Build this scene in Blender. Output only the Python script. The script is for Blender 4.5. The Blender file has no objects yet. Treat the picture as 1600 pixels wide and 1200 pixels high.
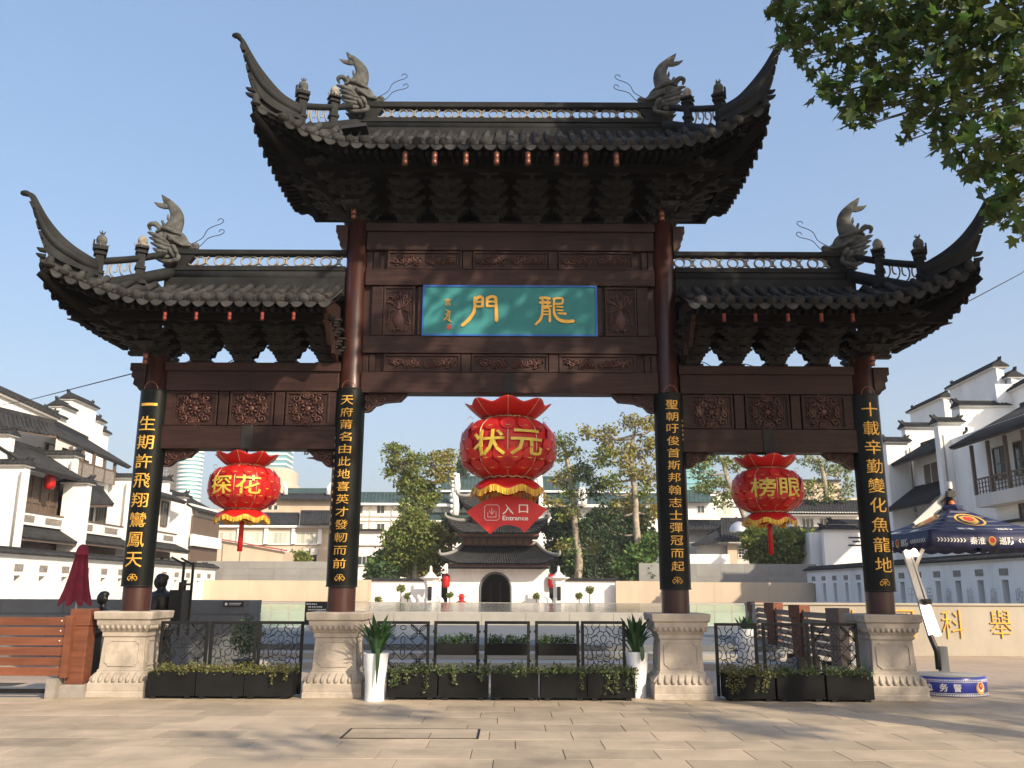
import bpy, math, random
from math import sin, cos, pi, radians, tan, atan, sqrt
from mathutils import Vector, Matrix
R = random.Random(7)
SC = bpy.context.scene
COL = SC.collection

# ------------------------------------------------------------------ camera
PITCH, ROLL, FPX, EYE = radians(13.2), radians(0.25), 1370.0, 1.55
CAMR = Matrix.Rotation(pi/2 + PITCH, 3, 'X') @ Matrix.Rotation(ROLL, 3, 'Z')
cam_d = bpy.data.cameras.new('camera'); cam = bpy.data.objects.new('camera', cam_d); COL.objects.link(cam)
cam.matrix_world = Matrix.Translation((0, 0, EYE)) @ CAMR.to_4x4()
cam_d.sensor_width = 36; cam_d.lens = 36*FPX/1600; cam_d.clip_end = 3000; cam_d.clip_start = 0.05
SC.camera = cam

# ------------------------------------------------------------------ sky and sun
SUN_AZ, SUN_EL = radians(40), radians(30)          # azimuth from -Y (behind the camera) towards +X
w = bpy.data.worlds.new('World'); SC.world = w; w.use_nodes = True
nt = w.node_tree; bg = nt.nodes['Background']
sky = nt.nodes.new('ShaderNodeTexSky'); sky.sky_type = 'NISHITA'; sky.sun_disc = False
sky.sun_elevation = SUN_EL; sky.sun_rotation = pi - SUN_AZ
sky.air_density = 1.0; sky.dust_density = 6.0; sky.ozone_density = 1.5; sky.altitude = 0
# a hazy, low-contrast sky: the same curve and tint over the whole dome
gm = nt.nodes.new('ShaderNodeGamma'); gm.inputs[1].default_value = 0.56
hs = nt.nodes.new('ShaderNodeHueSaturation'); hs.inputs['Value'].default_value = 1.46; hs.inputs['Saturation'].default_value = 1.55
tn = nt.nodes.new('ShaderNodeMix'); tn.data_type = 'RGBA'; tn.blend_type = 'MULTIPLY'; tn.inputs[0].default_value = 1; tn.inputs[7].default_value = (1.0, 1.0, 1.04, 1)
nt.links.new(sky.outputs[0], gm.inputs[0]); nt.links.new(gm.outputs[0], hs.inputs['Color']); nt.links.new(hs.outputs[0], tn.inputs[6])
nt.links.new(tn.outputs[2], bg.inputs[0]); bg.inputs[1].default_value = 0.15
sl = bpy.data.lights.new('sun', 'SUN'); sl.energy = 3.5; sl.angle = radians(0.6); sl.color = (1.0, 0.83, 0.61)
sun = bpy.data.objects.new('sun', sl); COL.objects.link(sun)
SUND = Vector((sin(SUN_AZ)*cos(SUN_EL), -cos(SUN_AZ)*cos(SUN_EL), sin(SUN_EL)))
sun.rotation_euler = SUND.to_track_quat('Z', 'Y').to_euler(); sun.location = SUND*60
SC.view_settings.view_transform = 'Standard'; SC.view_settings.look = 'None'
SC.view_settings.exposure = 1.0; SC.view_settings.gamma = 1.0
SC.cycles.max_bounces = 6; SC.cycles.diffuse_bounces = 3; SC.cycles.glossy_bounces = 3
SC.cycles.transmission_bounces = 4; SC.cycles.transparent_max_bounces = 8
SC.cycles.use_denoising = True

def P(px, py, Y):
    """the place that the photograph shows at (px, py) if it stands Y metres ahead"""
    d = CAMR @ Vector(((px-800)/FPX, (600-py)/FPX, -1.0))
    return Vector((0, 0, EYE)) + d*(Y/d.y)

# ------------------------------------------------------------------ materials
MATS = {}
def mat(name, col, rough=0.6, metal=0.0, var=0.0, vscale=3.0, bump=0.0, bscale=30.0, rnd=0.0, col2=None,
        island=0.0, trans=None, emit=None, spec=0.5, coat=0.0, stretch=(1, 1, 1), detail=4, stain=None):
    m = bpy.data.materials.new(name); m.use_nodes = True; n = m.node_tree; N, Lk = n.nodes, n.links
    b = N['Principled BSDF']; MATS[name] = m
    b.inputs['Base Color'].default_value = (*col, 1); b.inputs['Roughness'].default_value = rough
    b.inputs['Metallic'].default_value = metal; b.inputs['Specular IOR Level'].default_value = spec
    b.inputs['Coat Weight'].default_value = coat
    if emit:
        b.inputs['Emission Color'].default_value = (*emit[0], 1); b.inputs['Emission Strength'].default_value = emit[1]
    geo = N.new('ShaderNodeNewGeometry'); mp = N.new('ShaderNodeMapping'); mp.inputs['Scale'].default_value = stretch
    Lk.new(geo.outputs['Position'], mp.inputs['Vector'])
    cur = None
    if var or col2:
        no = N.new('ShaderNodeTexNoise'); no.inputs['Scale'].default_value = vscale; no.inputs['Detail'].default_value = detail
        no.inputs['Roughness'].default_value = 0.62
        Lk.new(mp.outputs[0], no.inputs['Vector'])
        rp = N.new('ShaderNodeValToRGB'); rp.color_ramp.elements[0].position = 0.32; rp.color_ramp.elements[1].position = 0.68
        c2 = col2 or tuple(min(1, c*(1+var)) for c in col); c1 = tuple(c*(1-var) for c in col) if not col2 else col
        rp.color_ramp.elements[0].color = (*c1, 1); rp.color_ramp.elements[1].color = (*c2, 1)
        Lk.new(no.outputs['Fac'], rp.inputs[0]); cur = rp.outputs[0]
    if stain:      # broad uneven patches of wear or dirt: (brightness of the patch, patch scale factor, scale)
        n3 = N.new('ShaderNodeTexNoise'); n3.inputs['Scale'].default_value = stain[2]; n3.inputs['Detail'].default_value = 9; n3.inputs['Roughness'].default_value = 0.72
        m3 = N.new('ShaderNodeMapping'); m3.inputs['Scale'].default_value = (1, 1, stain[1]); m3.inputs['Location'].default_value = (3.7, 1.9, 8.2)
        Lk.new(geo.outputs['Position'], m3.inputs['Vector']); Lk.new(m3.outputs[0], n3.inputs['Vector'])
        r3 = N.new('ShaderNodeMapRange'); r3.inputs[1].default_value = 0.50; r3.inputs[2].default_value = 0.68; r3.inputs[3].default_value = 1.0; r3.inputs[4].default_value = stain[0]
        Lk.new(n3.outputs['Fac'], r3.inputs[0]); h3 = N.new('ShaderNodeHueSaturation'); Lk.new(r3.outputs[0], h3.inputs['Value'])
        if cur: Lk.new(cur, h3.inputs['Color'])
        else: h3.inputs['Color'].default_value = (*col, 1)
        cur = h3.outputs[0]
    for amt, src in ((rnd, 'o'), (island, 'i')):
        if amt:
            if src == 'o': oi = N.new('ShaderNodeObjectInfo'); s = oi.outputs['Random']
            else: s = geo.outputs['Random Per Island']
            mr = N.new('ShaderNodeMapRange'); mr.inputs[3].default_value = 1-amt; mr.inputs[4].default_value = 1+amt
            Lk.new(s, mr.inputs[0]); hv = N.new('ShaderNodeHueSaturation')
            Lk.new(mr.outputs[0], hv.inputs['Value'])
            if src == 'i':
                m2 = N.new('ShaderNodeMapRange'); m2.inputs[3].default_value = 0.5+amt*0.09; m2.inputs[4].default_value = 0.5-amt*0.10
                ml = N.new('ShaderNodeMath'); ml.operation = 'MULTIPLY'; ml.inputs[1].default_value = 7.31
                fr = N.new('ShaderNodeMath'); fr.operation = 'FRACT'
                Lk.new(s, ml.inputs[0]); Lk.new(ml.outputs[0], fr.inputs[0]); Lk.new(fr.outputs[0], m2.inputs[0])
                Lk.new(m2.outputs[0], hv.inputs['Hue'])
            if cur: Lk.new(cur, hv.inputs['Color'])
            else: hv.inputs['Color'].default_value = (*col, 1)
            cur = hv.outputs[0]
    if cur: Lk.new(cur, b.inputs['Base Color'])
    if bump:
        nb = N.new('ShaderNodeTexNoise'); nb.inputs['Scale'].default_value = bscale; nb.inputs['Detail'].default_value = 5
        Lk.new(mp.outputs[0], nb.inputs['Vector'])
        bp = N.new('ShaderNodeBump'); bp.inputs['Strength'].default_value = bump; bp.inputs['Distance'].default_value = 0.02
        Lk.new(nb.outputs['Fac'], bp.inputs['Height']); Lk.new(bp.outputs[0], b.inputs['Normal'])
    if trans:
        tr = N.new('ShaderNodeBsdfTranslucent'); mx = N.new('ShaderNodeMixShader'); mx.inputs[0].default_value = trans
        if cur: Lk.new(cur, tr.inputs['Color'])
        else: tr.inputs['Color'].default_value = (*col, 1)
        Lk.new(b.outputs[0], mx.inputs[1]); Lk.new(tr.outputs[0], mx.inputs[2])
        Lk.new(mx.outputs[0], N['Material Output'].inputs['Surface'])
    return m

mat('wood', (0.027, 0.0120, 0.0102), 0.48, var=0.45, vscale=5, bump=0.25, bscale=26, stretch=(0.35, 1, 5), rnd=0.15, spec=0.22, stain=(0.55, 0.45, 1.6))
mat('pillar', (0.038, 0.0125, 0.0095), 0.33, var=0.35, vscale=4, bump=0.08, bscale=18, stretch=(3, 3, 0.4), spec=0.45, stain=(0.6, 0.5, 1.2))
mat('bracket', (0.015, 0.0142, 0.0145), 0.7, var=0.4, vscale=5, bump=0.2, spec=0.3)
mat('bracketshade', (0.0045, 0.004, 0.004), 0.9, var=0.3, vscale=5, spec=0.1)  # darker bracket copy: under-eave shade put into the colour
mat('carved', (0.050, 0.0175, 0.0135), 0.42, var=0.3, vscale=9, bump=0.25, bscale=60, spec=0.4)
mat('tile', (0.027, 0.0275, 0.0285), 0.85, var=0.45, vscale=3.2, bump=0.4, bscale=30, rnd=0.34, spec=0.2, stain=(1.7, 1.7, 1.5))
mat('tile_side', (0.062, 0.060, 0.058), 0.85, var=0.45, vscale=4, bump=0.4, bscale=30, rnd=0.22)
mat('ridge', (0.0105, 0.0118, 0.0132), 0.75, var=0.4, vscale=2.5, bump=0.25, spec=0.25, stain=(1.9, 1.0, 1.4))
mat('openwork', (0.25, 0.235, 0.205), 0.7, var=0.3, vscale=12)
mat('fishclay', (0.088, 0.092, 0.091), 0.85, var=0.45, vscale=8, bump=1.0, bscale=55, spec=0.2)
mat('peachclay', (0.22, 0.205, 0.18), 0.85, var=0.4, vscale=10, bump=0.4)
mat('stone', (0.36, 0.318, 0.270), 0.85, var=0.22, vscale=2.2, bump=0.35, bscale=90, rnd=0.06, detail=8, stain=(0.62, 0.9, 1.5), spec=0.3)
mat('copper', (0.20, 0.085, 0.06), 0.42, metal=0.75)
mat('redlamp', (0.16, 0.02, 0.015), 0.5)
mat('boardblack', (0.0025, 0.0042, 0.0040), 0.35, spec=0.18)
mat('gold', (0.66, 0.37, 0.06), 0.42, metal=0.35, var=0.12, vscale=6)
mat('goldpale', (0.52, 0.40, 0.18), 0.5, metal=0.2)
mat('teal', (0.026, 0.185, 0.195), 0.55, var=0.08, vscale=2, bump=0.06, bscale=60, spec=0.3)
mat('blue', (0.006, 0.09, 0.36), 0.5)
mat('seal', (0.32, 0.05, 0.03), 0.6)
mat('red', (0.50, 0.013, 0.011), 0.40, trans=0.15, var=0.15, vscale=5, spec=0.4)
mat('redscale', (0.42, 0.014, 0.014), 0.40, var=0.2, vscale=7, spec=0.45, rnd=0.25)
mat('yellow', (0.50, 0.38, 0.05), 0.42, var=0.2, vscale=9)
mat('fringe', (0.60, 0.36, 0.035), 0.5, island=0.35)
mat('wire', (0.55, 0.42, 0.25), 0.4, metal=0.5)
mat('signred', (0.52, 0.012, 0.014), 0.4, var=0.06, vscale=20)
mat('signline', (0.62, 0.06, 0.03), 0.5)
mat('white', (0.78, 0.78, 0.76), 0.5)
mat('silver', (0.62, 0.63, 0.65), 0.35, metal=0.6)
mat('plaster', (0.79, 0.79, 0.775), 0.9, var=0.07, vscale=0.5, bump=0.1, bscale=20, stretch=(1, 1, 0.30), detail=9, stain=(0.84, 0.35, 0.7))
mat('plasterold', (0.52, 0.51, 0.49), 0.9, var=0.14, vscale=0.7, stretch=(1, 1, 0.3), detail=8)
mat('cream', (0.50, 0.41, 0.31), 0.85, var=0.08, vscale=0.8, bump=0.1, stretch=(1, 1, 0.35), detail=8)
mat('creamwall', (0.35, 0.315, 0.265), 0.8, var=0.10, vscale=1.2, bump=0.1, stretch=(1, 1, 0.4), detail=8, stain=(0.85, 1, 0.8))
mat('greystone', (0.105, 0.115, 0.125), 0.65, var=0.14, vscale=1.5, bump=0.1, rnd=0.06, detail=8)
mat('palestone', (0.31, 0.30, 0.28), 0.7, var=0.12, vscale=1.5, rnd=0.06, detail=8)
mat('ashlar', (0.23, 0.23, 0.225), 0.75, var=0.10, vscale=1, rnd=0.08)
mat('farroof', (0.030, 0.032, 0.036), 0.85, var=0.35, vscale=2, bump=0.3, spec=0.2)
mat('greenroof', (0.045, 0.078, 0.080), 0.7, var=0.25, vscale=0.7, spec=0.2)
mat('brownwood', (0.12, 0.085, 0.065), 0.7, var=0.25, vscale=2, stretch=(6, 6, 0.5))
mat('darkglass', (0.035, 0.045, 0.05), 0.15, spec=0.8, rnd=0.4)
mat('paleglass', (0.30, 0.38, 0.38), 0.2, rnd=0.35, spec=0.8)
mat('curtain', (0.52, 0.52, 0.44), 0.6, rnd=0.25)
mat('frame', (0.72, 0.72, 0.70), 0.5)
mat('lattice', (0.22, 0.20, 0.18), 0.8, var=0.4, vscale=10)
mat('paver', (0.385, 0.318, 0.236), 0.6, var=0.15, vscale=1.4, bump=0.18, bscale=120, rnd=0.15, spec=0.35, detail=10, stain=(0.68, 0.8, 0.55))
mat('redtrim', (0.32, 0.07, 0.06), 0.6)
mat('joint', (0.05, 0.042, 0.036), 0.9)
mat('blackmetal', (0.006, 0.0065, 0.007), 0.5, spec=0.3, var=0.3, vscale=5)
mat('planterblack', (0.006, 0.0065, 0.007), 0.8, spec=0.2, var=0.35, vscale=4, bump=0.15, bscale=40, rnd=0.15)
mat('soil', (0.03, 0.022, 0.016), 0.95)
mat('ivy', (0.075, 0.105, 0.035), 0.5, island=0.55, trans=0.25)
mat('ivygold', (0.13, 0.135, 0.04), 0.5, island=0.5, trans=0.25)
mat('blade', (0.020, 0.070, 0.020), 0.35, island=0.35, trans=0.15, spec=0.5)
mat('potwhite', (0.72, 0.74, 0.77), 0.35, var=0.03)
mat('orangewood', (0.155, 0.056, 0.030), 0.5, var=0.25, vscale=3, stretch=(0.4, 3, 6), rnd=0.14, bump=0.1, spec=0.3, stain=(0.7, 1, 1))
mat('shadedwood', (0.13, 0.10, 0.085), 0.6, var=0.2, vscale=3, stretch=(0.4, 3, 6), rnd=0.12)  # the orange barrier wood again, with its shaded side put into the colour
mat('concrete', (0.24, 0.22, 0.20), 0.85, var=0.2, vscale=5, bump=0.3)
mat('bronze', (0.020, 0.020, 0.019), 0.42, metal=0.55, var=0.4, vscale=7, bump=0.25, bscale=25)
mat('maroon', (0.20, 0.008, 0.028), 0.8, var=0.25, vscale=6)
mat('navy', (0.010, 0.014, 0.060), 0.55, var=0.15, vscale=3, bump=0.2, bscale=5)
mat('drumblue', (0.020, 0.035, 0.30), 0.3, spec=0.6)
mat('badgegold', (0.62, 0.36, 0.05), 0.5)
mat('badgered', (0.50, 0.02, 0.01), 0.5)
mat('blackplastic', (0.014, 0.014, 0.015), 0.4)
mat('led', (0.9, 0.9, 0.9), 0.4, emit=((1.0, 0.80, 0.62), 5.0))
mat('orange', (0.55, 0.12, 0.03), 0.5)
mat('bark', (0.30, 0.26, 0.20), 0.9, var=0.45, vscale=2.5, bump=0.5, bscale=8)
mat('barkdark', (0.10, 0.085, 0.065), 0.9, var=0.4, vscale=4, bump=0.5)
mat('leafnear', (0.068, 0.115, 0.024), 0.45, island=0.42, trans=0.5)
mat('leafgreen', (0.150, 0.190, 0.036), 0.6, island=0.40, trans=0.3)
mat('leafyellow', (0.245, 0.225, 0.052), 0.6, island=0.40, trans=0.3)
mat('leafdark', (0.038, 0.076, 0.024), 0.6, island=0.40, trans=0.2)
mat('leafbright', (0.10, 0.18, 0.040), 0.6, island=0.45, trans=0.3)
mat('towerglass', (0.16, 0.40, 0.46), 0.25, rnd=0.15, spec=0.8)
mat('towertan', (0.46, 0.38, 0.30), 0.8)
mat('towergrey', (0.38, 0.38, 0.38), 0.8)
mat('hydrant', (0.55, 0.015, 0.012), 0.45)
mat('paintedwood', (0.05, 0.085, 0.12), 0.7, var=0.5, vscale=6)
mat('reddoor', (0.11, 0.035, 0.022), 0.7, var=0.3, vscale=3)
mat('opening_shade', (0.010, 0.009, 0.008), 0.9)  # near-black colour standing for shade in the arch, side openings and niches
mat('infoboard', (0.022, 0.014, 0.013), 0.4)
mat('cable', (0.02, 0.02, 0.02), 0.7)
# balustrade glass
def glassmat():
    m = bpy.data.materials.new('balustradeglass'); m.use_nodes = True; N = m.node_tree.nodes
    b = N['Principled BSDF']; b.inputs['Base Color'].default_value = (0.72, 0.88, 0.76, 1); b.inputs['Roughness'].default_value = 0.05
    t = N.new('ShaderNodeBsdfTransparent'); t.inputs[0].default_value = (0.86, 0.94, 0.88, 1)
    mx = N.new('ShaderNodeMixShader'); mx.inputs[0].default_value = 0.14
    m.node_tree.links.new(t.outputs[0], mx.inputs[1]); m.node_tree.links.new(b.outputs[0], mx.inputs[2])
    m.node_tree.links.new(mx.outputs[0], N['Material Output'].inputs[0]); MATS['balustradeglass'] = m
glassmat()
def watermat():
    m = bpy.data.materials.new('water'); m.use_nodes = True; N = m.node_tree.nodes; Lk = m.node_tree.links
    b = N['Principled BSDF']; b.inputs['Base Color'].default_value = (0.16, 0.17, 0.15, 1); b.inputs['Roughness'].default_value = 0.12
    b.inputs['Specular IOR Level'].default_value = 0.5
    g = N.new('ShaderNodeNewGeometry'); mp = N.new('ShaderNodeMapping'); mp.inputs['Scale'].default_value = (0.25, 1.0, 1)
    no = N.new('ShaderNodeTexNoise'); no.inputs['Scale'].default_value = 1.3; no.inputs['Detail'].default_value = 5
    bp = N.new('ShaderNodeBump'); bp.inputs['Strength'].default_value = 0.55; bp.inputs['Distance'].default_value = 0.06
    rp = N.new('ShaderNodeValToRGB'); rp.color_ramp.elements[0].color = (0.24, 0.24, 0.21, 1); rp.color_ramp.elements[1].color = (0.10, 0.11, 0.10, 1)
    rp.color_ramp.elements[0].position = 0.45; rp.color_ramp.elements[1].position = 0.6
    Lk.new(g.outputs['Position'], mp.inputs[0]); Lk.new(mp.outputs[0], no.inputs[0]); Lk.new(no.outputs[0], bp.inputs['Height'])
    Lk.new(no.outputs[0], rp.inputs[0]); Lk.new(rp.outputs[0], b.inputs['Base Color'])
    Lk.new(bp.outputs[0], b.inputs['Normal']); MATS['water'] = m
watermat()
def groundmat():
    m = bpy.data.materials.new('groundstone'); m.use_nodes = True; N = m.node_tree.nodes; Lk = m.node_tree.links
    b = N['Principled BSDF']; b.inputs['Roughness'].default_value = 0.6
    g = N.new('ShaderNodeNewGeometry'); br = N.new('ShaderNodeTexBrick')
    br.inputs['Scale'].default_value = 1.0; br.inputs['Brick Width'].default_value = 0.9; br.inputs['Row Height'].default_value = 0.55
    br.inputs['Mortar Size'].default_value = 0.006; br.inputs['Mortar Smooth'].default_value = 0.2
    br.inputs['Color1'].default_value = (0.34, 0.265, 0.20, 1); br.inputs['Color2'].default_value = (0.385, 0.30, 0.225, 1)
    br.inputs['Mortar'].default_value = (0.06, 0.05, 0.042, 1)
    no = N.new('ShaderNodeTexNoise'); no.inputs['Scale'].default_value = 0.8; no.inputs['Detail'].default_value = 8
    mr = N.new('ShaderNodeMapRange'); mr.inputs[3].default_value = 0.78; mr.inputs[4].default_value = 1.15
    hv = N.new('ShaderNodeHueSaturation')
    Lk.new(g.outputs['Position'], br.inputs['Vector']); Lk.new(g.outputs['Position'], no.inputs['Vector'])
    Lk.new(no.outputs['Fac'], mr.inputs[0]); Lk.new(mr.outputs[0], hv.inputs['Value']); Lk.new(br.outputs['Color'], hv.inputs['Color'])
    Lk.new(hv.outputs[0], b.inputs['Base Color']); MATS['groundstone'] = m
groundmat()

# ------------------------------------------------------------------ mesh helpers
def crv(pts, n=6):
    """smooth curve through the points"""
    pts = [Vector(p) for p in pts]; out = []
    for i in range(len(pts)-1):
        p0 = pts[max(i-1, 0)]; p1 = pts[i]; p2 = pts[i+1]; p3 = pts[min(i+2, len(pts)-1)]
        for k in range(n):
            t = k/n
            out.append(0.5*((2*p1) + (p2-p0)*t + (2*p0-5*p1+4*p2-p3)*t*t + (3*p1-p0-3*p2+p3)*t*t*t))
    out.append(pts[-1]); return out
def itp(tab, x):
    """tab: rows (x, a, b, ...) with rising x; linear"""
    if x <= tab[0][0]: return list(tab[0][1:])
    for i in range(len(tab)-1):
        if x <= tab[i+1][0]:
            t = (x-tab[i][0])/(tab[i+1][0]-tab[i][0])
            return [a+(b-a)*t for a, b in zip(tab[i][1:], tab[i+1][1:])]
    return list(tab[-1][1:])

class MB:
    def __init__(s): s.v = []; s.f = []; s.m = []; s.s = []
    def add(s, vs, fs, smooth=False, m=0):
        o = len(s.v); s.v += [tuple(v) for v in vs]
        for f in fs: s.f.append(tuple(i+o for i in f)); s.m.append(m); s.s.append(smooth)
        return s
    def box(s, x0, x1, y0, y1, z0, z1, m=0, M=None):
        vs = [(x, y, z) for z in (z0, z1) for y in (y0, y1) for x in (x0, x1)]
        if M is not None: vs = [M @ Vector(v) for v in vs]
        return s.add(vs, [(0, 2, 3, 1), (4, 5, 7, 6), (0, 1, 5, 4), (2, 6, 7, 3), (0, 4, 6, 2), (1, 3, 7, 5)], m=m)
    def bar(s, a, b, w, h, m=0, up=(0, 0, 1)):
        a = Vector(a); b = Vector(b); d = b-a; L = d.length
        if L < 1e-6: return s
        d.normalize(); x = d.cross(Vector(up))
        if x.length < 1e-4: x = Vector((1, 0, 0))
        x.normalize(); z = x.cross(d)
        M = Matrix((x, d, z)).transposed().to_4x4(); M.translation = a
        return s.box(-w/2, w/2, 0, L, -h/2, h/2, m=m, M=M)
    def tube(s, pts, r, n=8, m=0, cap=True, flat=1.0):
        pts = [Vector(p) for p in pts]; k = len(pts)
        rs = [r]*k if isinstance(r, (int, float)) else list(r)
        if len(rs) != k: rs = [itp([(i/(len(rs)-1), q) for i, q in enumerate(rs)], j/(k-1))[0] for j in range(k)]
        vs = []; ref = None
        for i, p in enumerate(pts):
            d = (pts[min(i+1, k-1)]-pts[max(i-1, 0)])
            if d.length < 1e-9: d = Vector((0, 0, 1))
            d.normalize()
            if ref is None:
                ref = Vector((0, 1, 0)) if abs(d.y) < 0.9 else Vector((1, 0, 0))
            u = (ref - d*ref.dot(d)); u.normalize(); ref = u; q = d.cross(u)
            for j in range(n):
                a = 2*pi*j/n; vs.append(p + u*(cos(a)*rs[i]*flat) + q*(sin(a)*rs[i]))
        fs = [(i*n+j, i*n+(j+1) % n, (i+1)*n+(j+1) % n, (i+1)*n+j) for i in range(k-1) for j in range(n)]
        if cap: fs += [tuple(range(n))[::-1], tuple((k-1)*n+j for j in range(n))]
        return s.add(vs, fs, True, m)
    def lathe(s, prof, n=24, c=(0, 0, 0), m=0, smooth=True, sx=1, sy=1, a0=0, a1=2*pi):
        full = abs(a1-a0-2*pi) < 1e-6; nn = n if full else n+1
        vs = [(c[0]+r*cos(a0+(a1-a0)*j/n)*sx, c[1]+r*sin(a0+(a1-a0)*j/n)*sy, c[2]+z) for r, z in prof for j in range(nn)]
        fs = [(i*nn+j, i*nn+(j+1) % nn, (i+1)*nn+(j+1) % nn, (i+1)*nn+j) for i in range(len(prof)-1) for j in range(n)]
        return s.add(vs, fs, smooth, m)
    def sq(s, prof, m=0):
        """square section profile (half width, z)"""
        vs = [(sx*h, sy*h, z) for h, z in prof for sx, sy in ((-1, -1), (1, -1), (1, 1), (-1, 1))]
        k = len(prof)
        fs = [(i*4+j, i*4+(j+1) % 4, (i+1)*4+(j+1) % 4, (i+1)*4+j) for i in range(k-1) for j in range(4)]
        fs += [(3, 2, 1, 0), tuple((k-1)*4+j for j in range(4))]
        return s.add(vs, fs, m=m)
    def prism(s, poly, y0, y1, m=0, ax='xz', smooth=False):
        f = {'xz': lambda a, b, t: (a, t, b), 'yz': lambda a, b, t: (t, a, b), 'xy': lambda a, b, t: (a, b, t)}[ax]
        n = len(poly); vs = [f(a, b, y0) for a, b in poly]+[f(a, b, y1) for a, b in poly]
        return s.add(vs, [tuple(range(n)), tuple(range(2*n-1, n-1, -1))]+[(i, i+n, (i+1) % n+n, (i+1) % n) for i in range(n)], smooth, m)
    def ball(s, c, r, n=8, m=0, sc=(1, 1, 1)):
        k = max(4, n//2+1)
        return s.lathe([(r*sin(pi*i/k)*1.0+1e-5, -r*cos(pi*i/k)*sc[2]) for i in range(k+1)], n, c, m, True, sc[0], sc[1])
    def quadstrip(s, A, B, m=0, smooth=False):
        n = len(A); return s.add(list(A)+list(B), [(i, i+1, n+i+1, n+i) for i in range(n-1)], smooth, m)
    def xf(s, M, i0=0):
        for i in range(i0, len(s.v)): s.v[i] = tuple(M @ Vector(s.v[i]))
        return s
    def mesh(s, name, mats):
        me = bpy.data.meshes.new(name); me.from_pydata(s.v, [], s.f)
        if isinstance(mats, str): mats = [mats]
        for q in mats: me.materials.append(MATS[q])
        me.polygons.foreach_set('material_index', s.m); me.polygons.foreach_set('use_smooth', s.s)
        me.validate(); me.update(); return me
    def build(s, name, mats, parent=None, loc=None, rot=None, **kw):
        return ob(name, s.mesh(name, mats), parent, loc, rot, **kw)

def ob(name, me, parent=None, loc=None, rot=None, scale=None, bevel=0, label=None, cat=None, group=None, kind=None):
    o = bpy.data.objects.new(name, me); COL.objects.link(o)
    if parent is not None: o.parent = parent
    if loc is not None: o.location = loc
    if rot is not None: o.rotation_euler = rot
    if scale is not None: o.scale = scale
    if bevel:
        b = o.modifiers.new('bevel', 'BEVEL'); b.width = bevel; b.segments = 2; b.limit_method = 'ANGLE'; b.angle_limit = radians(40)
    if label: o['label'] = label
    if cat: o['category'] = cat
    if group: o['group'] = group
    if kind: o['kind'] = kind
    return o
def thing(name, label, cat, loc=(0, 0, 0), rz=0, group=None):
    return ob(name, None, None, loc, (0, 0, rz), label=label, cat=cat, group=group)
KIDS = {}
def dup(o, parent=None, loc=None, rz=None, label=None):
    c = o.copy(); COL.objects.link(c)
    if parent is not None: c.parent = parent
    if loc is not None: c.location = loc
    if rz is not None: c.rotation_euler = (0, 0, rz)
    if label: c['label'] = label
    for ch in list(o.children):
        d = ch.copy(); COL.objects.link(d); d.parent = c
        for g in list(ch.children):
            e = g.copy(); COL.objects.link(e); e.parent = d
    return c
TXT = {}
def text(body, size, depth=0.01, bold=0.0, split=None):
    """lettering as a mesh in the XZ plane, centred, front towards -Y; returns (verts, faces)"""
    k = (body, size, depth, bold)
    if k in TXT: return TXT[k]
    c = bpy.data.curves.new('lettering', 'FONT'); c.body = body; c.size = 1.0; c.resolution_u = 2; c.offset = bold
    c.extrude = 0.0
    o = bpy.data.objects.new('lettering', c); COL.objects.link(o)
    dg = bpy.context.evaluated_depsgraph_get(); dg.update()
    me = bpy.data.meshes.new_from_object(o.evaluated_get(dg))
    vs = [v.co.copy() for v in me.vertices]; fs = [tuple(p.vertices) for p in me.polygons]
    bpy.data.objects.remove(o); bpy.data.curves.remove(c); bpy.data.meshes.remove(me)
    x0 = min(v.x for v in vs); x1 = max(v.x for v in vs); y0 = min(v.y for v in vs); y1 = max(v.y for v in vs)
    vs = [((v.x-(x0+x1)/2)*size, (v.y-(y0+y1)/2)*size) for v in vs]
    if body == '一': vs = [(a, b*1.2) for a, b in vs]
    TXT[k] = (vs, fs, (x1-x0)*size, (y1-y0)*size); return TXT[k]
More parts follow.
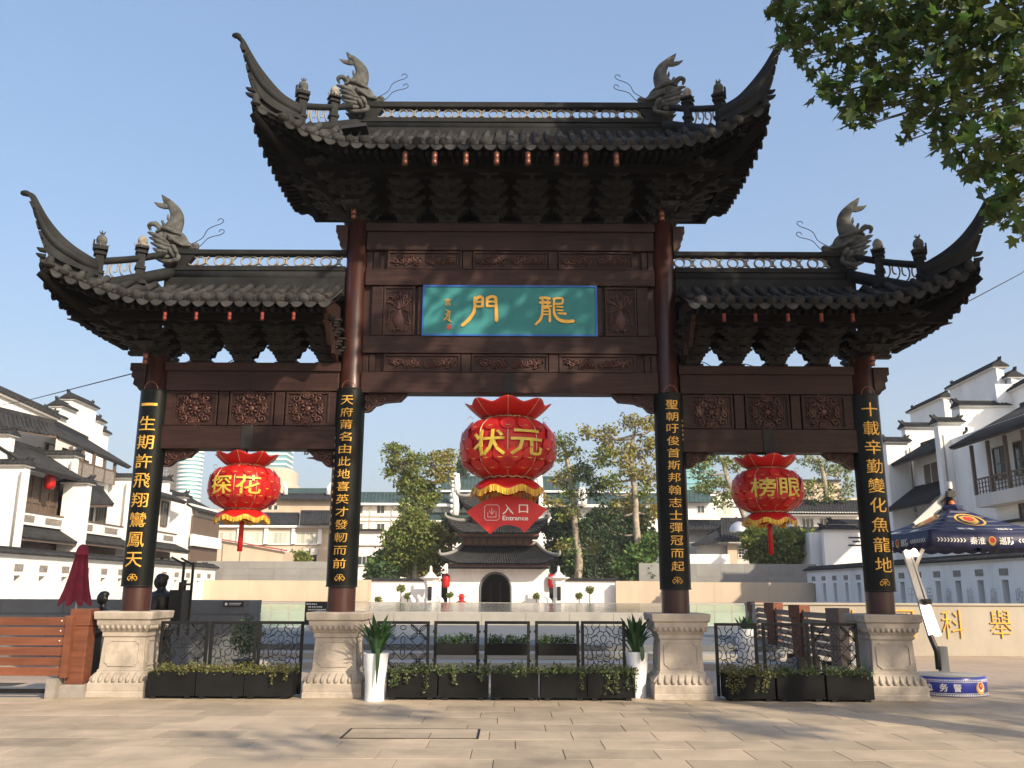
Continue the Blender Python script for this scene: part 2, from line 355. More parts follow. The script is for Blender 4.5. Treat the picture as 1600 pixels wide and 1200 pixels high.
def put_text(mb, body, size, fn, depth=0.012, m=0, bold=0.0, sx=1, sz=1, shear=0, fit=None, cut=None):
    """fn(x, z, d) -> point; d is how far the letter stands proud"""
    vs, fs, W, H = text(body, size, depth, bold)
    if fit: sx = fit[0]/max(W, 1e-6); sz = fit[1]/max(H, 1e-6)
    vv = [(x*sx+shear*z, z*sz) for x, z in vs]
    tr = []
    for f in fs:
        for i in range(1, len(f)-1): tr.append((f[0], f[i], f[i+1]))
    lim = (0.05 if cut is None else cut)
    for _ in range(5):
        mid = {}; out = []; ch = False
        def md(a, b):
            k = (min(a, b), max(a, b))
            if k in mid: return mid[k]
            if (vv[a][0]-vv[b][0])**2+0.15*(vv[a][1]-vv[b][1])**2 <= lim*lim: mid[k] = None
            else: vv.append(((vv[a][0]+vv[b][0])/2, (vv[a][1]+vv[b][1])/2)); mid[k] = len(vv)-1
            return mid[k]
        for a, b, c in tr:
            p, q, r = md(a, b), md(b, c), md(c, a)
            n_ = sum(x is not None for x in (p, q, r))
            if n_ == 0: out.append((a, b, c)); continue
            ch = True
            if n_ == 3: out += [(a, p, r), (p, b, q), (r, q, c), (p, q, r)]
            elif n_ == 2:
                # make the unsplit edge ca
                while r is not None: a, b, c, p, q, r = b, c, a, q, r, p
                out += [(a, p, c), (p, b, q), (p, q, c)]
            else:
                while p is None: a, b, c, p, q, r = b, c, a, q, r, p
                out += [(a, p, c), (p, b, c)]
        tr = out
        if not ch: break
    fs = tr; n = len(vv)
    edges = {}
    for f in fs:
        for i in range(3):
            e = (f[i], f[(i+1) % 3]); k = tuple(sorted(e)); edges[k] = None if k in edges else e
    allv = [fn(x, z, depth) for x, z in vv]+[fn(x, z, 0) for x, z in vv]
    ff = list(fs)+[(e[0], e[1], e[1]+n, e[0]+n) for e in edges.values() if e]
    mb.add(allv, ff, False, m)
def stroke(mb, pts, wid, fn, depth=0.02, m=0, n=5):
    """a brush stroke: centre line in (x, z), width list"""
    c = crv([(p[0], p[1], 0) for p in pts], n); k = len(c)
    ws = [itp([(i/(len(wid)-1), q) for i, q in enumerate(wid)], j/(k-1))[0] if len(wid) > 1 else wid[0] for j in range(k)]
    A = []; B = []
    for i, p in enumerate(c):
        d = c[min(i+1, k-1)]-c[max(i-1, 0)]; d.normalize(); q = Vector((-d.y, d.x, 0))*ws[i]/2
        A.append(p+q); B.append(p-q)
    # round ends
    def cap(p, d, w):
        q = Vector((-d.y, d.x, 0)); return [p+q*(w/2*cos(a))+d*(w/2*sin(a)) for a in (pi*0.25, pi*0.5, pi*0.75)]
    d0 = (c[0]-c[1]).normalized(); d1 = (c[-1]-c[-2]).normalized()
    e1 = cap(c[-1], d1, ws[-1]*0.9); e0 = cap(c[0], d0, ws[0]*0.9)
    poly = A + e1 + B[::-1] + e0
    N_ = len(poly)
    if True:
        vs = [fn(p.x, p.y, depth) for p in poly]+[fn(p.x, p.y, 0) for p in poly]
        # body quads front
        fr = []
        L_ = len(A); E1 = len(e1)
        for i in range(L_-1): fr.append((i, i+1, L_+E1+L_-1-(i+1), L_+E1+L_-1-i))
        fr.append(tuple([L_-1]+[L_+j for j in range(E1)]+[L_+E1]))
        fr.append(tuple([L_+E1+L_-1]+[2*L_+E1+j for j in range(len(e0))]+[0]))
        fr += [(i, (i+1) % N_, (i+1) % N_+N_, i+N_) for i in range(N_)]
        mb.add(vs, fr, False, m)
def leaves(mb, pts, size, rng, m=0, droop=0.3, shape='rhomb', flatup=0.0):
    """many separate leaf faces at pts"""
    V = mb.v; F = mb.f; Ms = mb.m; S = mb.s
    for p in pts:
        a = rng.uniform(0, 2*pi); b = rng.uniform(-1.1, 1.1)*(1-flatup)
        u = Vector((cos(a)*cos(b), sin(a)*cos(b), sin(b)-droop*0.4)); u.normalize()
        w_ = Vector((rng.uniform(-1, 1), rng.uniform(-1, 1), rng.uniform(-1, 1)+flatup*2)); q = u.cross(w_)
        if q.length < 1e-3: continue
        q.normalize(); nn = u.cross(q); sz = size*rng.uniform(0.6, 1.35); o = len(V)
        if shape == 'rhomb':
            for c in (p, p+u*sz*0.5+q*sz*0.34+nn*sz*0.06, p+u*sz, p+u*sz*0.5-q*sz*0.34+nn*sz*0.06): V.append(tuple(c))
            F.append((o, o+1, o+2, o+3)); Ms.append(m); S.append(False)
        else:
            prof = ((0, 0), (0.30, -0.10), (0.62, 0.10), (0.34, 0.26), (0.60, 0.62), (0.24, 0.56), (0.0, 1.0))
            pol = [(x, y) for x, y in prof]+[(-x, y) for x, y in prof[1:-1][::-1]]
            for x, y in pol: V.append(tuple(p+u*sz*y+q*sz*x*0.85+nn*sz*abs(x)*0.18))
            k = len(pol)
            F.append(tuple(range(o, o+7))); F.append((o,)+tuple(range(o+6, o+k))); Ms.extend((m, m)); S.extend((False, False))

# thin morning haze: one closed box of even air round the whole scene
hz = MB().box(-420, 420, -70, 640, -1.0, 130); hm = bpy.data.materials.new('haze'); hm.use_nodes = True; hn = hm.node_tree
hn.nodes.remove(hn.nodes['Principled BSDF']); pvn = hn.nodes.new('ShaderNodeVolumePrincipled'); pvn.inputs['Color'].default_value = (0.86, 0.90, 0.96, 1); pvn.inputs['Density'].default_value = 0.0004
hn.links.new(pvn.outputs[0], hn.nodes['Material Output'].inputs['Volume']); MATS['haze'] = hm
hz.build('haze', 'haze', kind='stuff')
# ================================================================== ground
g = MB()
def plane(mb, x0, x1, y0, y1, z, m=0): mb.add([(x0, y0, z), (x1, y0, z), (x1, y1, z), (x0, y1, z)], [(0, 1, 2, 3)], m=m)
plane(g, -900, 900, -60, 7.75, -0.002); plane(g, -900, 900, 15.42, 1800, -0.002); plane(g, -900, -8.58, 7.75, 15.42, -0.002); plane(g, 8.58, 900, 7.75, 15.42, -0.002)
g.build('ground', 'groundstone', kind='structure')
pv = ob('pavement', None, kind='structure')
jb = MB(); plane(jb, -8.62, 8.62, 7.7, 15.45, -0.02); jb.build('joint_bed', 'joint', pv)
pm = MB(); pm.sq([(1, -0.05), (1, -0.002), (0.996, 0.0)])
for i, v in enumerate(pm.v): pm.v[i] = (v[0]*(0.4462), v[1]*(0.2712), v[2])
pme = pm.mesh('paver', 'paver')
row = 0; y = 8.0
COVER = (-1.83, -0.33, 9.93, 10.75)
while y < 15.4:
    off = [0.0, 0.34, 0.12, 0.55, 0.27][row % 5]
    x = -8.6+off
    while x < 8.6:
        cx = x+0.45
        if True:
            ob('paver', pme, pv, (cx, y, R.uniform(-0.0012, 0.0012)), (0, 0, R.uniform(-0.0015, 0.0015)))
        x += 0.9
    y += 0.55; row += 1
ac = thing('access_cover', 'paved recessed access cover with dark metal edge in the pavement before the white vase', 'access cover', (-1.08, 10.28, 0))
m = MB(); m.box(-0.74, 0.74, -0.335, 0.335, 0.002, 0.0035); m.build('cover_bed', 'joint', ac)
m = MB()
for a, b, c, d in ((-0.74, 0.74, -0.335, -0.32), (-0.74, 0.74, 0.32, 0.335), (-0.74, -0.722, -0.33, 0.33), (0.722, 0.74, -0.33, 0.33)): m.box(a, b, c, d, 0.0, 0.0065)
m.build('metal_edge', 'blackmetal', ac)
for a, b, c, d in ((-0.71, 0.2, -0.31, 0.06), (0.21, 0.71, -0.31, 0.06), (-0.71, 0.71, 0.07, 0.31)):
    m = MB(); m.box(a, b, c, d, 0.001, 0.0055); m.build('paver', 'paver', ac)

# ================================================================== gateway
XG, D0 = -0.04, 13.85
GO = Vector((XG, D0, 0))
gate = thing('memorial_gateway', 'dark wooden three-bay ceremonial gateway with tiled upturned roofs on stone pedestals', 'gateway', GO)
def L(px, py, Y): return P(px, py, Y)-GO
def zf(py, Y=13.7, px=795): return P(px, py, Y).z
PX = (-5.70, -2.56, 2.56, 5.70)      # pillars
ZPED = zf(958, 13.4)
# pedestals
ped = MB(); H = ZPED
ped.sq([(a*0.945, b) for a, b in [(0.46, 0), (0.46, 0.07), (0.45, 0.09), (0.455, 0.10), (0.455, 0.19), (0.44, 0.215), (0.425, 0.235), (0.41, 0.28), (0.36, 0.36), (0.365, 0.375), (0.345, 0.385),
        (0.322, H-0.37), (0.345, H-0.36), (0.345, H-0.30), (0.36, H-0.29), (0.395, H-0.225), (0.415, H-0.19), (0.42, H-0.125), (0.45, H-0.11), (0.462, H-0.02), (0.455, H)]])
pedme = ped.mesh('pedestal', 'stone')
egg = MB()
for sgn in range(4):
    M = Matrix.Rotation(sgn*pi/2, 4, 'Z')
    for k in range(9):
        x = -0.32+0.08*k; i0 = len(egg.v); egg.ball((x, -0.380, H-0.225), 0.033, 8, sc=(0.85, 0.7, 1.1)); egg.xf(M, i0)
eggme = egg.mesh('egg_moulding', 'stone')
lot = MB()
for sgn in range(4):
    M = Matrix.Rotation(sgn*pi/2, 4, 'Z')
    for k in range(8):
        x = -0.35+0.1*k; i0 = len(lot.v); lot.tube([(x, -0.420, 0.215), (x, -0.405, 0.26), (x, -0.35, 0.33)], [0.026, 0.028, 0.016], 8); lot.xf(M, i0)
lotme = lot.mesh('lotus_moulding', 'stone')
fr = MB()
for sgn in range(4):
    M = Matrix.Rotation(sgn*pi/2, 4, 'Z'); i0 = len(fr.v)
    z0, z1, w_, c = 0.44, H-0.42, 0.245, 0.05
    pts = [(-w_+c, z0), (w_-c, z0), (w_-c, z0+0.02), (w_, z0+c), (w_, z1-c), (w_-c, z1-0.02), (w_-c, z1), (-w_+c, z1), (-w_+c, z1-0.02), (-w_, z1-c), (-w_, z0+c), (-w_+c, z0+0.02), (-w_+c, z0)]
    for a, b in zip(pts, pts[1:]):
        ya = -0.328+0.02*(a[1]-z0)/(z1-z0); yb = -0.328+0.02*(b[1]-z0)/(z1-z0)
        fr.bar((a[0], ya, a[1]), (b[0], yb, b[1]), 0.022, 0.020, up=(0, 1, 0))
    fr.xf(M, i0)
frme = fr.mesh('panel_border', 'stone')
for i, x in enumerate(PX):
    o = ob('pedestal', pedme, gate, (x, 0, 0), (0, 0, R.choice((0, pi/2, pi))), bevel=0.006)
    for q in (eggme, lotme, frme): ob(q.name.split('.')[0], q, o)
# pillars
ZT_IN, ZT_OUT = zf(347), zf(566)
for i, x in enumerate(PX):
    top = ZT_IN+0.1 if i in (1, 2) else ZT_OUT+0.1
    m = MB(); rb, rt = 0.212, (0.175 if i in (1, 2) else 0.19)
    m.lathe([(rb, 0), (rb, 0.02), (rt, top-ZPED), (rt-0.02, top-ZPED+0.02), (0.001, top-ZPED+0.02)], 32)
    m.build('pillar', 'pillar', gate, (x, 0, ZPED-0.002))
# beams
def beam(x0, x1, y0, y1, yn=-0.15, yb=0.15, name='crossbeam', mt='wood', bev=0.008):
    """y0,y1: picture rows of top and bottom edge"""
    cx = (x0+x1)/2; z1, z0 = zf(y0, D0+yn), zf(y1, D0+yn)
    m = MB(); m.box(x0-cx, x1-cx, yn, yb, 0, z1-z0); return m.build(name, mt, gate, (cx, 0, z0), bevel=bev)
# --- carving
def spiral(m, c, r, turns, a0, dr, y, th):
    pts = []; k = int(10*turns)+4
    for i in range(k+1):
        t = i/k; a = a0+dr*turns*2*pi*t; rr = r*(1-t)**0.8+0.004
        pts.append((c[0]+rr*cos(a), y, c[1]+rr*sin(a)))
    m.tube([(a, b_-0.006, c_) for a, b_, c_ in pts], [th*0.7, th*1.35, th*1.2, th*1.6], 6)
def scroll_panel(W, Hh, rng):
    m = MB()
    for s in (-1, 1):
        n = max(3, int(W/Hh))
        c = []
        for i in range(n):
            x = s*(W*0.06+(W*0.44)*(i+0.5)/n); up = 1 if i % 2 else -1
            r = Hh*0.25; cz = up*Hh*0.08
            spiral(m, (x, cz), r, 1.2, rng.uniform(0, 6), up*s, -0.012, 0.011)
            for j in range(5):
                a = rng.uniform(0, 2*pi); q = (x+cos(a)*Hh*0.30, -0.008, cz+sin(a)*Hh*0.30)
                m.tube([q, (q[0]+cos(a+0.9)*0.03, -0.02, q[2]+sin(a+0.9)*0.03), (q[0]+cos(a+1.8)*0.05, -0.005, q[2]+sin(a+1.8)*0.05)], [0.006, 0.013, 0.004], 5)
            c.append((x-s*r, -0.010, -up*Hh*0.12)); c.append((x, -0.012, up*Hh*0.34))
        m.tube(crv(c, 4), 0.009, 5)
    return m
def medallion(Wd, rng):
    m = MB(); m.ball((0, -0.005, 0), 0.055, 10, sc=(1, 0.5, 1))
    for k in range(8):
        a = k*pi/4+0.2; m.tube([(cos(a)*0.05, -0.005, sin(a)*0.05), (cos(a)*0.085, -0.028, sin(a)*0.085), (cos(a)*0.11, -0.004, sin(a)*0.11)], [0.012, 0.024, 0.008], 6)
    for k in range(4):
        b = k*pi/2+pi/4
        cx, cz = cos(b)*Wd*0.40, sin(b)*Wd*0.40
        spiral(m, (cx, cz), Wd*0.10, 1.3, b, 1, -0.012, 0.013); spiral(m, (cx*0.62, cz*0.62), Wd*0.07, 1.1, b+2, -1, -0.012, 0.011)
        for d in (-1, 1):
            bb = b+d*0.55; q = (cos(bb)*Wd*0.37, sin(bb)*Wd*0.37); spiral(m, q, Wd*0.075, 1.2, bb+d, d, -0.012, 0.012)
            for j in range(6):
                a = rng.uniform(0, 2*pi); t = (q[0]+cos(a)*Wd*0.09, -0.006, q[1]+sin(a)*Wd*0.09)
                m.tube([t, (t[0]+cos(a+1)*0.025, -0.022, t[2]+sin(a+1)*0.025), (t[0]+cos(a+2)*0.045, -0.004, t[2]+sin(a+2)*0.045)], [0.006, 0.014, 0.004], 5)
        c = k*pi/2; spiral(m, (cos(c)*Wd*0.36, sin(c)*Wd*0.36), Wd*0.07, 1.2, c, 1, -0.012, 0.012)
    return m
def vase_panel(hh):
    m = MB(); k = hh/0.66
    pr = [(0.03, -0.30), (0.055, -0.29), (0.10, -0.20), (0.105, -0.14), (0.07, -0.06), (0.03, -0.02), (0.03, 0.03), (0.05, 0.05)]
    m.lathe([(a*k, b*k) for a, b in pr], 16, (0, 0.01, 0), sy=0.35)
    m.box(-0.09*k, 0.09*k, -0.03, 0.0, -0.32*k, -0.305*k)
    for s in (-0.07, 0.05): m.box(s*k, (s+0.02)*k, -0.03, 0, -0.36*k, -0.32*k)
    rr = random.Random(4)
    for i in range(7):
        a = radians(38+i*17); q = (cos(a)*0.24*k*rr.uniform(0.7, 1), (0.05+sin(a)*0.26*rr.uniform(0.6, 1))*k)
        m.tube(crv([(0, -0.01, 0.03*k), (q[0]*0.5+0.03, -0.02, q[1]*0.5), (q[0], -0.01, q[1])], 4), 0.009, 5)
        m.ball((q[0], -0.005, q[1]), 0.032*k, 7, sc=(1, 0.5, 1))
        for j in range(3):
            b = rr.uniform(0, 6.3); m.tube([(q[0], -0.01, q[1]), (q[0]+cos(b)*0.045, -0.02, q[1]+sin(b)*0.045), (q[0]+cos(b)*0.075, -0.004, q[1]+sin(b)*0.075)], [0.008, 0.016, 0.004], 5)
    for s in (-1, 1): m.tube(crv([(s*0.06*k, -0.01, 0.02*k), (s*0.15*k, -0.02, -0.02), (s*0.16*k, -0.02, -0.13*k), (s*0.19*k, -0.01, -0.22*k), (s*0.13*k, -0.01, -0.2*k)], 4), 0.011, 5)
    return m
def framed(cx, cz, W, Hh, carving, depth=0.05, yf=-0.10):
    """a sunk panel: board, frame and carving"""
    b = MB(); b.box(-W/2, W/2, 0, 0.06, -Hh/2, Hh/2)
    o = b.build('carved_panel', 'wood', gate, (cx, yf, cz))
    f = MB(); t = 0.035
    for a in ((-W/2, W/2, Hh/2-t, Hh/2), (-W/2, W/2, -Hh/2, -Hh/2+t), (-W/2, -W/2+t, -Hh/2+t, Hh/2-t), (W/2-t, W/2, -Hh/2+t, Hh/2-t)):
        f.box(a[0], a[1], -0.028, 0.001, a[2], a[3])
    f.build('frame', 'wood', o, bevel=0.006)
    t2 = t+0.045; f = MB(); iw, ih = W/2-t2, Hh/2-t2; c = 0.03
    pts = [(-iw+c, -ih), (iw-c, -ih), (iw-c, -ih+c), (iw, -ih+c), (iw, ih-c), (iw-c, ih-c), (iw-c, ih), (-iw+c, ih), (-iw+c, ih-c), (-iw, ih-c), (-iw, -ih+c), (-iw+c, -ih+c), (-iw+c, -ih)]
    if carving[1] != 'scroll':
        for a, b_ in zip(pts, pts[1:]): f.bar((a[0], -0.003, a[1]), (b_[0], -0.003, b_[1]), 0.012, 0.016, up=(0, 1, 0))
        f.build('inner_border', 'wood', o)
    ob('relief_carving', carving[0], o, (0, -0.004, 0))
rg = random.Random(3)
XI = 2.56-0.17
# centre bay
beam(-XI-0.02, XI+0.02, 349, 361, -0.20, 0.20); beam(-XI, XI, 362, 391)
beam(-XI, XI, 421, 446); beam(-XI, XI, 525, 552); beam(-XI, XI, 582, 614)
def back(x0, x1, y0, y1):
    z1, z0 = zf(y0), zf(y1); m = MB(); m.box(x0, x1, -0.045, 0.045, z0, z1); m.build('backing_board', 'wood', gate)
back(-XI, XI, 391, 421); back(-XI, XI, 446, 525); back(-XI, XI, 552, 582)
for (ya, yb) in ((391.5, 420.5), (552.5, 581.5)):
    z1, z0 = zf(ya), zf(yb); hh = z1-z0-0.012; W = 1.24
    sc = scroll_panel(W-0.20, hh-0.13, rg).mesh('relief_carving', 'carved')
    for cx in (-1.42, 0, 1.42): framed(cx, (z0+z1)/2, W, hh, (sc, 'scroll'))
    for cx in (-0.71, 0.71):
        m = MB(); m.box(-0.075, 0.075, -0.125, 0, -hh/2, hh/2); m.build('panel_post', 'wood', gate, (cx, 0, (z0+z1)/2), bevel=0.006)
    for s in (-1, 1):
        for q in (0.19, 0.30):
            m = MB(); m.box(-0.045, 0.045, -0.12+q*0.1, 0, -hh/2, hh/2); m.build('panel_post', 'wood', gate, (s*(2.06+q-0.02), 0, (z0+z1)/2), bevel=0.006)
z1, z0 = zf(447), zf(524); hh = z1-z0-0.012
vp = vase_panel(hh*0.80).mesh('relief_carving', 'carved')
for cx in (-1.82, 1.82):
    framed(cx, (z0+z1)/2, 0.52, hh, (vp, 'v'))
    for q in (-0.36, 0.40):
        m = MB(); m.box(-0.09, 0.09, -0.12, 0, -hh/2, hh/2); m.build('panel_post', 'wood', gate, (cx+q*(1 if cx < 0 else -1), 0, (z0+z1)/2), bevel=0.006)
# --- signboard
SW, SH = 2.86, zf(446.5)-zf(525.5)
sgn = MB(); sgn.box(-SW/2, SW/2, -0.16, -0.05, -SH/2, SH/2)
sgz = (zf(446.5)+zf(525.5))/2
signb = sgn.build('signboard', 'teal', gate, (0.0, 0, sgz), label='teal signboard with two large gold characters in a blue border')
m = MB(); t = 0.030
for a in ((-SW/2, SW/2, SH/2-t, SH/2), (-SW/2, SW/2, -SH/2, -SH/2+t), (-SW/2, -SW/2+t, -SH/2+t, SH/2-t), (SW/2-t, SW/2, -SH/2+t, SH/2-t)): m.box(a[0], a[1], -0.175, -0.161, a[2], a[3])
m.build('blue_border', 'blue', signb)
# characters follow the brush strokes of the board (zoomed picture units -> metres)
U = SW/1460.0; UZ = SH/430.0
def sp(X, Z, d): return ((X-797)*U, -0.1625-d, (312-Z)*UZ)
NS = [0]
def S(mb, pts, wid): NS[0] += 1; stroke(mb, pts, wid, sp, 0.010+0.0009*(NS[0] % 12))
m = MB()
for p, w_ in (([(505, 205), (503, 262)], [26, 26]), ([(512, 222), (540, 198), (566, 206), (568, 240), (566, 278)], [24, 26, 24, 24]), ([(505, 240), (565, 240)], [16, 16]),
              ([(508, 280), (566, 279)], [20, 18]), ([(507, 262), (495, 330), (455, 390), (402, 440)], [24, 26, 30, 26]),
              ([(607, 205), (605, 270)], [22, 22]), ([(607, 212), (640, 196), (675, 204), (681, 250), (684, 330), (686, 398)], [24, 26, 26, 25, 28, 30]),
              ([(610, 238), (675, 238)], [16, 16]), ([(605, 277), (675, 276)], [18, 18])): S(m, p, w_)
m.build('gold_lettering', 'gold', signb, label='gold brush-written gate character')
m = MB()
for p, w_ in (([(1050, 206), (1090, 204), (1128, 210)], [20, 22, 24]), ([(1064, 218), (1080, 236)], [14, 14]), ([(1118, 216), (1106, 236)], [14, 14]),
              ([(1048, 243), (1134, 243)], [20, 20]), ([(1066, 252), (1078, 272)], [12, 12]), ([(1118, 252), (1106, 272)], [12, 12]),
              ([(1064, 276), (1140, 274)], [16, 18]),
              ([(1068, 290), (1066, 345), (1050, 390), (1012, 428)], [18, 20, 22, 18]), ([(1068, 294), (1124, 293), (1130, 340), (1130, 402)], [14, 16, 18, 22]),
              ([(1072, 318), (1124, 318)], [12, 12]), ([(1072, 345), (1124, 345)], [12, 12]),
              ([(1160, 212), (1232, 208), (1232, 250), (1172, 256)], [16, 18, 18, 14]), ([(1166, 212), (1164, 290), (1172, 350), (1210, 392), (1270, 404), (1325, 400)], [16, 20, 22, 26, 28, 26]),
              ([(1186, 278), (1238, 282)], [12, 14]), ([(1190, 306), (1238, 310)], [12, 14]), ([(1200, 334), (1262, 338)], [14, 20])): S(m, p, w_)
m.build('gold_lettering', 'gold', signb, label='gold brush-written dragon character')
m = MB()
put_text(m, '言', 0.12, lambda x, z, d: (sp(278, 240, 0)[0]+x, -0.1625-d, sp(278, 240, 0)[2]+z), 0.006, fit=(0.11, 0.13))
for p, w_ in (([(262, 310), (285, 318), (305, 325)], [5, 9, 5]), ([(250, 392), (272, 368), (300, 352)], [5, 8, 5]), ([(285, 318), (275, 350), (268, 372)], [7, 7, 5]),
              ([(298, 330), (292, 372), (296, 400)], [7, 8, 6]), ([(272, 384), (290, 398), (312, 412)], [5, 9, 5]), ([(258, 348), (296, 338)], [6, 6]), ([(248, 400), (262, 384)], [5, 6])): S(m, p, w_)
m.build('signature', 'gold', signb)
m = MB(); a = sp(292, 452, 0); m.box(a[0]-0.036, a[0]+0.036, -0.168, -0.161, a[2]-0.04, a[2]+0.04); m.build('seal_stamp', 'seal', signb)
# --- side bays
XS0, XS1 = 2.56+0.18, 5.70-0.19
mdl = medallion(0.60, rg).mesh('relief_carving', 'carved')
for s in (-1, 1):
    a, b = sorted((s*XS0, s*XS1)); r = [0, 0] if s < 0 else [1.5, 1.5]
    dy = 0 if s < 0 else 2
    beam(a-0.02, b+0.02, 568+dy, 581+dy, -0.20, 0.20); beam(a, b, 581.5+dy, 612+dy); beam(a, b, 667+dy, 703+dy); back(a, b, 612+dy, 667+dy)
    z1, z0 = zf(612.5+dy), zf(666.5+dy); hh = z1-z0-0.012; n = 3
    for k in range(3):
        cx = (a+b)/2+(k-1)*0.90; framed(cx, (z0+z1)/2, 0.70, hh, (mdl, 'm'))
    for k in (-1.30, -0.45, 0.45, 1.30):
        m = MB(); m.box(-0.075, 0.075, -0.125, 0, -hh/2, hh/2); m.build('panel_post', 'wood', gate, ((a+b)/2+k, 0, (z0+z1)/2), bevel=0.006)
    # lamp box under the middle of the beam and beam ends past the pillars
    m = MB(); m.box(-0.09, 0.09, -0.168, -0.15, zf(703+dy), zf(667+dy)+0.0); m.build('hanger_plate', 'bracket', gate, ((a+b)/2-0.02, 0, 0))
    for (xx, ya, yb, wd) in ((s*5.70, 569+dy, 612+dy, 0.36), (s*2.56, 352, 392, 0.30)):
        z1_, z0_ = zf(ya), zf(yb)
        hh_ = z1_-z0_; o_ = 0.16
        poly = [(o_, 0), (o_, hh_), (wd+0.06, hh_), (wd+0.06, hh_*0.72), (wd+0.02, hh_*0.70), (wd+0.03, hh_*0.5), (wd-0.02, hh_*0.42), (wd-0.01, hh_*0.22), (wd-0.08, hh_*0.12), (wd-0.12, 0)]
        m = MB(); m.prism([(q[0]*s, q[1]) for q in poly], -0.14, 0.14); m.build('beam_end', 'wood', gate, (xx, 0, z0_), bevel=0.008)
m = MB(); m.box(-0.09, 0.09, -0.168, -0.15, zf(614), zf(583)); m.build('hanger_plate', 'bracket', gate, (0.0, 0, 0))
# --- corner brackets under the lowest beams
def queti(x, s, ytop, wd, hh):
    z1 = zf(ytop)
    poly = [(0, 0), (0, -hh), (0.10, -hh), (0.15, -hh*0.92), (0.22, -hh*0.66), (0.30, -hh*0.60), (0.36, -hh*0.50), (0.46, -hh*0.46), (wd-0.18, -hh*0.42), (wd-0.06, 0)]
    m = MB(); m.prism([(q[0]*s, q[1]) for q in poly], -0.05, 0.05); o = m.build('corner_bracket', 'wood', gate, (x, 0, z1), bevel=0.006)
    c = MB()
    for (qx, qz, r_) in ((0.10, 0.72, 0.05), (0.20, 0.42, 0.055), (0.33, 0.28, 0.045), (0.10, 0.30, 0.05), (0.45, 0.20, 0.035)):
        spiral(c, (qx*s, -hh*qz), r_, 1.2, qx*9, s, -0.058, 0.009)
    for a_, b_ in zip(poly[1:-1], poly[2:]): c.bar((a_[0]*s*0.93, -0.056, a_[1]*0.93-0.012), (b_[0]*s*0.93, -0.056, b_[1]*0.93-0.012), 0.014, 0.018, up=(0, 1, 0))
    c.build('relief_carving', 'carved', o)
for s in (-1, 1):
    queti(-s*(2.56-0.19), s, 614, 0.80, 0.30)
    queti(-s*(2.56+0.20), -s, 703, 0.52, 0.27)
    queti(-s*(5.70-0.20), s, 703, 0.62, 0.27)
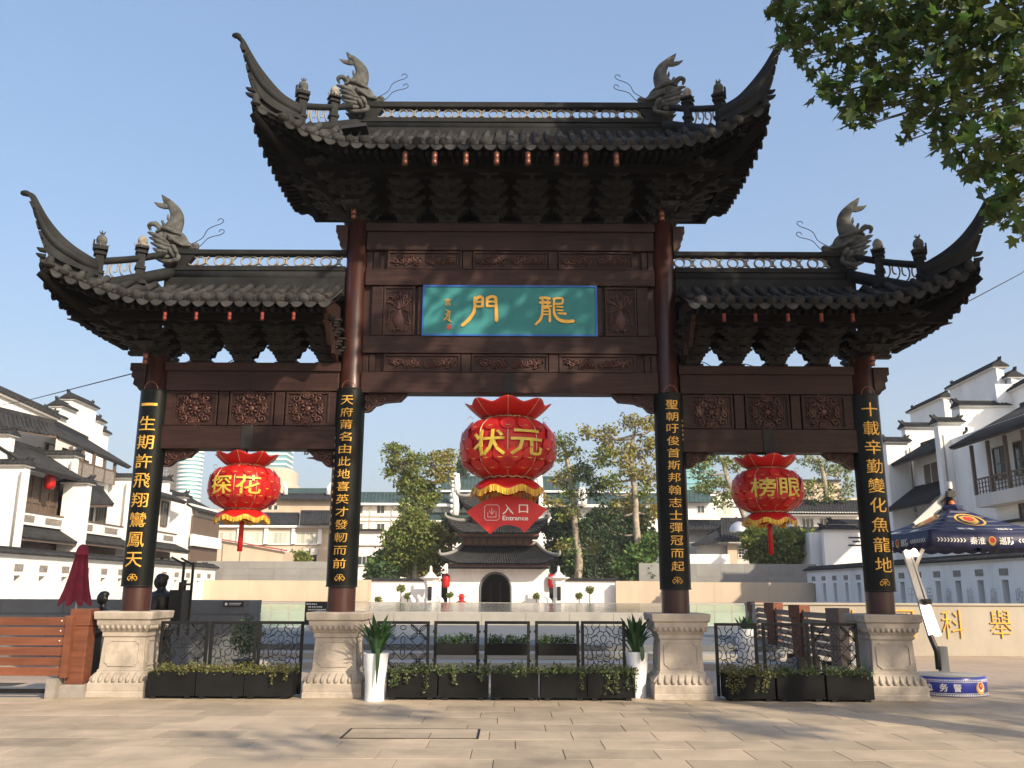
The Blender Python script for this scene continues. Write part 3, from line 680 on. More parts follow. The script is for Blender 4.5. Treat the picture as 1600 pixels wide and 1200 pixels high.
# ================================================================== roofs
YF = 12.35
def make_roof(label, sgns, x_in, xh, eave_px, zrb_px, fin_top, fin_bot, clusters, purlin_py, z_base, x_corner_pillar, rows_dx=0.2065, lamps=(), lampmat='copper', wallpx=None, rail=None, flip=1):
    """sgns: which ends are hipped; all lengths taken for the left side and mirrored"""
    roof = ob('tiled_roof', None, gate, label=label)
    ev = sorted([(abs(p.x), p.y, p.z) for p in (L(*q) for q in eave_px)])
    XC, YC, ZC = ev[-1]
    zrb = zf(zrb_px, D0-0.15)
    def E(x): y, z = itp(ev, abs(x)); return y, z
    ft = [L(*q) for q in fin_top]; fb = [L(*q) for q in fin_bot]
    hb = sorted([(xh, -0.14, zrb)]+[(abs(p.x), p.y, p.z) for p in fb if abs(p.x) < XC]+[(XC, YC, ZC+0.05)])
    YB = 9.0 if len(sgns) == 2 else 0.95
    def T(x):
        if abs(x) <= xh: return (-0.12, zrb)
        y, z = itp(hb, abs(x)); return y, z
    def prof(x, n=7):
        ye, ze = E(x); yt, zt = T(x); out = []
        sag = 0.06*min(1, abs(ye-yt)/1.2)
        for i in range(n):
            t = i/(n-1); out.append(Vector((x, yt+(ye-yt)*t, zt+(ze-zt)*t-sag*4*t*(1-t))))
        return out
    lo = -XC if -1 in sgns else x_in[0]; hi = XC if 1 in sgns else x_in[1]
    def backpt(p, dz):
        if -p.y <= YB: return Vector((p.x, -p.y, p.z+dz))
        return Vector((p.x, YB, p.z+dz+(-p.y-YB)*0.62))
    # deck (roof surface) and soffit, front and back
    NX = 60
    xs = [lo+(hi-lo)*i/NX for i in range(NX+1)]
    for nm, dz, mt in (('roof_deck', -0.03, 'tile'), ('soffit', -0.11, 'bracketshade')):
        m = MB()
        for fb_ in (1, -1):
            rows = [[Vector((p.x, p.y*fb_, p.z+dz)) if fb_ > 0 else backpt(p, dz) for p in prof(x)] for x in xs]
            for a, b in zip(rows, rows[1:]): m.quadstrip(a, b, 0, True)
        for s in sgns:   # hip end surfaces
            for j in range(14):
                def side(u):   # u from -1 to 1 along depth; returns point on the side eave and on the hip line
                    ydep = abs(YC)*u; d = abs(YC)-abs(ydep)
                    x_e, z_e = side_edge(abs(ydep), s); return Vector((x_e, ydep, z_e))
                pass
        m.build(nm, mt, roof)
    # side eave edge: from the corner back to the other corner
    flat0 = ev[0][2]
    def side_edge(yd):
        d = abs(YC)-yd; zz = itp([(0, ZC), (0.12, ZC-(ZC-flat0)*0.30), (0.35, ZC-(ZC-flat0)*0.58), (0.7, ZC-(ZC-flat0)*0.82), (1.2, flat0+0.02), (3, flat0)], d)[0]
        return XC-0.10*min(1, d/1.0), zz
    def side_top(yd):
        # where the hip line has this depth
        best = min(hb, key=lambda q: abs(abs(q[1])-yd)); tb = sorted([(abs(q[1]), q[0], q[2]) for q in hb])
        x_, z_ = itp(tb, yd); return x_, z_
    for s in sgns:
        m = MB(); m2 = MB(); n = 22
        for dz, mm in ((-0.03, m), (-0.11, m2)):
            A = []; B = []
            for i in range(n+1):
                yd = -abs(YC)+(min(abs(YC), YB)+abs(YC))*i/n; xe, ze = side_edge(abs(yd)); xt, zt = side_top(abs(yd))
                if xt > xe-0.01: xt = xe-0.01
                A.append(Vector((s*xe, yd, ze+dz))); B.append(Vector((s*xt, yd, zt+dz)))
            mm.quadstrip(A, B)
        m.build('hip_deck', 'tile', roof); m2.build('hip_soffit', 'bracketshade', roof)
    # one row of cover tiles
    def tilerow(pts, nm_end, parent=roof, seg=3, as_obj=True, mt='tile'):
        k = len(pts); L_ = (pts[-1]-pts[0]).length
        d = (pts[-1]-pts[-2]).normalized(); res = []
        cuts = [0, 0.36, 0.68, 1.0] if L_ > 0.9 else ([0, 0.5, 1.0] if L_ > 0.45 else [0, 1.0])
        def at(t):
            f = t*(k-1); i = min(int(f), k-2); return pts[i].lerp(pts[i+1], f-i)
        for a, b in zip(cuts, cuts[1:]):
            m = MB(); q = [at(a+(b-a)*j/3) for j in range(4)]
            org = q[-1].copy(); q = [p-org for p in q]
            m.tube(q, [0.054, 0.056, 0.057, 0.062], 8)
            if b == 1.0:
                m.tube([Vector((0, 0, 0)), d*0.03], 0.078, 12); m.tube([d*0.03, d*0.036], [0.058, 0.050], 12)
                m.tube([d*0.036, d*0.044], [0.03, 0.018], 8)
            res.append((m, org, b == 1.0))
        return res
    def drip(c, d, across, sc=1.0):
        m = MB(); W = 0.088*sc; a = across
        dn = Vector((0, 0, -1)); f = Vector((d.x, d.y, 0)).normalized()
        out = [(-1, 0.0), (-1, 0.25), (-0.75, 0.62), (-0.35, 0.92), (0, 1.05), (0.35, 0.92), (0.75, 0.62), (1, 0.25), (1, 0.0)]
        fr = [a*(u*W)+dn*(v*0.125*sc-0.03*(1-abs(u)))+f*(0.02+0.02*v) for u, v in out]; bk = [p-f*0.022 for p in fr]
        n = len(out); m.add([*fr, *bk], [tuple(range(n)), tuple(range(2*n-1, n-1, -1))]+[(i, i+n, (i+1) % n+n, (i+1) % n) for i in range(n)])
        m.add([a*-W-d*0.35+Vector((0, 0, 0.035)), a*0-d*0.35, a*W-d*0.35+Vector((0, 0, 0.035)), a*W+Vector((0, 0, 0.0)), a*0+Vector((0, 0, 0.0)), a*-W], [(0, 1, 4, 5), (1, 2, 3, 4)])
        return m
    nrow = int((hi-lo-0.1)/rows_dx); cen = 0 if len(sgns) == 2 else None
    xr = []
    if len(sgns) == 2:
        k = 0
        while k*rows_dx < XC-0.03: xr += [k*rows_dx] + ([-k*rows_dx] if k else []); k += 1
    else:
        s = sgns[0]; x = x_in[0] if s < 0 else x_in[0]
        x = (x_in[1] if s < 0 else x_in[0]); x += s*0.10
        while abs(x) < XC-0.03: xr.append(x); x += s*rows_dx
    cache = {}
    back = MB()
    flatx = ev[0][0]
    for x in xr:
        pts = prof(x, 9)
        if (pts[-1]-pts[0]).length < 0.05: continue
        key = 'flat' if (abs(x) <= min(xh, max(flatx-0.01, 0))) else x
        if key not in cache:
            cache[key] = [(mm.mesh('eave_tile' if e else 'cover_tile', 'tile'), Vector((0, o.y, o.z)), e) for mm, o, e in tilerow(pts, '')]
        for me, o, e in cache[key]:
            ob('eave_tile' if e else 'cover_tile', me, roof, (x, o.y, o.z+R.uniform(-0.004, 0.004)), (R.uniform(-0.01, 0.01), 0, R.uniform(-0.02, 0.02)))
        bp = [Vector((p.x, -p.y, p.z)) for p in pts if -p.y <= YB]
        for mm, o, e in (tilerow(bp, '') if len(bp) > 2 else []):
            mm.xf(Matrix.Translation(o)); back.add(mm.v, mm.f, True)
        # drip tile beside it
        xd = x+rows_dx/2*(1 if x < 0 else -1)*(1 if True else 1)
        if len(sgns) == 2 and abs(x) < 1e-6: continue
        ye, ze = E(xd); ye2, ze2 = E(xd+0.05); y_t, z_t = T(xd)
        dd = Vector((0, ye-y_t, ze-z_t)); dd = dd.normalized() if dd.length > 0.02 else Vector((0, -0.8, -0.6))
        ac_ = Vector((0.05, ye2-ye, ze2-ze)).normalized()
        fl = abs(ac_.z) < 0.02
        if fl and 'drip' in cache: me = cache['drip']
        else:
            me = drip(None, dd, ac_).mesh('drip_tile', 'tile')
            if fl: cache['drip'] = me
        ob('drip_tile', me, roof, (xd, ye+0.01, ze-0.045), (0, R.uniform(-0.03, 0.03), 0))
    back.build('back_tiles', 'tile', roof, kind='stuff')
    # hip end rows
    for s in sgns:
        st = MB(); yd = -abs(YC)+0.16
        while yd < min(abs(YC), YB)-0.1:
            xe, ze = side_edge(abs(yd)); xt, zt = side_top(abs(yd)); xt = min(xt, xe-0.12)
            p0 = Vector((s*xt, yd, zt)); p1 = Vector((s*xe, yd, ze)); q = [p0.lerp(p1, i/5)-Vector((0, 0, 0.10*sin(pi*i/5)*min(1, (xe-xt)))) for i in range(6)]
            for mm, o, e in tilerow(q, ''):
                if yd < 0.3 and e:
                    ob('side_eave_tile', mm.mesh('side_eave_tile', 'tile'), roof, o)
                else:
                    mm.xf(Matrix.Translation(o)); st.add(mm.v, mm.f, True)
            ydd = yd+0.1; xe, ze = side_edge(abs(ydd)); x2, z2 = side_edge(abs(ydd+0.04))
            dm = drip(None, Vector((s*0.8, 0, -0.6)), Vector((0, 1, 0)))
            if yd < 0.3: dm.build('side_drip_tile', 'tile', roof, (s*xe, ydd, ze-0.045))
            else: dm.xf(Matrix.Translation((s*xe, ydd, ze-0.045))); st.add(dm.v, dm.f)
            yd += 0.2065
        st.build('back_tiles', 'tile', roof, kind='stuff')
    # rafters
    rf = MB(); x = lo+0.05
    zp = zf(purlin_py, D0-1.0)
    while x < hi:
        ye, ze = E(x); xi = max(min(x, x_corner_pillar), -x_corner_pillar) if len(sgns) == 2 else (max(x, -x_corner_pillar) if sgns[0] < 0 else min(x, x_corner_pillar))
        rf.bar((xi, -0.75, zp+0.16), (x, ye+0.06, ze-0.16), 0.055, 0.07)
        if YB > 5: rf.bar((xi, 0.75, zp+0.16), (x, -ye-0.06, ze-0.16), 0.055, 0.07)
        x += 0.115
    for s in sgns:
        n = 22
        for i in range(n+1):
            yd = -abs(YC)+(min(abs(YC), YB)+abs(YC))*i/n; xe, ze = side_edge(abs(yd))
            rf.bar((s*(x_corner_pillar+0.35), max(-0.6, min(0.6, yd)), zp+0.14), (s*(xe-0.06), yd, ze-0.16), 0.055, 0.07)
    rf.build('rafters', 'bracketshade', roof, kind='stuff')
    # flying corner beams with stacked brackets (the dark stepped underside of each corner)
    for s in sgns:
        for q in ((1, -1) if YB > 5 else (1,)):
            c = MB(); a = Vector((s*x_corner_pillar, 0, z_base+0.15)); e = Vector((s*(XC-0.02), YC*q, ZC-0.22))
            n = 9
            pts = crv([a, a.lerp(e, 0.35)+Vector((0, 0, 0.0)), a.lerp(e, 0.7)-Vector((0, 0, 0.08)), e], 4)
            c.tube(pts, [0.12, 0.10, 0.09, 0.06], 6)
            c.build('corner_beam', 'bracketshade', roof)
    # purlins and eave boards
    pl_lo = lo+0.35 if -1 in sgns else lo; pl_hi = hi-0.35 if 1 in sgns else hi
    for q, (yy, zz, rr) in enumerate(((-1.0, zp, 0.05), (-0.72, zp+0.03, 0.07), ((1.0, zp, 0.05) if YB > 5 else (0.72, zp+0.14, 0.05)))):
        l2 = -(x_corner_pillar+abs(yy)) if -1 in sgns else lo; h2 = (x_corner_pillar+abs(yy)) if 1 in sgns else hi
        m = MB(); m.box(l2, h2, yy-rr, yy+rr, zz-rr, zz+rr); m.build('purlin', 'bracketshade', roof, bevel=0.006)
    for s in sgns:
        m = MB(); m.box(-0.05, 0.05, -0.95, min(0.95, YB-0.15), -0.05, 0.05); m.build('purlin', 'bracketshade', roof, (s*(x_corner_pillar+0.95), 0, zp), bevel=0.006)
    # ---- bracket sets
    n = 5; h = (zp-0.02-z_base)/n
    def cluster(reach=0.19, wide=1.0, one=False):
        m = MB()
        m.sq([(0.10, 0), (0.15, 0.05), (0.15, 0.09)])
        m.box(-0.20, 0.20, -0.06, 0.06, -0.01, 0.05)
        for k in range(n):
            z = 0.08+h*k; r = 0.12+reach*k
            for q in ((1,) if one else (1, -1)):
                tip = r+0.13
                m.prism([(0, z), (0, z+h*0.55), (-q*tip*0.9, z+h*0.55), (-q*(tip+0.05), z+h*0.30), (-q*(tip+0.01), z+h*0.2), (-q*tip*0.93, z)][::q], -0.035*wide, 0.035*wide, ax='yz')
                for jj, w_ in ((k, 0.17+0.035*(k % 2)), (k-1, 0.27)):
                    if jj < 0: continue
                    yy = -q*(0.12+reach*jj)
                    W = w_*wide
                    m.prism([(-W, z+h*0.35), (-W, z+h*0.75), (W, z+h*0.75), (W, z+h*0.35), (W*0.6, z+h*0.08), (-W*0.6, z+h*0.08)], yy-0.03, yy+0.03)
                    for bx in (-W, 0, W): m.box(bx-0.045, bx+0.045, yy-0.05, yy+0.05, z+h*0.75, z+h*1.02)
        return m
    cme = cluster(one=True).mesh('bracket_set', 'bracket'); cme2 = cluster(0.27, 0.8, True).mesh('bracket_set', 'bracket')
    for x in clusters: ob('bracket_set', cme, roof, (x, 0, z_base))
    for s in sgns:
        X = s*x_corner_pillar
        ob('bracket_set', cme, roof, (X, 0, z_base+0.03)); ob('bracket_set', cme, roof, (X, 0.02, z_base+0.035), (0, 0, pi))
        for ang, c_ in ((90, cme), (45, cme2), (25, cme2), (65, cme2), (135, cme2), (110, cme2), (155, cme2)):
            ob('bracket_set', c_, roof, (X+s*0.05, 0, z_base+0.03+0.001*ang), (0, 0, s*radians(ang)))
        for yy in (-0.42, 0.42): ob('bracket_set', cme, roof, (X+s*0.06, yy, z_base+0.16), (0, 0, s*radians(90)))
        for xx in (0.32,):
            ob('bracket_set', cme, roof, (X+s*xx, 0, z_base+0.17))
    # scalloped board behind the sets
    xl = -x_corner_pillar if -1 in sgns else lo; xr_ = x_corner_pillar if 1 in sgns else hi
    m = MB(); ztop = zp+0.3; step = 0.7; cl = sorted(clusters)
    bps = [xl]+cl+[xr_]
    for a, b in zip(bps, bps[1:]):
        w_ = (b-a); q0 = z_base+0.015
        ht = min(0.34, w_*0.5)
        pol = [(a, ztop), (a, q0), (a+w_*0.17, q0), (a+w_*0.22, q0+ht*0.30), (a+w_*0.30, q0+ht*0.32), (a+w_*0.34, q0+ht*0.62), (a+w_*0.42, q0+ht*0.68), (a+w_*0.47, q0+ht*0.92), (a+w_*0.5, q0+ht),
               (a+w_*0.53, q0+ht*0.92), (a+w_*0.58, q0+ht*0.68), (a+w_*0.66, q0+ht*0.62), (a+w_*0.70, q0+ht*0.32), (a+w_*0.78, q0+ht*0.30), (a+w_*0.83, q0), (b, q0), (b, ztop)]
        m = MB(); m.prism(pol, -0.02, 0.02); m.build('scalloped_board', 'bracketshade', roof)
    # ---- ridge wall
    (yt0, yt1, yo1, yl1, ym1) = rail    # picture rows: top rail top/bottom, openwork bottom, lower rail bottom, moulding bottom
    Z = [zf(q, D0-0.06) for q in rail]
    zb = zrb-0.05
    def seg(x0, x1):
        if x0 > x1: x0, x1 = x1, x0
        for nm, yy, za, zc_, in (('top_rail', 0.085, Z[1], Z[0]), ('lower_rail', 0.075, Z[3], Z[2])):
            mm = MB(); mm.box(x0, x1, -yy, yy, za, zc_); mm.build(nm, 'ridge', roof, bevel=0.012)
        mm = MB(); mm.box(x0-0.001, x1+0.001, -0.10, 0.10, Z[3]-0.012, Z[3]+0.01); mm.build('ridge_lip', 'ridge', roof)
        mm = MB(); r_ = (Z[3]-Z[4])/2
        mm.tube([(x0, 0, Z[4]+r_), (x1, 0, Z[4]+r_)], [r_*1.25, r_*1.25], 12); mm.build('ridge_roll', 'ridge', roof)
        mm = MB(); mm.box(x0, x1, -0.12, 0.12, zb-0.1, Z[4]+0.02); mm.build('ridge_base', 'ridge', roof)
    rx = wallpx[0]   # |x| where the openwork ends
    e0, e1 = (-rx if -1 in sgns else x_in[0]), (rx if 1 in sgns else x_in[1])
    full0, full1 = (-xh-0.12 if -1 in sgns else x_in[0]), (xh+0.12 if 1 in sgns else x_in[1])
    seg(full0, full1)
    zc = (Z[1]+Z[2])/2; hh = (Z[1]-Z[2])
    rr = hh*0.40; ring = MB()
    for cx in (0,):
        ring.tube([(cx+cos(a)*rr, 0, sin(a)*rr) for a in [2*pi*i/14 for i in range(15)]], 0.013, 5, flat=3.2, cap=False)
    def arc(mm, cx, cz, r, a0, a1):
        mm.tube([(cx+cos(a0+(a1-a0)*i/7)*r, 0, cz+sin(a0+(a1-a0)*i/7)*r) for i in range(8)], 0.013, 5, flat=3.2)
    px_ = rr*2.05
    cx = rr*2.05+px_*0.0
    w2 = rr*1.25
    for s_ in (-1, 1):
        arc(ring, rr*2.55+s_*rr*1.15, 0, rr*0.98, (0.35*pi if s_ > 0 else -0.65*pi)+(0 if s_ < 0 else 0.30*pi), (1.35*pi if s_ > 0 else 0.65*pi))
    arc(ring, rr*2.55, -rr*1.25, rr*0.75, 0.1*pi, 0.9*pi); arc(ring, rr*2.55, rr*1.25, rr*0.75, 1.1*pi, 1.9*pi)
    rme = ring.mesh('openwork_tile', 'openwork')
    pitch = rr*5.3; nn = max(1, round((e1-e0)/pitch)); pitch = (e1-e0)/nn
    for i in range(nn): ob('openwork_tile', rme, roof, (e0+pitch*(i+0.22), 0, zc), scale=(pitch/(rr*5.3), 1, 1))
    for s in sgns:
        a0 = s*rx
        m = MB(); m.box(min(a0, s*(xh+0.02)), max(a0, s*(xh+0.02)), -0.06, 0.06, Z[2]-0.01, Z[1]+0.01)
        m.prism([(a0, Z[1]+0.01), (a0-s*0.16, Z[1]+0.01), (a0, Z[2]-0.01)], -0.06, 0.06); m.build('ridge_end_block', 'ridge', roof, bevel=0.006)
    # ---- hip ridge: low wall with openwork, posts, and the flying horn
    for s in sgns:
        def mir(p): return Vector((s*abs(p.x), p.y, p.z))
        tp = [mir(p) for p in ft]; bt = [mir(p) for p in fb]
        # fin
        k = 30
        A = crv([q-Vector((0, 0, 0.03)) for q in tp], 8); B = crv([b_.lerp(a_, min(0.2, 0.03*i_)) for i_, (a_, b_) in enumerate(zip(tp, bt))], 8)
        def res(c, k):
            out = []
            for i in range(k+1):
                f = i/k*(len(c)-1); j = min(int(f), len(c)-2); out.append(c[j].lerp(c[j+1], f-j))
            return out
        A = res(A, k); B = res(B, k)
        m = MB(); wd = [0.065-0.028*i/k for i in range(k+1)]
        vs = []
        for i in range(k+1):
            d = (A[min(i+1, k)]-A[max(i-1, 0)]); d.z = 0
            if d.length < 1e-4: d = Vector((s, -0.6, 0))
            d.normalize(); nrm = Vector((-d.y, d.x, 0))*wd[i]
            vs += [A[i]+nrm, A[i]-nrm, B[i]-nrm, B[i]+nrm]
        fs = [(i*4+j, i*4+(j+1) % 4, (i+1)*4+(j+1) % 4, (i+1)*4+j) for i in range(k) for j in range(4)]+[(0, 1, 2, 3), (k*4+3, k*4+2, k*4+1, k*4)]
        m.add(vs, fs); m.build('flying_horn', 'ridge', roof)
        m = MB(); m.tube(A, [0.045, 0.042, 0.038, 0.036, 0.035, 0.045], 8); m.ball(A[-1]+Vector((s*0.02, 0, 0.01)), 0.055, 8, sc=(1.4, 1, 0.8)); m.build('horn_roll', 'ridge', roof)
        m = MB(); C_ = [a.lerp(b, 0.42)+Vector((0, -0.03, 0)) for a, b in zip(A, B)]; m.tube(C_[:int(k*0.8)], [0.085, 0.07, 0.05], 6); m.build('horn_moulding', 'ridge', roof)
        # little steps along the outer edge
        for q in range(7):
            f = 0.52+0.065*q; i = int(f*k); c = B[i]; d = (B[min(i+1, k)]-B[i-1]).normalized()
            m = MB(); m.bar(c-d*0.06, c+d*0.05, 0.09, 0.05); m.build('horn_step', 'ridge', roof, (s*0.012, 0, 0))
        # curling leaf below the horn
        i = int(0.60*k); c = B[i]
        for q in range(2):
            m = MB(); m.tube(crv([c+Vector((0, 0, -0.10*q)), c+Vector((s*0.07, -0.03, -0.09*q-0.0)), c+Vector((s*0.12, -0.04, 0.03-0.09*q))], 4), [0.045, 0.035, 0.012], 6); m.build('horn_curl', 'ridge', roof, (0, 0, -0.05))
        # low wall from the ridge end to the first fin station
        a = Vector((s*(xh+0.05), -0.02, (Z[0]+Z[1])/2)); b = A[1]
        for off, r_, nm in ((0, 0.055, 'hip_top_rail'),):
            m = MB(); m.tube(crv([a, a.lerp(b, 0.5)-Vector((0, 0, 0.03)), b], 5), r_, 8); m.build(nm, 'ridge', roof)
        a2 = Vector((s*(xh+0.05), -0.05, Z[3]-0.05)); b2 = A[1]-Vector((0, 0, (Z[0]-Z[3])+0.02))
        m = MB(); m.tube(crv([a2, a2.lerp(b2, 0.5)-Vector((0, 0, 0.02)), b2, B[4]], 5), 0.10, 8); m.build('hip_roll', 'ridge', roof)
        m = MB(); dv = (b2-a2); 
        for t_ in (0.58, 0.70, 0.82):
            c = a.lerp(b, t_)*0.5+a2.lerp(b2, t_)*0.5+Vector((0, 0, 0.05))
            for sg in (-1, 1):
                pts = [c+Vector((dv.x, dv.y, 0)).normalized()*(sg*(0.085-0.065*cos(u)))+Vector((0, 0, 0.11*sin(u))) for u in [-pi/2+pi*j/6 for j in range(7)]]
                m.tube(pts, 0.014, 5)
        m.build('hip_openwork', 'openwork', roof)
        # posts with finials
        for (t_, hgt) in ((0.42, 0.0), (0.93, 0.05)):
            c = a.lerp(b, t_); base = a2.lerp(b2, t_)
            p = MB(); zb0 = base.z-0.10; zt0 = c.z+0.10+hgt
            p.box(-0.06, 0.06, -0.06, 0.06, 0, zt0-zb0)
            p.box(-0.10, 0.10, -0.10, 0.10, zt0-zb0, zt0-zb0+0.035); p.box(-0.08, 0.08, -0.08, 0.08, (zt0-zb0)*0.40, (zt0-zb0)*0.40+0.05)
            p.box(-0.10, 0.10, -0.10, 0.10, -0.02, 0.05); p.box(-0.09, 0.09, -0.09, 0.09, zt0-zb0-0.08, zt0-zb0-0.04)
            p.box(s*0.09, s*0.115, -0.03, 0.03, zt0-zb0, zt0-zb0+0.16) if t_ > 0.5 else None
            p.build('hip_post', 'ridge', roof, (c.x, c.y-0.04, zb0), (0, 0, 0.5*s*-1), bevel=0.006)
            f = MB()
            f.lathe([(0.05, 0), (0.115, 0.03), (0.12, 0.055), (0.06, 0.07), (0.09, 0.10), (0.098, 0.15), (0.085, 0.20), (0.05, 0.235), (0.022, 0.25), (0.02, 0.27), (0.001, 0.275)] if t_ > 0.5 else
                    [(0.05, 0), (0.10, 0.025), (0.105, 0.045), (0.06, 0.055), (0.085, 0.08), (0.095, 0.12), (0.085, 0.165), (0.045, 0.21), (0.001, 0.235)], 12)
            for kk in range(5):
                an = kk*2*pi/5
                if t_ > 0.5: f.tube([(0, 0, 0.26), (cos(an)*0.035, sin(an)*0.035, 0.275), (cos(an)*0.06, sin(an)*0.06, 0.31)], [0.012, 0.014, 0.004], 5)
                f.tube([(cos(an)*0.08, sin(an)*0.08, 0.03), (cos(an)*0.135, sin(an)*0.135, 0.05), (cos(an)*0.12, sin(an)*0.12, -0.03)], [0.02, 0.02, 0.008], 5)
            f.build('fruit_finial', 'fishclay' if t_ > 0.5 else 'peachclay', roof, (c.x, c.y-0.04, zt0+0.035), scale=(0.82, 0.82, 0.9))
    # small copper downlights
    for lx, ly, lyy in lamps:
        p = L(lx, ly, lyy); m = MB(); m.lathe([(0.001, 0.20), (0.044, 0.20), (0.044, 0.09), (0.040, 0.088), (0.040, 0.078), (0.044, 0.076), (0.046, 0), (0.001, 0)], 14)
        ks = 0.6 if (len(sgns) == 1 and lyy < 13) else 1.0; ob('downlight', m.mesh('downlight', 'redlamp' if ks < 1 else lampmat), roof, (p.x, p.y, p.z-0.10), scale=(ks, ks, ks))
        m = MB(); m.bar((0, 0, 0.18), (0, 0, 0.55), 0.012, 0.012); m.build('lamp_stem', 'cable', roof, (p.x, p.y, p.z-0.10))
    return roof

def fish(roof, cx, s, zb):
    """clay dragon-fish: head to the middle of the gate, tail in the air; s = +1 head looks to +x"""
    K = 0.00172
    def q(X, Z, y=0.0): return Vector((s*(X-450)*K, y, (840-Z)*K))
    o = ob('dragon_fish', None, None)
    bpy.data.objects.remove(o)
    m = MB()
    body = [q(380, 560), q(420, 480), q(455, 400), q(462, 330), q(440, 265), q(405, 215), q(370, 170), q(345, 135)]
    m.tube(crv(body, 4), [c*K for c in (120, 100, 82, 68, 56, 44, 32, 18)], 14, flat=0.62)
    m.tube(crv([q(380, 185), q(345, 160), q(318, 125), q(290, 88)], 3), [c*K for c in (30, 34, 22, 3)], 8, flat=0.45)
    m.tube(crv([q(385, 215), q(335, 212), q(275, 200), q(222, 168)], 3), [c*K for c in (28, 34, 24, 3)], 8, flat=0.45)
    m.ball(q(385, 560), 130*K, 14, sc=(1, 0.75, 1.0))
    m.tube(crv([q(420, 560), q(500, 575), q(570, 620), q(630, 640), q(700, 645)], 4), [c*K for c in (110, 88, 50, 30, 24)], 12, flat=0.8)
    m.ball(q(670, 625), 28*K, 8, sc=(1.4, 1.2, 1)); m.ball(q(505, 545), 34*K, 8, sc=(1.2, 2.0, 0.9)); m.ball(q(525, 570, -0.06), 20*K, 8)
    m.ball(q(525, 570, 0.06), 20*K, 8)
    m.tube(crv([q(440, 640), q(520, 668), q(600, 680), q(680, 668)], 4), [c*K for c in (40, 26, 18, 10)], 8)
    for X in range(560, 690, 18):
        m.tube([q(X, 655, -0.03), q(X+3, 672, -0.03)], [6*K, 1*K], 5)
    m.tube(crv([q(330, 470), q(300, 430), q(270, 395), q(245, 380)], 3), [c*K for c in (24, 20, 16, 12)], 7)
    m.tube(crv([q(360, 450), q(335, 400), q(320, 365)], 3), [c*K for c in (22, 16, 12)], 7)
    m.tube(crv([q(400, 380), q(378, 345), q(372, 300)], 3), [c*K for c in (14, 16, 6)], 6)
    m.build('fish_body', 'fishclay', roof, (cx, 0, zb))
    m = MB()
    for yy in (-1, 1):
        for pts in ([(225, 520), (300, 560), (380, 605), (445, 640)], [(245, 575), (330, 615), (400, 655), (485, 668)], [(262, 628), (350, 672), (430, 705), (505, 692)], [(290, 685), (360, 728), (430, 742), (480, 722)],
                    [(300, 742), (370, 780), (430, 786), (475, 762)], [(335, 800), (400, 826), (470, 838), (545, 818), (552, 775), (495, 742)], [(440, 680), (475, 725), (505, 785)], [(470, 650), (515, 705), (540, 760)]):
            k = len(pts)-1
            m.tube(crv([q(a, b, yy*(0.13+0.07*sin(pi*i_/k))) for i_, (a, b) in enumerate(pts)], 5), [c_*K for c_ in (7, 22, 25, 22, 9)], 7)
        m.tube(crv([q(255, 505, yy*0.15), q(245, 462, yy*0.18), q(290, 448, yy*0.19), q(345, 492, yy*0.18), q(310, 525, yy*0.17)], 4), [c_*K for c_ in (10, 22, 24, 20, 8)], 7)
        m.tube(crv([q(330, 480, yy*0.15), q(400, 488, yy*0.17), q(470, 512, yy*0.14), q(545, 540, yy*0.09)], 4), [c_*K for c_ in (14, 26, 24, 10)], 7)
        m.tube(crv([q(430, 560, yy*0.18), q(480, 600, yy*0.16), q(560, 640, yy*0.09), q(640, 640, yy*0.06)], 4), [c_*K for c_ in (12, 22, 16, 8)], 7)
        m.ball(q(455, 590, yy*0.15), 30*K, 8); m.ball(q(360, 560, yy*0.16), 34*K, 8)
    m.build('fish_mane', 'fishclay', roof, (cx, 0, zb))
    for pts in ([(620, 625), (690, 588), (745, 545), (780, 470), (840, 430), (905, 405), (932, 375), (915, 352), (885, 356), (875, 375)], [(710, 650), (745, 615), (790, 560), (850, 535), (915, 518), (946, 490), (932, 466), (905, 470), (895, 492)]):
        m = MB(); m.tube(crv([q(a, b, -0.03) for a, b in pts], 4), 0.0065, 5); m.build('whisker', 'cable', roof, (cx, 0, zb))

ZB_IN, ZB_OUT = zf(349, D0-0.2), zf(568, D0-0.2)
top_fin_t = [(470, 165, 12.50), (446, 151, 12.36), (430, 136, 12.28), (412, 114, 12.20), (400, 97, 12.15), (390, 80, 12.11), (381, 64, 12.08), (372, 54, 12.05)]
top_fin_b = [(470, 190, 12.50), (448, 181, 12.34), (432, 176, 12.26), (412, 164, 12.20), (400, 147, 12.15), (392, 125, 12.12), (384, 88, 12.09), (374, 58, 12.05)]
top_eave = [(700, 222, 12.35), (600, 221, 12.35), (551, 219, 12.35), (528, 216, 12.34), (504, 211, 12.32), (480, 203, 12.29), (459, 192, 12.26), (435, 180, 12.23), (414, 168, 12.19), (394, 157, 12.15)]
top_roof = make_roof('upper roof over the middle bay, highest of the three', (-1, 1), None, 2.62, top_eave, 206, top_fin_t, top_fin_b,
    [-1.74, -1.045, -0.35, 0.35, 1.045, 1.74], 263, ZB_IN, 2.56,
    lamps=[(633, 248, 12.38), (679, 248, 12.38), (728, 248, 12.38), (776, 248, 12.38), (825, 248, 12.38), (870, 248, 12.38), (915, 249, 12.38), (963, 249, 12.38), (553, 333, 13.45), (1034, 336, 13.45)],
    wallpx=(2.36,), rail=(160, 168.5, 184, 191, 204))
for s in (-1, 1): fish(top_roof, s*2.66, -s, zf(185, D0))
sd_t = [(150, 407, 12.50), (138, 400, 12.40), (114, 384, 12.29), (92, 364, 12.20), (73, 340, 12.14), (60, 318, 12.10), (52, 304, 12.07), (42, 300, 12.05)]
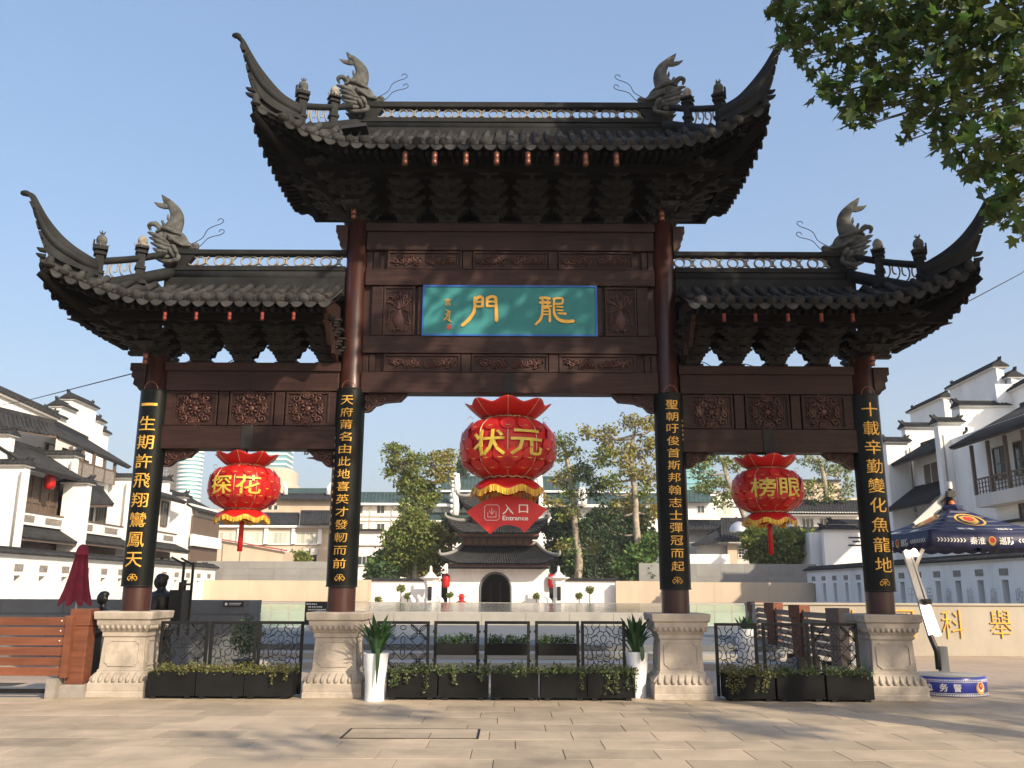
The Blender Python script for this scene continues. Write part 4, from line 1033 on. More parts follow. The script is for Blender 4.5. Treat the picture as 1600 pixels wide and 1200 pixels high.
sd_b = [(150, 432, 12.50), (136, 428, 12.38), (115, 420, 12.29), (92, 412, 12.21), (76, 398, 12.16), (66, 372, 12.12), (57, 335, 12.09), (45, 305, 12.05)]
sd_e = [(480, 466, 12.35), (303, 465, 12.35), (229, 463, 12.34), (205, 460, 12.33), (182, 455, 12.30), (158, 447, 12.27), (134, 438, 12.23), (109, 429, 12.20), (84, 417, 12.16), (62, 404, 12.12)]
for s in (-1, 1):
    x_in = (-2.74, -2.74) if s < 0 else (2.74, 2.74)
    lmp = [(258, 490), (307, 490), (359, 490), (410, 490), (459, 490)]
    lm = [(a, b, 12.40) for a, b in lmp]
    if s > 0: lm = [(1590-a, b+2, y) for a, b, y in lm]
    lm.append((228, 559, 13.45) if s < 0 else (1362, 562, 13.45))
    cl = [s*(2.95), s*(3.62), s*(4.32), s*(5.02)]
    rf = make_roof('lower roof over the left bay' if s < 0 else 'lower roof over the right bay', (s,), x_in, 5.60, sd_e, 449, sd_t, sd_b, cl, 497, ZB_OUT, 5.70,
        lamps=lm, lampmat='copper', wallpx=(5.42,), rail=(392, 399.5, 417, 424, 439))
    fish(rf, s*5.68, -s, zf(418, D0))
    # carved board beside the inner pillar
    m = MB(); zt = zf(478, D0-1.2); zb_ = ZB_OUT
    m.prism([(-0.16, zb_), (-0.16, zt+0.3), (-1.25, zt+0.15), (-1.2, zt), (-0.75, zt-0.5), (-0.45, zb_+0.35), (-0.42, zb_+0.1)], -0.03, 0.03, ax='yz')
    o = m.build('roof_end_board', 'wood', rf, (s*2.80, 0, 0)); c = MB()
    for i in range(9):
        t = i/8; spiral(c, (-0.45-0.5*t, zb_+0.35+(zt-zb_-0.5)*t), 0.09, 1.2, i, 1, 0, 0.014)
    c.v = [(s*0.035+v[1], v[0], v[2]) for v in c.v]; c.build('relief_carving', 'carved', rf, (s*2.80, 0, 0))
# a floodlight standing on the left end of the upper roof
m = MB(); M = Matrix.Translation(L(555, 203, 12.7)) @ Matrix.Rotation(radians(14), 4, 'Y'); 
m.box(-0.2, 0.2, -0.14, 0.14, -0.03, 0.03, M=M @ Matrix.Rotation(radians(-22), 4, 'Y')); 
m.box(-0.06, -0.035, -0.02, 0.02, -0.3, 0, M=M); m.box(0.07, 0.095, -0.02, 0.02, -0.3, 0, M=M); m.build('floodlight', 'blackplastic', top_roof)

for s in (-1, 1):      # loose cables and a small floodlight on the beam under the lower roofs
    rr = random.Random(5+s); x = 3.0
    while x < 5.4:
        m = MB(); m.tube(crv([(s*x, 0.12, ZB_OUT+0.02), (s*(x+0.15), 0.13, ZB_OUT+rr.uniform(0.03, 0.16)), (s*(x+0.35), 0.1, ZB_OUT+0.02)], 4), 0.008, 5); m.build('loose_cable', 'cable', gate); x += rr.uniform(0.35, 0.8)
m = MB(); m.tube([(-4.98, 0.05, ZB_OUT+0.08), (-5.07, -0.12, ZB_OUT+0.24)], 0.055, 10); m.bar((-4.98, 0.05, ZB_OUT), (-5.0, 0.02, ZB_OUT+0.12), 0.02, 0.02); m.build('floodlight', 'blackplastic', gate)
# ================================================================== couplet boards
def couplet(x, chars, side, label, px_tilt=0, ytop=610, ybot=918, cs=0.25, small=None):
    z1, z0 = zf(ytop, D0-0.24), zf(ybot, D0-0.24); Hh = z1-z0; r = 0.232
    t = thing('couplet_board', label, 'hanging board', GO+Vector((x, 0, z0)), group='couplet boards on the gateway pillars')
    m = MB(); n = 16; A0 = radians(78)
    def sh(rr): return [((rr)*sin(-A0+2*A0*i/n), -(rr)*cos(-A0+2*A0*i/n)) for i in range(n+1)]
    for rr_, sgn_ in ((r+0.014, 1), (r-0.006, -1)):
        pp = sh(rr_); vs = [(a, b, 0) for a, b in pp]+[(a, b, Hh) for a, b in pp]
        m.add(vs, [((i, i+1, i+n+2, i+n+1) if sgn_ > 0 else (i+1, i, i+n+1, i+n+2)) for i in range(n)], True)
    po, pi_ = sh(r+0.014), sh(r-0.006)
    for z in (0, Hh): m.add([(a, b, z) for a, b in po]+[(a, b, z) for a, b in pi_], [(i, i+1, i+n+2, i+n+1) for i in range(n)])
    for i in (0, n): m.add([(*po[i], 0), (*pi_[i], 0), (*pi_[i], Hh), (*po[i], Hh)], [(0, 1, 2, 3)])
    m.build('board', 'boardblack', t)
    # thin raised rim
    m = MB(); 
    for z in (0.0, Hh): m.tube([(a*1.0, b*1.0, z) for a, b in sh(r+0.008)], 0.013, 6)
    m.build('board_rim', 'blackmetal', t)
    k = len(chars); pitch = (Hh-0.34)/k
    def fn0(cz, cx=0.0):
        return lambda X, Z, d: ((r+0.015+d)*sin((X+cx)/r), -(r+0.015+d)*cos((X+cx)/r), cz+Z)
    for i, ch in enumerate(chars):
        cz = Hh-0.10-pitch*(i+0.5); m = MB()
        hgt = pitch*0.74
        put_text(m, ch, 0.3, fn0(cz, side*0.015), 0.006, bold=0.0, cut=0.04, fit=(cs, 0.035 if ch == '一' else hgt*(0.9 if ch == '而' else 1)), shear=0.02)
        m.build('gold_character', 'gold', t)
    # cloud emblem
    m = MB(); f = fn0(0.115)
    for s in (-1, 1):
        pts = []
        for i in range(22):
            a = i/21; ang = -pi/2+a*2.2*pi; rr = 0.036*(1-a*0.62); pts.append(f(s*(0.036+rr*cos(ang)*1.0-0.0), 0.0+rr*sin(ang), 0.004))
        m.tube(pts, 0.0055, 5)
    m.tube([f(0, -0.045, 0.004), f(0, 0.05, 0.004)], 0.007, 5)
    m.tube([f(0.045*cos(a), 0.036+0.022*sin(a), 0.004) for a in [pi*i/8 for i in range(9)]], 0.005, 5)
    m.build('cloud_emblem', 'gold', t)
    # hanging ring
    m = MB(); m.tube([(0.105*cos(a), -r-0.01-0.02*sin(a), Hh-0.01+0.125*sin(a)) for a in [pi*i/14 for i in range(15)]], 0.009, 6); m.build('hanging_ring', 'copper', t)
    if small:
        txt, cx, ys, sz, pt = small
        for i, ch in enumerate(txt):
            m = MB(); put_text(m, ch, 0.06, fn0(zf(ys, D0-0.24)-z0-pt*i, cx), 0.003, fit=(sz, sz)); m.build('small_character', 'goldpale', t)
couplet(PX[0], '一生期許飛翔鸞鳳天', -1, 'couplet board on the outermost left pillar, nine large gold characters starting with a single stroke')
couplet(PX[1], '天府莆名由此地喜英才發軔而前', -1, 'couplet board with fourteen small gold characters on the pillar behind the left white vase', ytop=607, ybot=917, cs=0.185, small=('辛巳年夏月吉旦重刊於貢院孫', -0.215, 684, 0.045, 0.122))
couplet(PX[2], '聖朝吁俊首斯邦翰志士彈冠而起', 1, 'couplet board with fourteen small gold characters on the pillar behind the right white vase', ytop=612, ybot=919, cs=0.185, small=('李克為題刻', 0.20, 655, 0.04, 0.075))
couplet(PX[3], '十載辛勤變化魚龍地', 1, 'couplet board with nine large gold characters on the pillar next to the police umbrella', ytop=613, ybot=921)

# ================================================================== lanterns
def lantern(cx, ytop, k, chars, label, fan=False, tassel=False, zc=None):
    """k: scale, 1 for the big middle lantern; zc: middle of the body"""
    t = thing('palace_lantern', label, 'lantern', GO+Vector((cx, 0, zc)), group='red lanterns hanging in the gateway')
    RM, HB = 0.745*k, 0.475*k
    def rad(z):
        u = max(-1, min(1, z/HB)); return max(0.0, RM*(1-abs(u)**2.9*0.66)**0.62)
    m = MB(); n = 40
    pr = [(0.02, -HB-0.002), (rad(-HB)*0.98, -HB)]+[(rad(-HB+2*HB*i/18), -HB+2*HB*i/18) for i in range(1, 18)]+[(rad(HB)*0.98, HB), (0.02, HB+0.002)]
    vs_ = m.lathe(pr, n)
    for i, v in enumerate(m.v):      # slight gores between the ribs
        a = math.atan2(v[1], v[0]); q = 1-0.018*abs(sin(a*5+pi/2))**1
        m.v[i] = (v[0]*q, v[1]*q, v[2])
    m.build('lantern_body', 'red', t)
    for j in range(10):
        a = j*pi/5+pi/2*3; m = MB(); m.tube([(rad(z)*1.004*cos(a), rad(z)*1.004*sin(a), z) for z in [-HB+2*HB*i/18 for i in range(19)]], 0.006*k+0.002, 5); m.build('rib', 'wire', t)
    for z in (HB, -HB):
        m = MB(); r_ = rad(z)*1.0; m.tube([(r_*cos(a), r_*sin(a), z+0.012*k*cos(a*16)) for a in [2*pi*i/64 for i in range(65)]], 0.011*k, 5); m.build('gold_ring', 'wire', t)
    # overlapping scales
    sc_ = MB(); r_ = 0.118*k; nn = 12
    sc_.add([(0, -0.012*k, 0)]+[(r_*cos(2*pi*i/nn), 0.0, r_*sin(2*pi*i/nn)) for i in range(nn)], [(0, 1+i, 1+(i+1) % nn) for i in range(nn)], True)
    for i in range(7):
        a0 = pi+0.9+(pi-1.8)*i/7; a1 = pi+0.9+(pi-1.8)*(i+1)/7
        q = lambda a, f: (r_*f*cos(a)*0.62, -0.018*k, r_*f*sin(a)*0.62+0.01*k)
        w0, w1 = 0.20*sin(pi*i/7)+0.01, 0.20*sin(pi*(i+1)/7)+0.01
        sc_.add([q(a0, 1), q(a1, 1), q(a1, 1-w1), q(a0, 1-w0)], [(0, 1, 2, 3)], m=1)
    sme = sc_.mesh('petal_scale', ['redscale', 'yellow'])
    rows = [(-0.68, 16), (-0.36, 20), (-0.02, 20), (0.32, 20), (0.64, 16)]
    for ri, (u, cnt) in enumerate(rows):
        for j in range(cnt):
            a = 2*pi*(j+0.5*(ri % 2))/cnt
            fa = (a+pi/2+pi) % (2*pi)-pi
            if abs(fa) < 0.86 and u > -0.2 and u < 0.4: continue
            z = u*HB; r0 = rad(z); dz = (rad(z+0.02)-rad(z-0.02))/0.04
            tilt = atan(dz)
            ob('petal_scale', sme, t, (cos(a)*(r0+0.012*k), sin(a)*(r0+0.012*k), z), (tilt+0.10, 0, a+pi/2))
    # crown of petals
    m = MB(); n = 96; rows_ = 7; vs = []
    for i in range(rows_+1):
        u = i/rows_
        for j in range(n):
            a = 2*pi*j/n; lob = cos(8*(a-pi/2*3))
            hh_ = (0.185+0.075*(0.5+0.5*lob)**0.8)*k; r0 = rad(HB)*0.96+(0.665*k-rad(HB)*0.96)*(u**0.85)*(1+0.0*lob)+0.03*k*u*lob
            vs.append((r0*cos(a), r0*sin(a), HB+hh_*(u**1.25)))
    m.add(vs, [(i*n+j, i*n+(j+1) % n, (i+1)*n+(j+1) % n, (i+1)*n+j) for i in range(rows_) for j in range(n)], True)
    o = m.build('petal_crown', 'red', t); so = o.modifiers.new('thick', 'SOLIDIFY'); so.thickness = 0.006
    for j in range(8):
        a = 2*pi*(j+0.0)/8-pi/2; jj = round((a % (2*pi))/(2*pi)*n) % n
        m = MB(); m.tube([Vector(vs[i*n+jj])*1.003 for i in range(rows_+1)], 0.005*k+0.001, 5); m.build('rib', 'wire', t)
    # skirt
    m = MB(); vs = []; rows_ = 6; n = 80
    def skz(u, a): return -HB-0.012*k-(0.175+0.035*cos(8*a))*k*(u**1.5)
    for i in range(rows_+1):
        u = i/rows_
        for j in range(n):
            a = 2*pi*j/n; r0 = (0.30+0.27*u**0.8+0.01*u*cos(8*a))*k; vs.append((r0*cos(a), r0*sin(a), skz(u, a)))
    m.add(vs, [(i*n+j, i*n+(j+1) % n, (i+1)*n+(j+1) % n, (i+1)*n+j) for i in range(rows_) for j in range(n)], True)
    o = m.build('skirt', 'red', t); so = o.modifiers.new('thick', 'SOLIDIFY'); so.thickness = 0.005
    m = MB(); rr = random.Random(5)
    for j in range(200):
        a = 2*pi*j/200; r0 = (0.578+0.01*cos(8*a))*k; z = skz(1, a)+0.012; hh_ = (0.105+rr.uniform(-0.012, 0.008))*k; wv = 0.0085*k
        c = Vector((r0*cos(a), r0*sin(a), z)); tg = Vector((-sin(a), cos(a), 0)); n_ = Vector((cos(a), sin(a), 0))
        m.add([c-tg*wv, c+tg*wv, c+tg*wv-Vector((0, 0, hh_))+n_*rr.uniform(-0.01, 0.01), c-tg*wv-Vector((0, 0, hh_))+n_*rr.uniform(-0.01, 0.01)], [(0, 1, 2, 3)])
    m.build('fringe', 'fringe', t, kind='stuff')
    # little wire curls at the shoulder
    for a in (pi*1.12, pi*1.88):
        m = MB(); c = Vector((cos(a)*RM*0.86, sin(a)*RM*0.86, HB*0.83)); m.tube([c+Vector((0.045*k*cos(b), 0, 0.04*k+0.045*k*sin(b))) for b in [2*pi*i/12 for i in range(11)]], 0.004, 5); m.build('wire_curl', 'wire', t)
    # the two characters
    for ch, x0 in zip(chars, (-0.295*k, 0.295*k)):
        m = MB()
        def fn(X, Z, d, x0=x0):
            z = Z+0.0*k; r0 = rad(z)*1.0+0.022*k+d; a = (X+x0)/RM
            return (r0*sin(a), -r0*cos(a), z)
        put_text(m, ch, 0.5*k, fn, 0.014*k, bold=0.010, cut=0.05, fit=(0.52*k, 0.40*k))
        m.build('gold_character', 'yellow', t)
    # hook and cord
    m = MB(); m.tube([(0, 0, HB-0.02), (0, 0, HB+0.40*k)], 0.012, 6)
    m.tube([(0.03*cos(b), 0, HB+0.42*k+0.03*sin(b)) for b in [2*pi*i/12 for i in range(13)]], 0.009, 5); m.build('hanging_cord', 'cable', t)
    if tassel:
        m = MB(); z = -HB-0.20*k; m.tube([(0, 0, -HB), (0, 0, z-0.05)], 0.006, 5)
        m.tube([(0, 0, z-0.03), (0.004, 0, z-0.05), (0, 0, z-0.10), (-0.004, 0, z-0.5)], [0.012, 0.038, 0.036, 0.04], 10); m.build('tassel', 'red', t)
    m = MB(); m.tube(crv([(0.02, 0.02, HB), (0.05, 0.05, HB+0.2*k), (-0.03, 0.04, HB+0.33*k), (0.04, 0.08, HB+0.46*k)], 5), 0.007, 5); m.build('power_cable', 'cable', t)
    m = MB(); m.lathe([(0.0, -HB-0.02), (0.30*k, -HB-0.02)], 24); m.build('base_disc', 'red', t)
    return t
zcl = zf(702, D0)
lantern(-0.02, 622, 1.0, '状元', 'largest red lantern with yellow characters, hanging in the middle bay above the fan sign', zc=zcl)
xl = P(382, 762, D0).x-XG; xr_ = P(1199, 764, D0).x-XG
lantern(xl, 703, 0.72, '探花', 'smaller red lantern hanging in the bay between the left pillars', tassel=True, zc=zf(764, D0))
lantern(xr_, 703, 0.72, '榜眼', 'smaller red lantern hanging in the shaded bay at the right, in front of a tree', tassel=True, zc=zf(765, D0))
# fan sign under the middle lantern
fz = zf(838, D0); ft_ = thing('fan_sign', 'red fan-shaped entrance sign hanging below the middle lantern', 'sign', GO+Vector((-0.04, -0.05, fz)))
mpx = 0.01027
def fs(X, Y_): return ((X-598)/4.617*mpx, (1100-Y_)/4.617*mpx)
m = MB(); outer = [fs(*q) for q in ((316, 936), (390, 884), (470, 842), (560, 822), (640, 822), (720, 838), (800, 868), (884, 912))]
inner = [fs(*q) for q in ((728, 1076), (690, 1042), (640, 1026), (590, 1024), (540, 1042), (486, 1088))]
po_ = [(c[0], c[1]) for c in crv([(a, b, 0) for a, b in outer], 4)]+[(c[0], c[1]) for c in crv([(a, b, 0) for a, b in inner], 4)]
m.prism([(a, b) for a, b in po_], -0.012, 0.012); m.build('sign_panel', 'signred', ft_)
def ff(X, Z, d): return (X, -0.0135-d, Z)
m = MB(); put_text(m, '入', 0.17, lambda X, Z, d: ff(fs(610, 915)[0]+X, fs(0, 915)[1]+Z, d), 0.003, fit=(0.175, 0.155), bold=0.01)
m.build('sign_lettering', 'white', ft_)
m = MB(); put_text(m, '口', 0.17, lambda X, Z, d: ff(fs(718, 910)[0]+X, fs(0, 910)[1]+Z, d), 0.003, fit=(0.145, 0.13), bold=0.01)
m.build('sign_lettering', 'white', ft_)
m = MB(); put_text(m, 'Entrance', 0.08, lambda X, Z, d: ff(fs(662, 975)[0]+X, fs(0, 975)[1]+Z, d), 0.003, fit=(0.40, 0.072), bold=0.018)
m.build('sign_lettering', 'white', ft_)
m = MB()
def icon(a, b, w=0.010): A_ = fs(*a); B_ = fs(*b); m.bar((A_[0], -0.0150, A_[1]), (B_[0], -0.0150, B_[1]), 0.006, w, up=(0, 1, 0))
rr_ = [(460, 884), (535, 884), (548, 897), (548, 978), (535, 991), (458, 991), (445, 978), (445, 897), (460, 884)]
for a, b in zip(rr_, rr_[1:]): icon(a, b, 0.007)
for a, b in (((468, 935), (468, 972)), ((466, 970), (528, 968)), ((526, 930), (526, 968))): icon(a, b, 0.018)
icon((496, 905), (497, 945), 0.020); icon((478, 925), (497, 950), 0.016); icon((516, 922), (497, 950), 0.016)
m.build('entrance_icon', 'white', ft_)
m = MB(); rr2 = random.Random(2)
for i in range(30):
    side = -1 if i % 2 else 1; X = 598+side*rr2.uniform(60, 230); Yc = 1000+rr2.uniform(-30, 40)-abs(X-598)*0.22
    c0 = [(X+rr2.uniform(-22, 22), Yc+rr2.uniform(-22, 22)) for _ in range(3)]
    for a, b in zip(c0, c0[1:]):
        if all(970-abs(q[0]-598)*0.25 < q[1] < 1050-abs(abs(q[0]-598)-120)*0.55 for q in (a, b)):
            A_ = fs(*a); B_ = fs(*b); m.bar((A_[0], -0.0125, A_[1]), (B_[0], -0.0125, B_[1]), 0.003, 0.008, up=(0, 1, 0))
for a, b in zip(po_, po_[1:]+po_[:1]): m.bar((a[0]*0.985, -0.013, a[1]*0.985+0.004), (b[0]*0.985, -0.013, b[1]*0.985+0.004), 0.003, 0.008, up=(0, 1, 0))
m.build('cracked_ice_pattern', 'signline', ft_)
m = MB()
for s in (-0.25, 0.25): m.tube([(s, 0, fs(0, 850)[1]), (s*0.8, 0, fs(0, 640)[1])], 0.003, 5)
m.build('hanging_cord', 'cable', ft_)

# ================================================================== planters with screens
def lat_A(W, Hh):
    m = MB(); r = 0.0065
    def ln(a, b): m.tube([(a[0]*W/2, 0, a[1]*Hh/2), (b[0]*W/2, 0, b[1]*Hh/2)], r, 5)
    def loop(cx, cz, rx, rz, rot=0, k=14, a0=0, a1=2*pi):
        m.tube([((cx+rx*cos(a)*cos(rot)-rz*sin(a)*sin(rot))*W/2, 0, (cz+rx*cos(a)*sin(rot)+rz*sin(a)*cos(rot))*Hh/2) for a in [a0+(a1-a0)*i/k for i in range(k+1)]], r, 5, cap=False)
    for sx in (-1, 1):
        for sz in (-1, 1):
            cx, cz = sx*0.66, sz*0.64
            loop(cx, cz, 0.07, 0.07)
            for q in range(4): 
                a = pi/4+q*pi/2; loop(cx+cos(a)*0.25, cz+sin(a)*0.25, 0.20, 0.075, a)
            ln((sx*1, sz*0.33), (sx*0.33, sz*1)); ln((cx-0.34, cz-0.36*1), (cx-0.05, cz-0.05)); ln((cx+0.05, cz+0.05), (cx+0.34, cz+0.34))
            ln((cx-0.34, cz+0.34), (cx-0.05, cz+0.05)); ln((cx+0.05, cz-0.05), (cx+0.34, cz-0.34))
            ln((0, sz*0.62), (sx*0.62, 0)); ln((sx*0.62, 0), (sx*1.0, -sz*0.36))
    for q in range(4):
        a = q*pi/2; loop(cos(a)*0.26, sin(a)*0.26, 0.20, 0.09, a); loop(cos(a)*0.84, sin(a)*0.84, 0.10, 0.12, a)
    loop(0, 0, 0.07, 0.07)
    return m
def lat_B(W, Hh, rot=0.0):
    m = MB(); r = 0.0065
    def pl(pts): m.tube(crv([(x*W/2, 0, z*Hh/2) for x, z in pts], 3), r, 5)
    cl = lambda v: max(-1, min(1, v))
    m.tube([(0.14*cos(a)*W/2, 0, 0.14*sin(a)*Hh/2) for a in [2*pi*i/12 for i in range(13)]], r, 5, cap=False)
    K = 5
    for q in range(K):
        a = rot+2*pi*q/K+pi/10; P_ = lambda rr, aa: (rr*cos(a+aa), rr*sin(a+aa))
        pl([P_(0.14, -0.35), P_(0.30, -0.42), P_(0.44, -0.40), P_(0.50, -0.10), P_(0.46, 0.25), P_(0.34, 0.38), P_(0.14, 0.35)])
        pl([P_(0.50, -0.10), P_(0.62, -0.05), P_(0.72, -0.25)]); pl([P_(0.62, -0.05), P_(0.70, 0.22), P_(0.66, 0.45), P_(0.60, 0.62)]); pl([P_(0.50, 0.60), P_(0.60, 0.62), P_(0.66, 0.85), P_(0.72, 1.0)])
        pl([P_(0.72, -0.25), P_(0.86, -0.18), P_(0.94, -0.28)]); pl([P_(0.72, -0.25), P_(0.68, -0.42), P_(0.66, -0.62)])
        pl([P_(0.70, 0.22), P_(0.86, 0.26), P_(0.96, 0.20)])
    for sx in (-1, 1):
        for sz in (-1, 1):
            pl([(sx*0.55, sz*1.0), (sx*0.60, sz*0.84), (sx*0.50, sz*0.66), (sx*0.62, sz*0.52), (sx*0.80, sz*0.56), (sx*0.90, sz*0.48), (sx*1.0, sz*0.52)])
            pl([(sx*0.80, sz*0.56), (sx*0.84, sz*0.78), (sx*0.98, sz*0.92)]); pl([(sx*0.16, sz*1), (sx*0.22, sz*0.86), (sx*0.38, sz*0.80), (sx*0.50, sz*0.66)])
            pl([(sx*1.0, sz*0.12), (sx*0.88, sz*0.16), (sx*0.80, sz*0.30), (sx*0.90, sz*0.48)])
    return m
LAT = {}
def unit(px0, px1, kind, label, sx0, sx1, Yf=13.32, mt_leaf='ivy', zt=0.37, grp='planter boxes with screens closing the gateway', trail=0.5, seed=1, depth=0.42):
    """px: box edges in the picture at its front bottom; sx: screen edges"""
    x0, x1 = P(px0, 1093, Yf).x, P(px1, 1093, Yf).x; W = x1-x0-0.012; cx = (x0+x1)/2
    t = thing('planter_screen', label, 'planter', (cx, Yf+depth/2, 0), group=grp)
    m = MB(); d = depth/2
    m.box(-W/2, W/2, -d, -d+0.02, 0.035, zt); m.box(-W/2, W/2, d-0.02, d, 0.035, zt); m.box(-W/2, -W/2+0.02, -d+0.02, d-0.02, 0.035, zt); m.box(W/2-0.02, W/2, -d+0.02, d-0.02, 0.035, zt)
    m.box(-W/2+0.02, W/2-0.02, -d+0.02, d-0.02, 0.05, zt-0.05)
    m.build('planter_box', 'planterblack', t, bevel=0.004)
    m = MB(); m.box(-W/2+0.02, W/2-0.02, -d+0.021, d-0.021, zt-0.05, zt-0.03); m.build('soil', 'soil', t)
    for s in (-1, 1):
        m = MB(); m.box(-0.04, 0.04, -0.05, 0.05, 0, 0.036); m.build('foot', 'blackmetal', t, (s*(W/2-0.10), -d+0.055, 0)); 
        m = MB(); m.box(-0.04, 0.04, -0.05, 0.05, 0, 0.036); m.build('foot', 'blackmetal', t, (s*(W/2-0.10), d-0.055, 0))
    # screen
    Ys = d+0.03; Yw = Yf+depth/2+Ys
    a, b = P(sx0, 1000, Yw).x-cx, P(sx1, 1000, Yw).x-cx; zT = P((sx0+sx1)/2, 970.5+(3 if sx0 > 1050 else 0), Yw).z; zB = P(700, 1045, Yw).z
    for xx in (a+0.022, b-0.022):
        m = MB(); m.box(-0.022, 0.022, -0.022, 0.022, 0.02, zT-0.0435); m.build('screen_post', 'blackmetal', t, (xx, Ys, 0), bevel=0.003)
    m = MB(); m.box(a, b, -0.022, 0.022, zT-0.043, zT); m.build('top_rail', 'blackmetal', t, (0, Ys, 0), bevel=0.003)
    Wd, Hd = (b-a)-0.09, zT-0.043-zB
    if kind != 'open':
        m = MB(); m.box(a+0.045, b-0.045, -0.012, 0.012, zB-0.02, zB); m.build('bottom_rail', 'blackmetal', t, (0, Ys, 0))
        key = (kind, round(Wd, 1), round(Hd, 2))
        mm = (lat_A if kind == 'A' else lat_B)(Wd, Hd)
        mm.build('lattice', 'blackmetal', t, ((a+b)/2, Ys, (zT-0.043+zB)/2))
    else:
        z0_, z1_ = P(700, 1023, Yw).z, P(700, 1003, Yw).z
        m = MB(); m.box(a+0.045, b-0.045, -0.09, 0.09, z0_, z1_-0.02); m.build('hanging_box', 'planterblack', t, (0, Ys, 0), bevel=0.004)
        for zz in (zT-0.17, z0_-0.10):
            for xx in (a-0.004, b+0.004):
                m = MB(); m.box(-0.012, 0.012, -0.02, 0.02, 0, 0.035); m.build('hinge', 'blackmetal', t, (xx, Ys, zz))
        m = MB(); rr = random.Random(seed*3+1); pts = []
        for i in range(60):
            x = rr.uniform(a+0.06, b-0.06); q0 = Vector((x, Ys+rr.uniform(-0.07, 0.07), z1_-0.03)); h_ = rr.uniform(0.05, 0.14); tp_ = q0+Vector((rr.uniform(-0.08, 0.08), rr.uniform(-0.06, 0.04), h_))
            m.tube([q0, tp_], 0.002, 3); pts += [q0.lerp(tp_, rr.uniform(0.2, 1.1))+Vector((rr.uniform(-.02, .02), rr.uniform(-.03, .03), 0)) for _ in range(16)]
        leaves(m, pts, 0.030, rr, droop=0.0); m.build('box_foliage', 'leafdark', t, kind='stuff')
    # ivy
    m = MB(); rr = random.Random(seed); pts = []
    for i in range(int(95*W/0.75)):
        x = rr.uniform(-W/2, W/2); y = rr.uniform(-d, d-0.02); h_ = abs(rr.gauss(0.07, 0.035)); q0 = Vector((x, y, zt-0.03))
        tp_ = q0+Vector((rr.uniform(-0.05, 0.05), rr.uniform(-0.05, 0.02), h_)); m.tube([q0, tp_], 0.0018, 3)
        pts += [q0.lerp(tp_, rr.uniform(0.35, 1.15))+Vector((rr.uniform(-.03, .03), rr.uniform(-.03, .03), rr.uniform(-.01, .015))) for _ in range(13)]
    for i in range(int(trail*4)):
        x = rr.uniform(-W/2, W/2) if i else (-W/2+0.1 if seed % 2 else W/2-0.1); L_ = rr.uniform(0.08, 0.26); c = [Vector((x, -d+0.03, zt)), Vector((x+0.01, -d-0.03, zt+0.01)), Vector((x+rr.uniform(-.04, .04), -d-0.035, zt-L_))]
        cc = crv(c, 6); m.tube(cc, 0.0022, 3)
        pts += [q+Vector((rr.uniform(-.03, .03), -abs(rr.uniform(0, .02)), rr.uniform(-.015, .015))) for q in cc for _ in range(5)]
    leaves(m, pts, 0.036, rr, droop=0.1)
    m.build('foliage', mt_leaf, t, kind='stuff')
    return t
unit(226, 303, 'A', 'black planter beside the left outer pedestal, screen of crossed diagonals, yellowish ivy', 250, 325, mt_leaf='ivygold', trail=0, seed=3)
unit(303, 379, 'B', 'black planter in the middle of the left bay, flower-lattice screen, yellowish ivy', 328, 401, mt_leaf='ivygold', trail=0, seed=4)
unit(379, 455, 'B', 'black planter left of the inner left pedestal, flower-lattice screen', 403, 474, mt_leaf='ivygold', trail=0.5, seed=6)
unit(602, 683, 'A', 'black planter next to the left white vase, diagonal lattice screen with trailing ivy', 588, 671, Yf=13.30, trail=1.6, seed=7)
unit(684, 763, 'open', 'black planter right of the diagonal screen, open frame with hanging box', 678, 749, Yf=13.30, trail=0.6, seed=8)
unit(766, 842, 'open', 'black planter in the middle of the central bay, open frame with hanging box', 757, 828, Yf=13.30, trail=0, seed=10)
unit(844, 918, 'open', 'black planter left of the flower screen in the central bay, open frame with hanging box', 836, 905, Yf=13.30, trail=0.4, seed=12)
unit(918, 994, 'B', 'black planter in front of the right white vase, flower-lattice screen', 908, 977, Yf=13.30, trail=1.6, seed=14)
unit(1137, 1213, 'B', 'black planter beside the inner right pedestal, flower-lattice screen with bushy ivy', 1117, 1183, Yf=13.28, mt_leaf='ivygold', trail=1.8, seed=15)
unit(1215, 1291, 'B', 'black planter in the middle of the right bay, flower-lattice screen', 1191, 1264, Yf=13.26, trail=0.2, seed=16)
unit(1293, 1368, 'A', 'black planter touching the right outer pedestal, diagonal lattice screen', 1268, 1340, Yf=13.24, trail=0, seed=18)

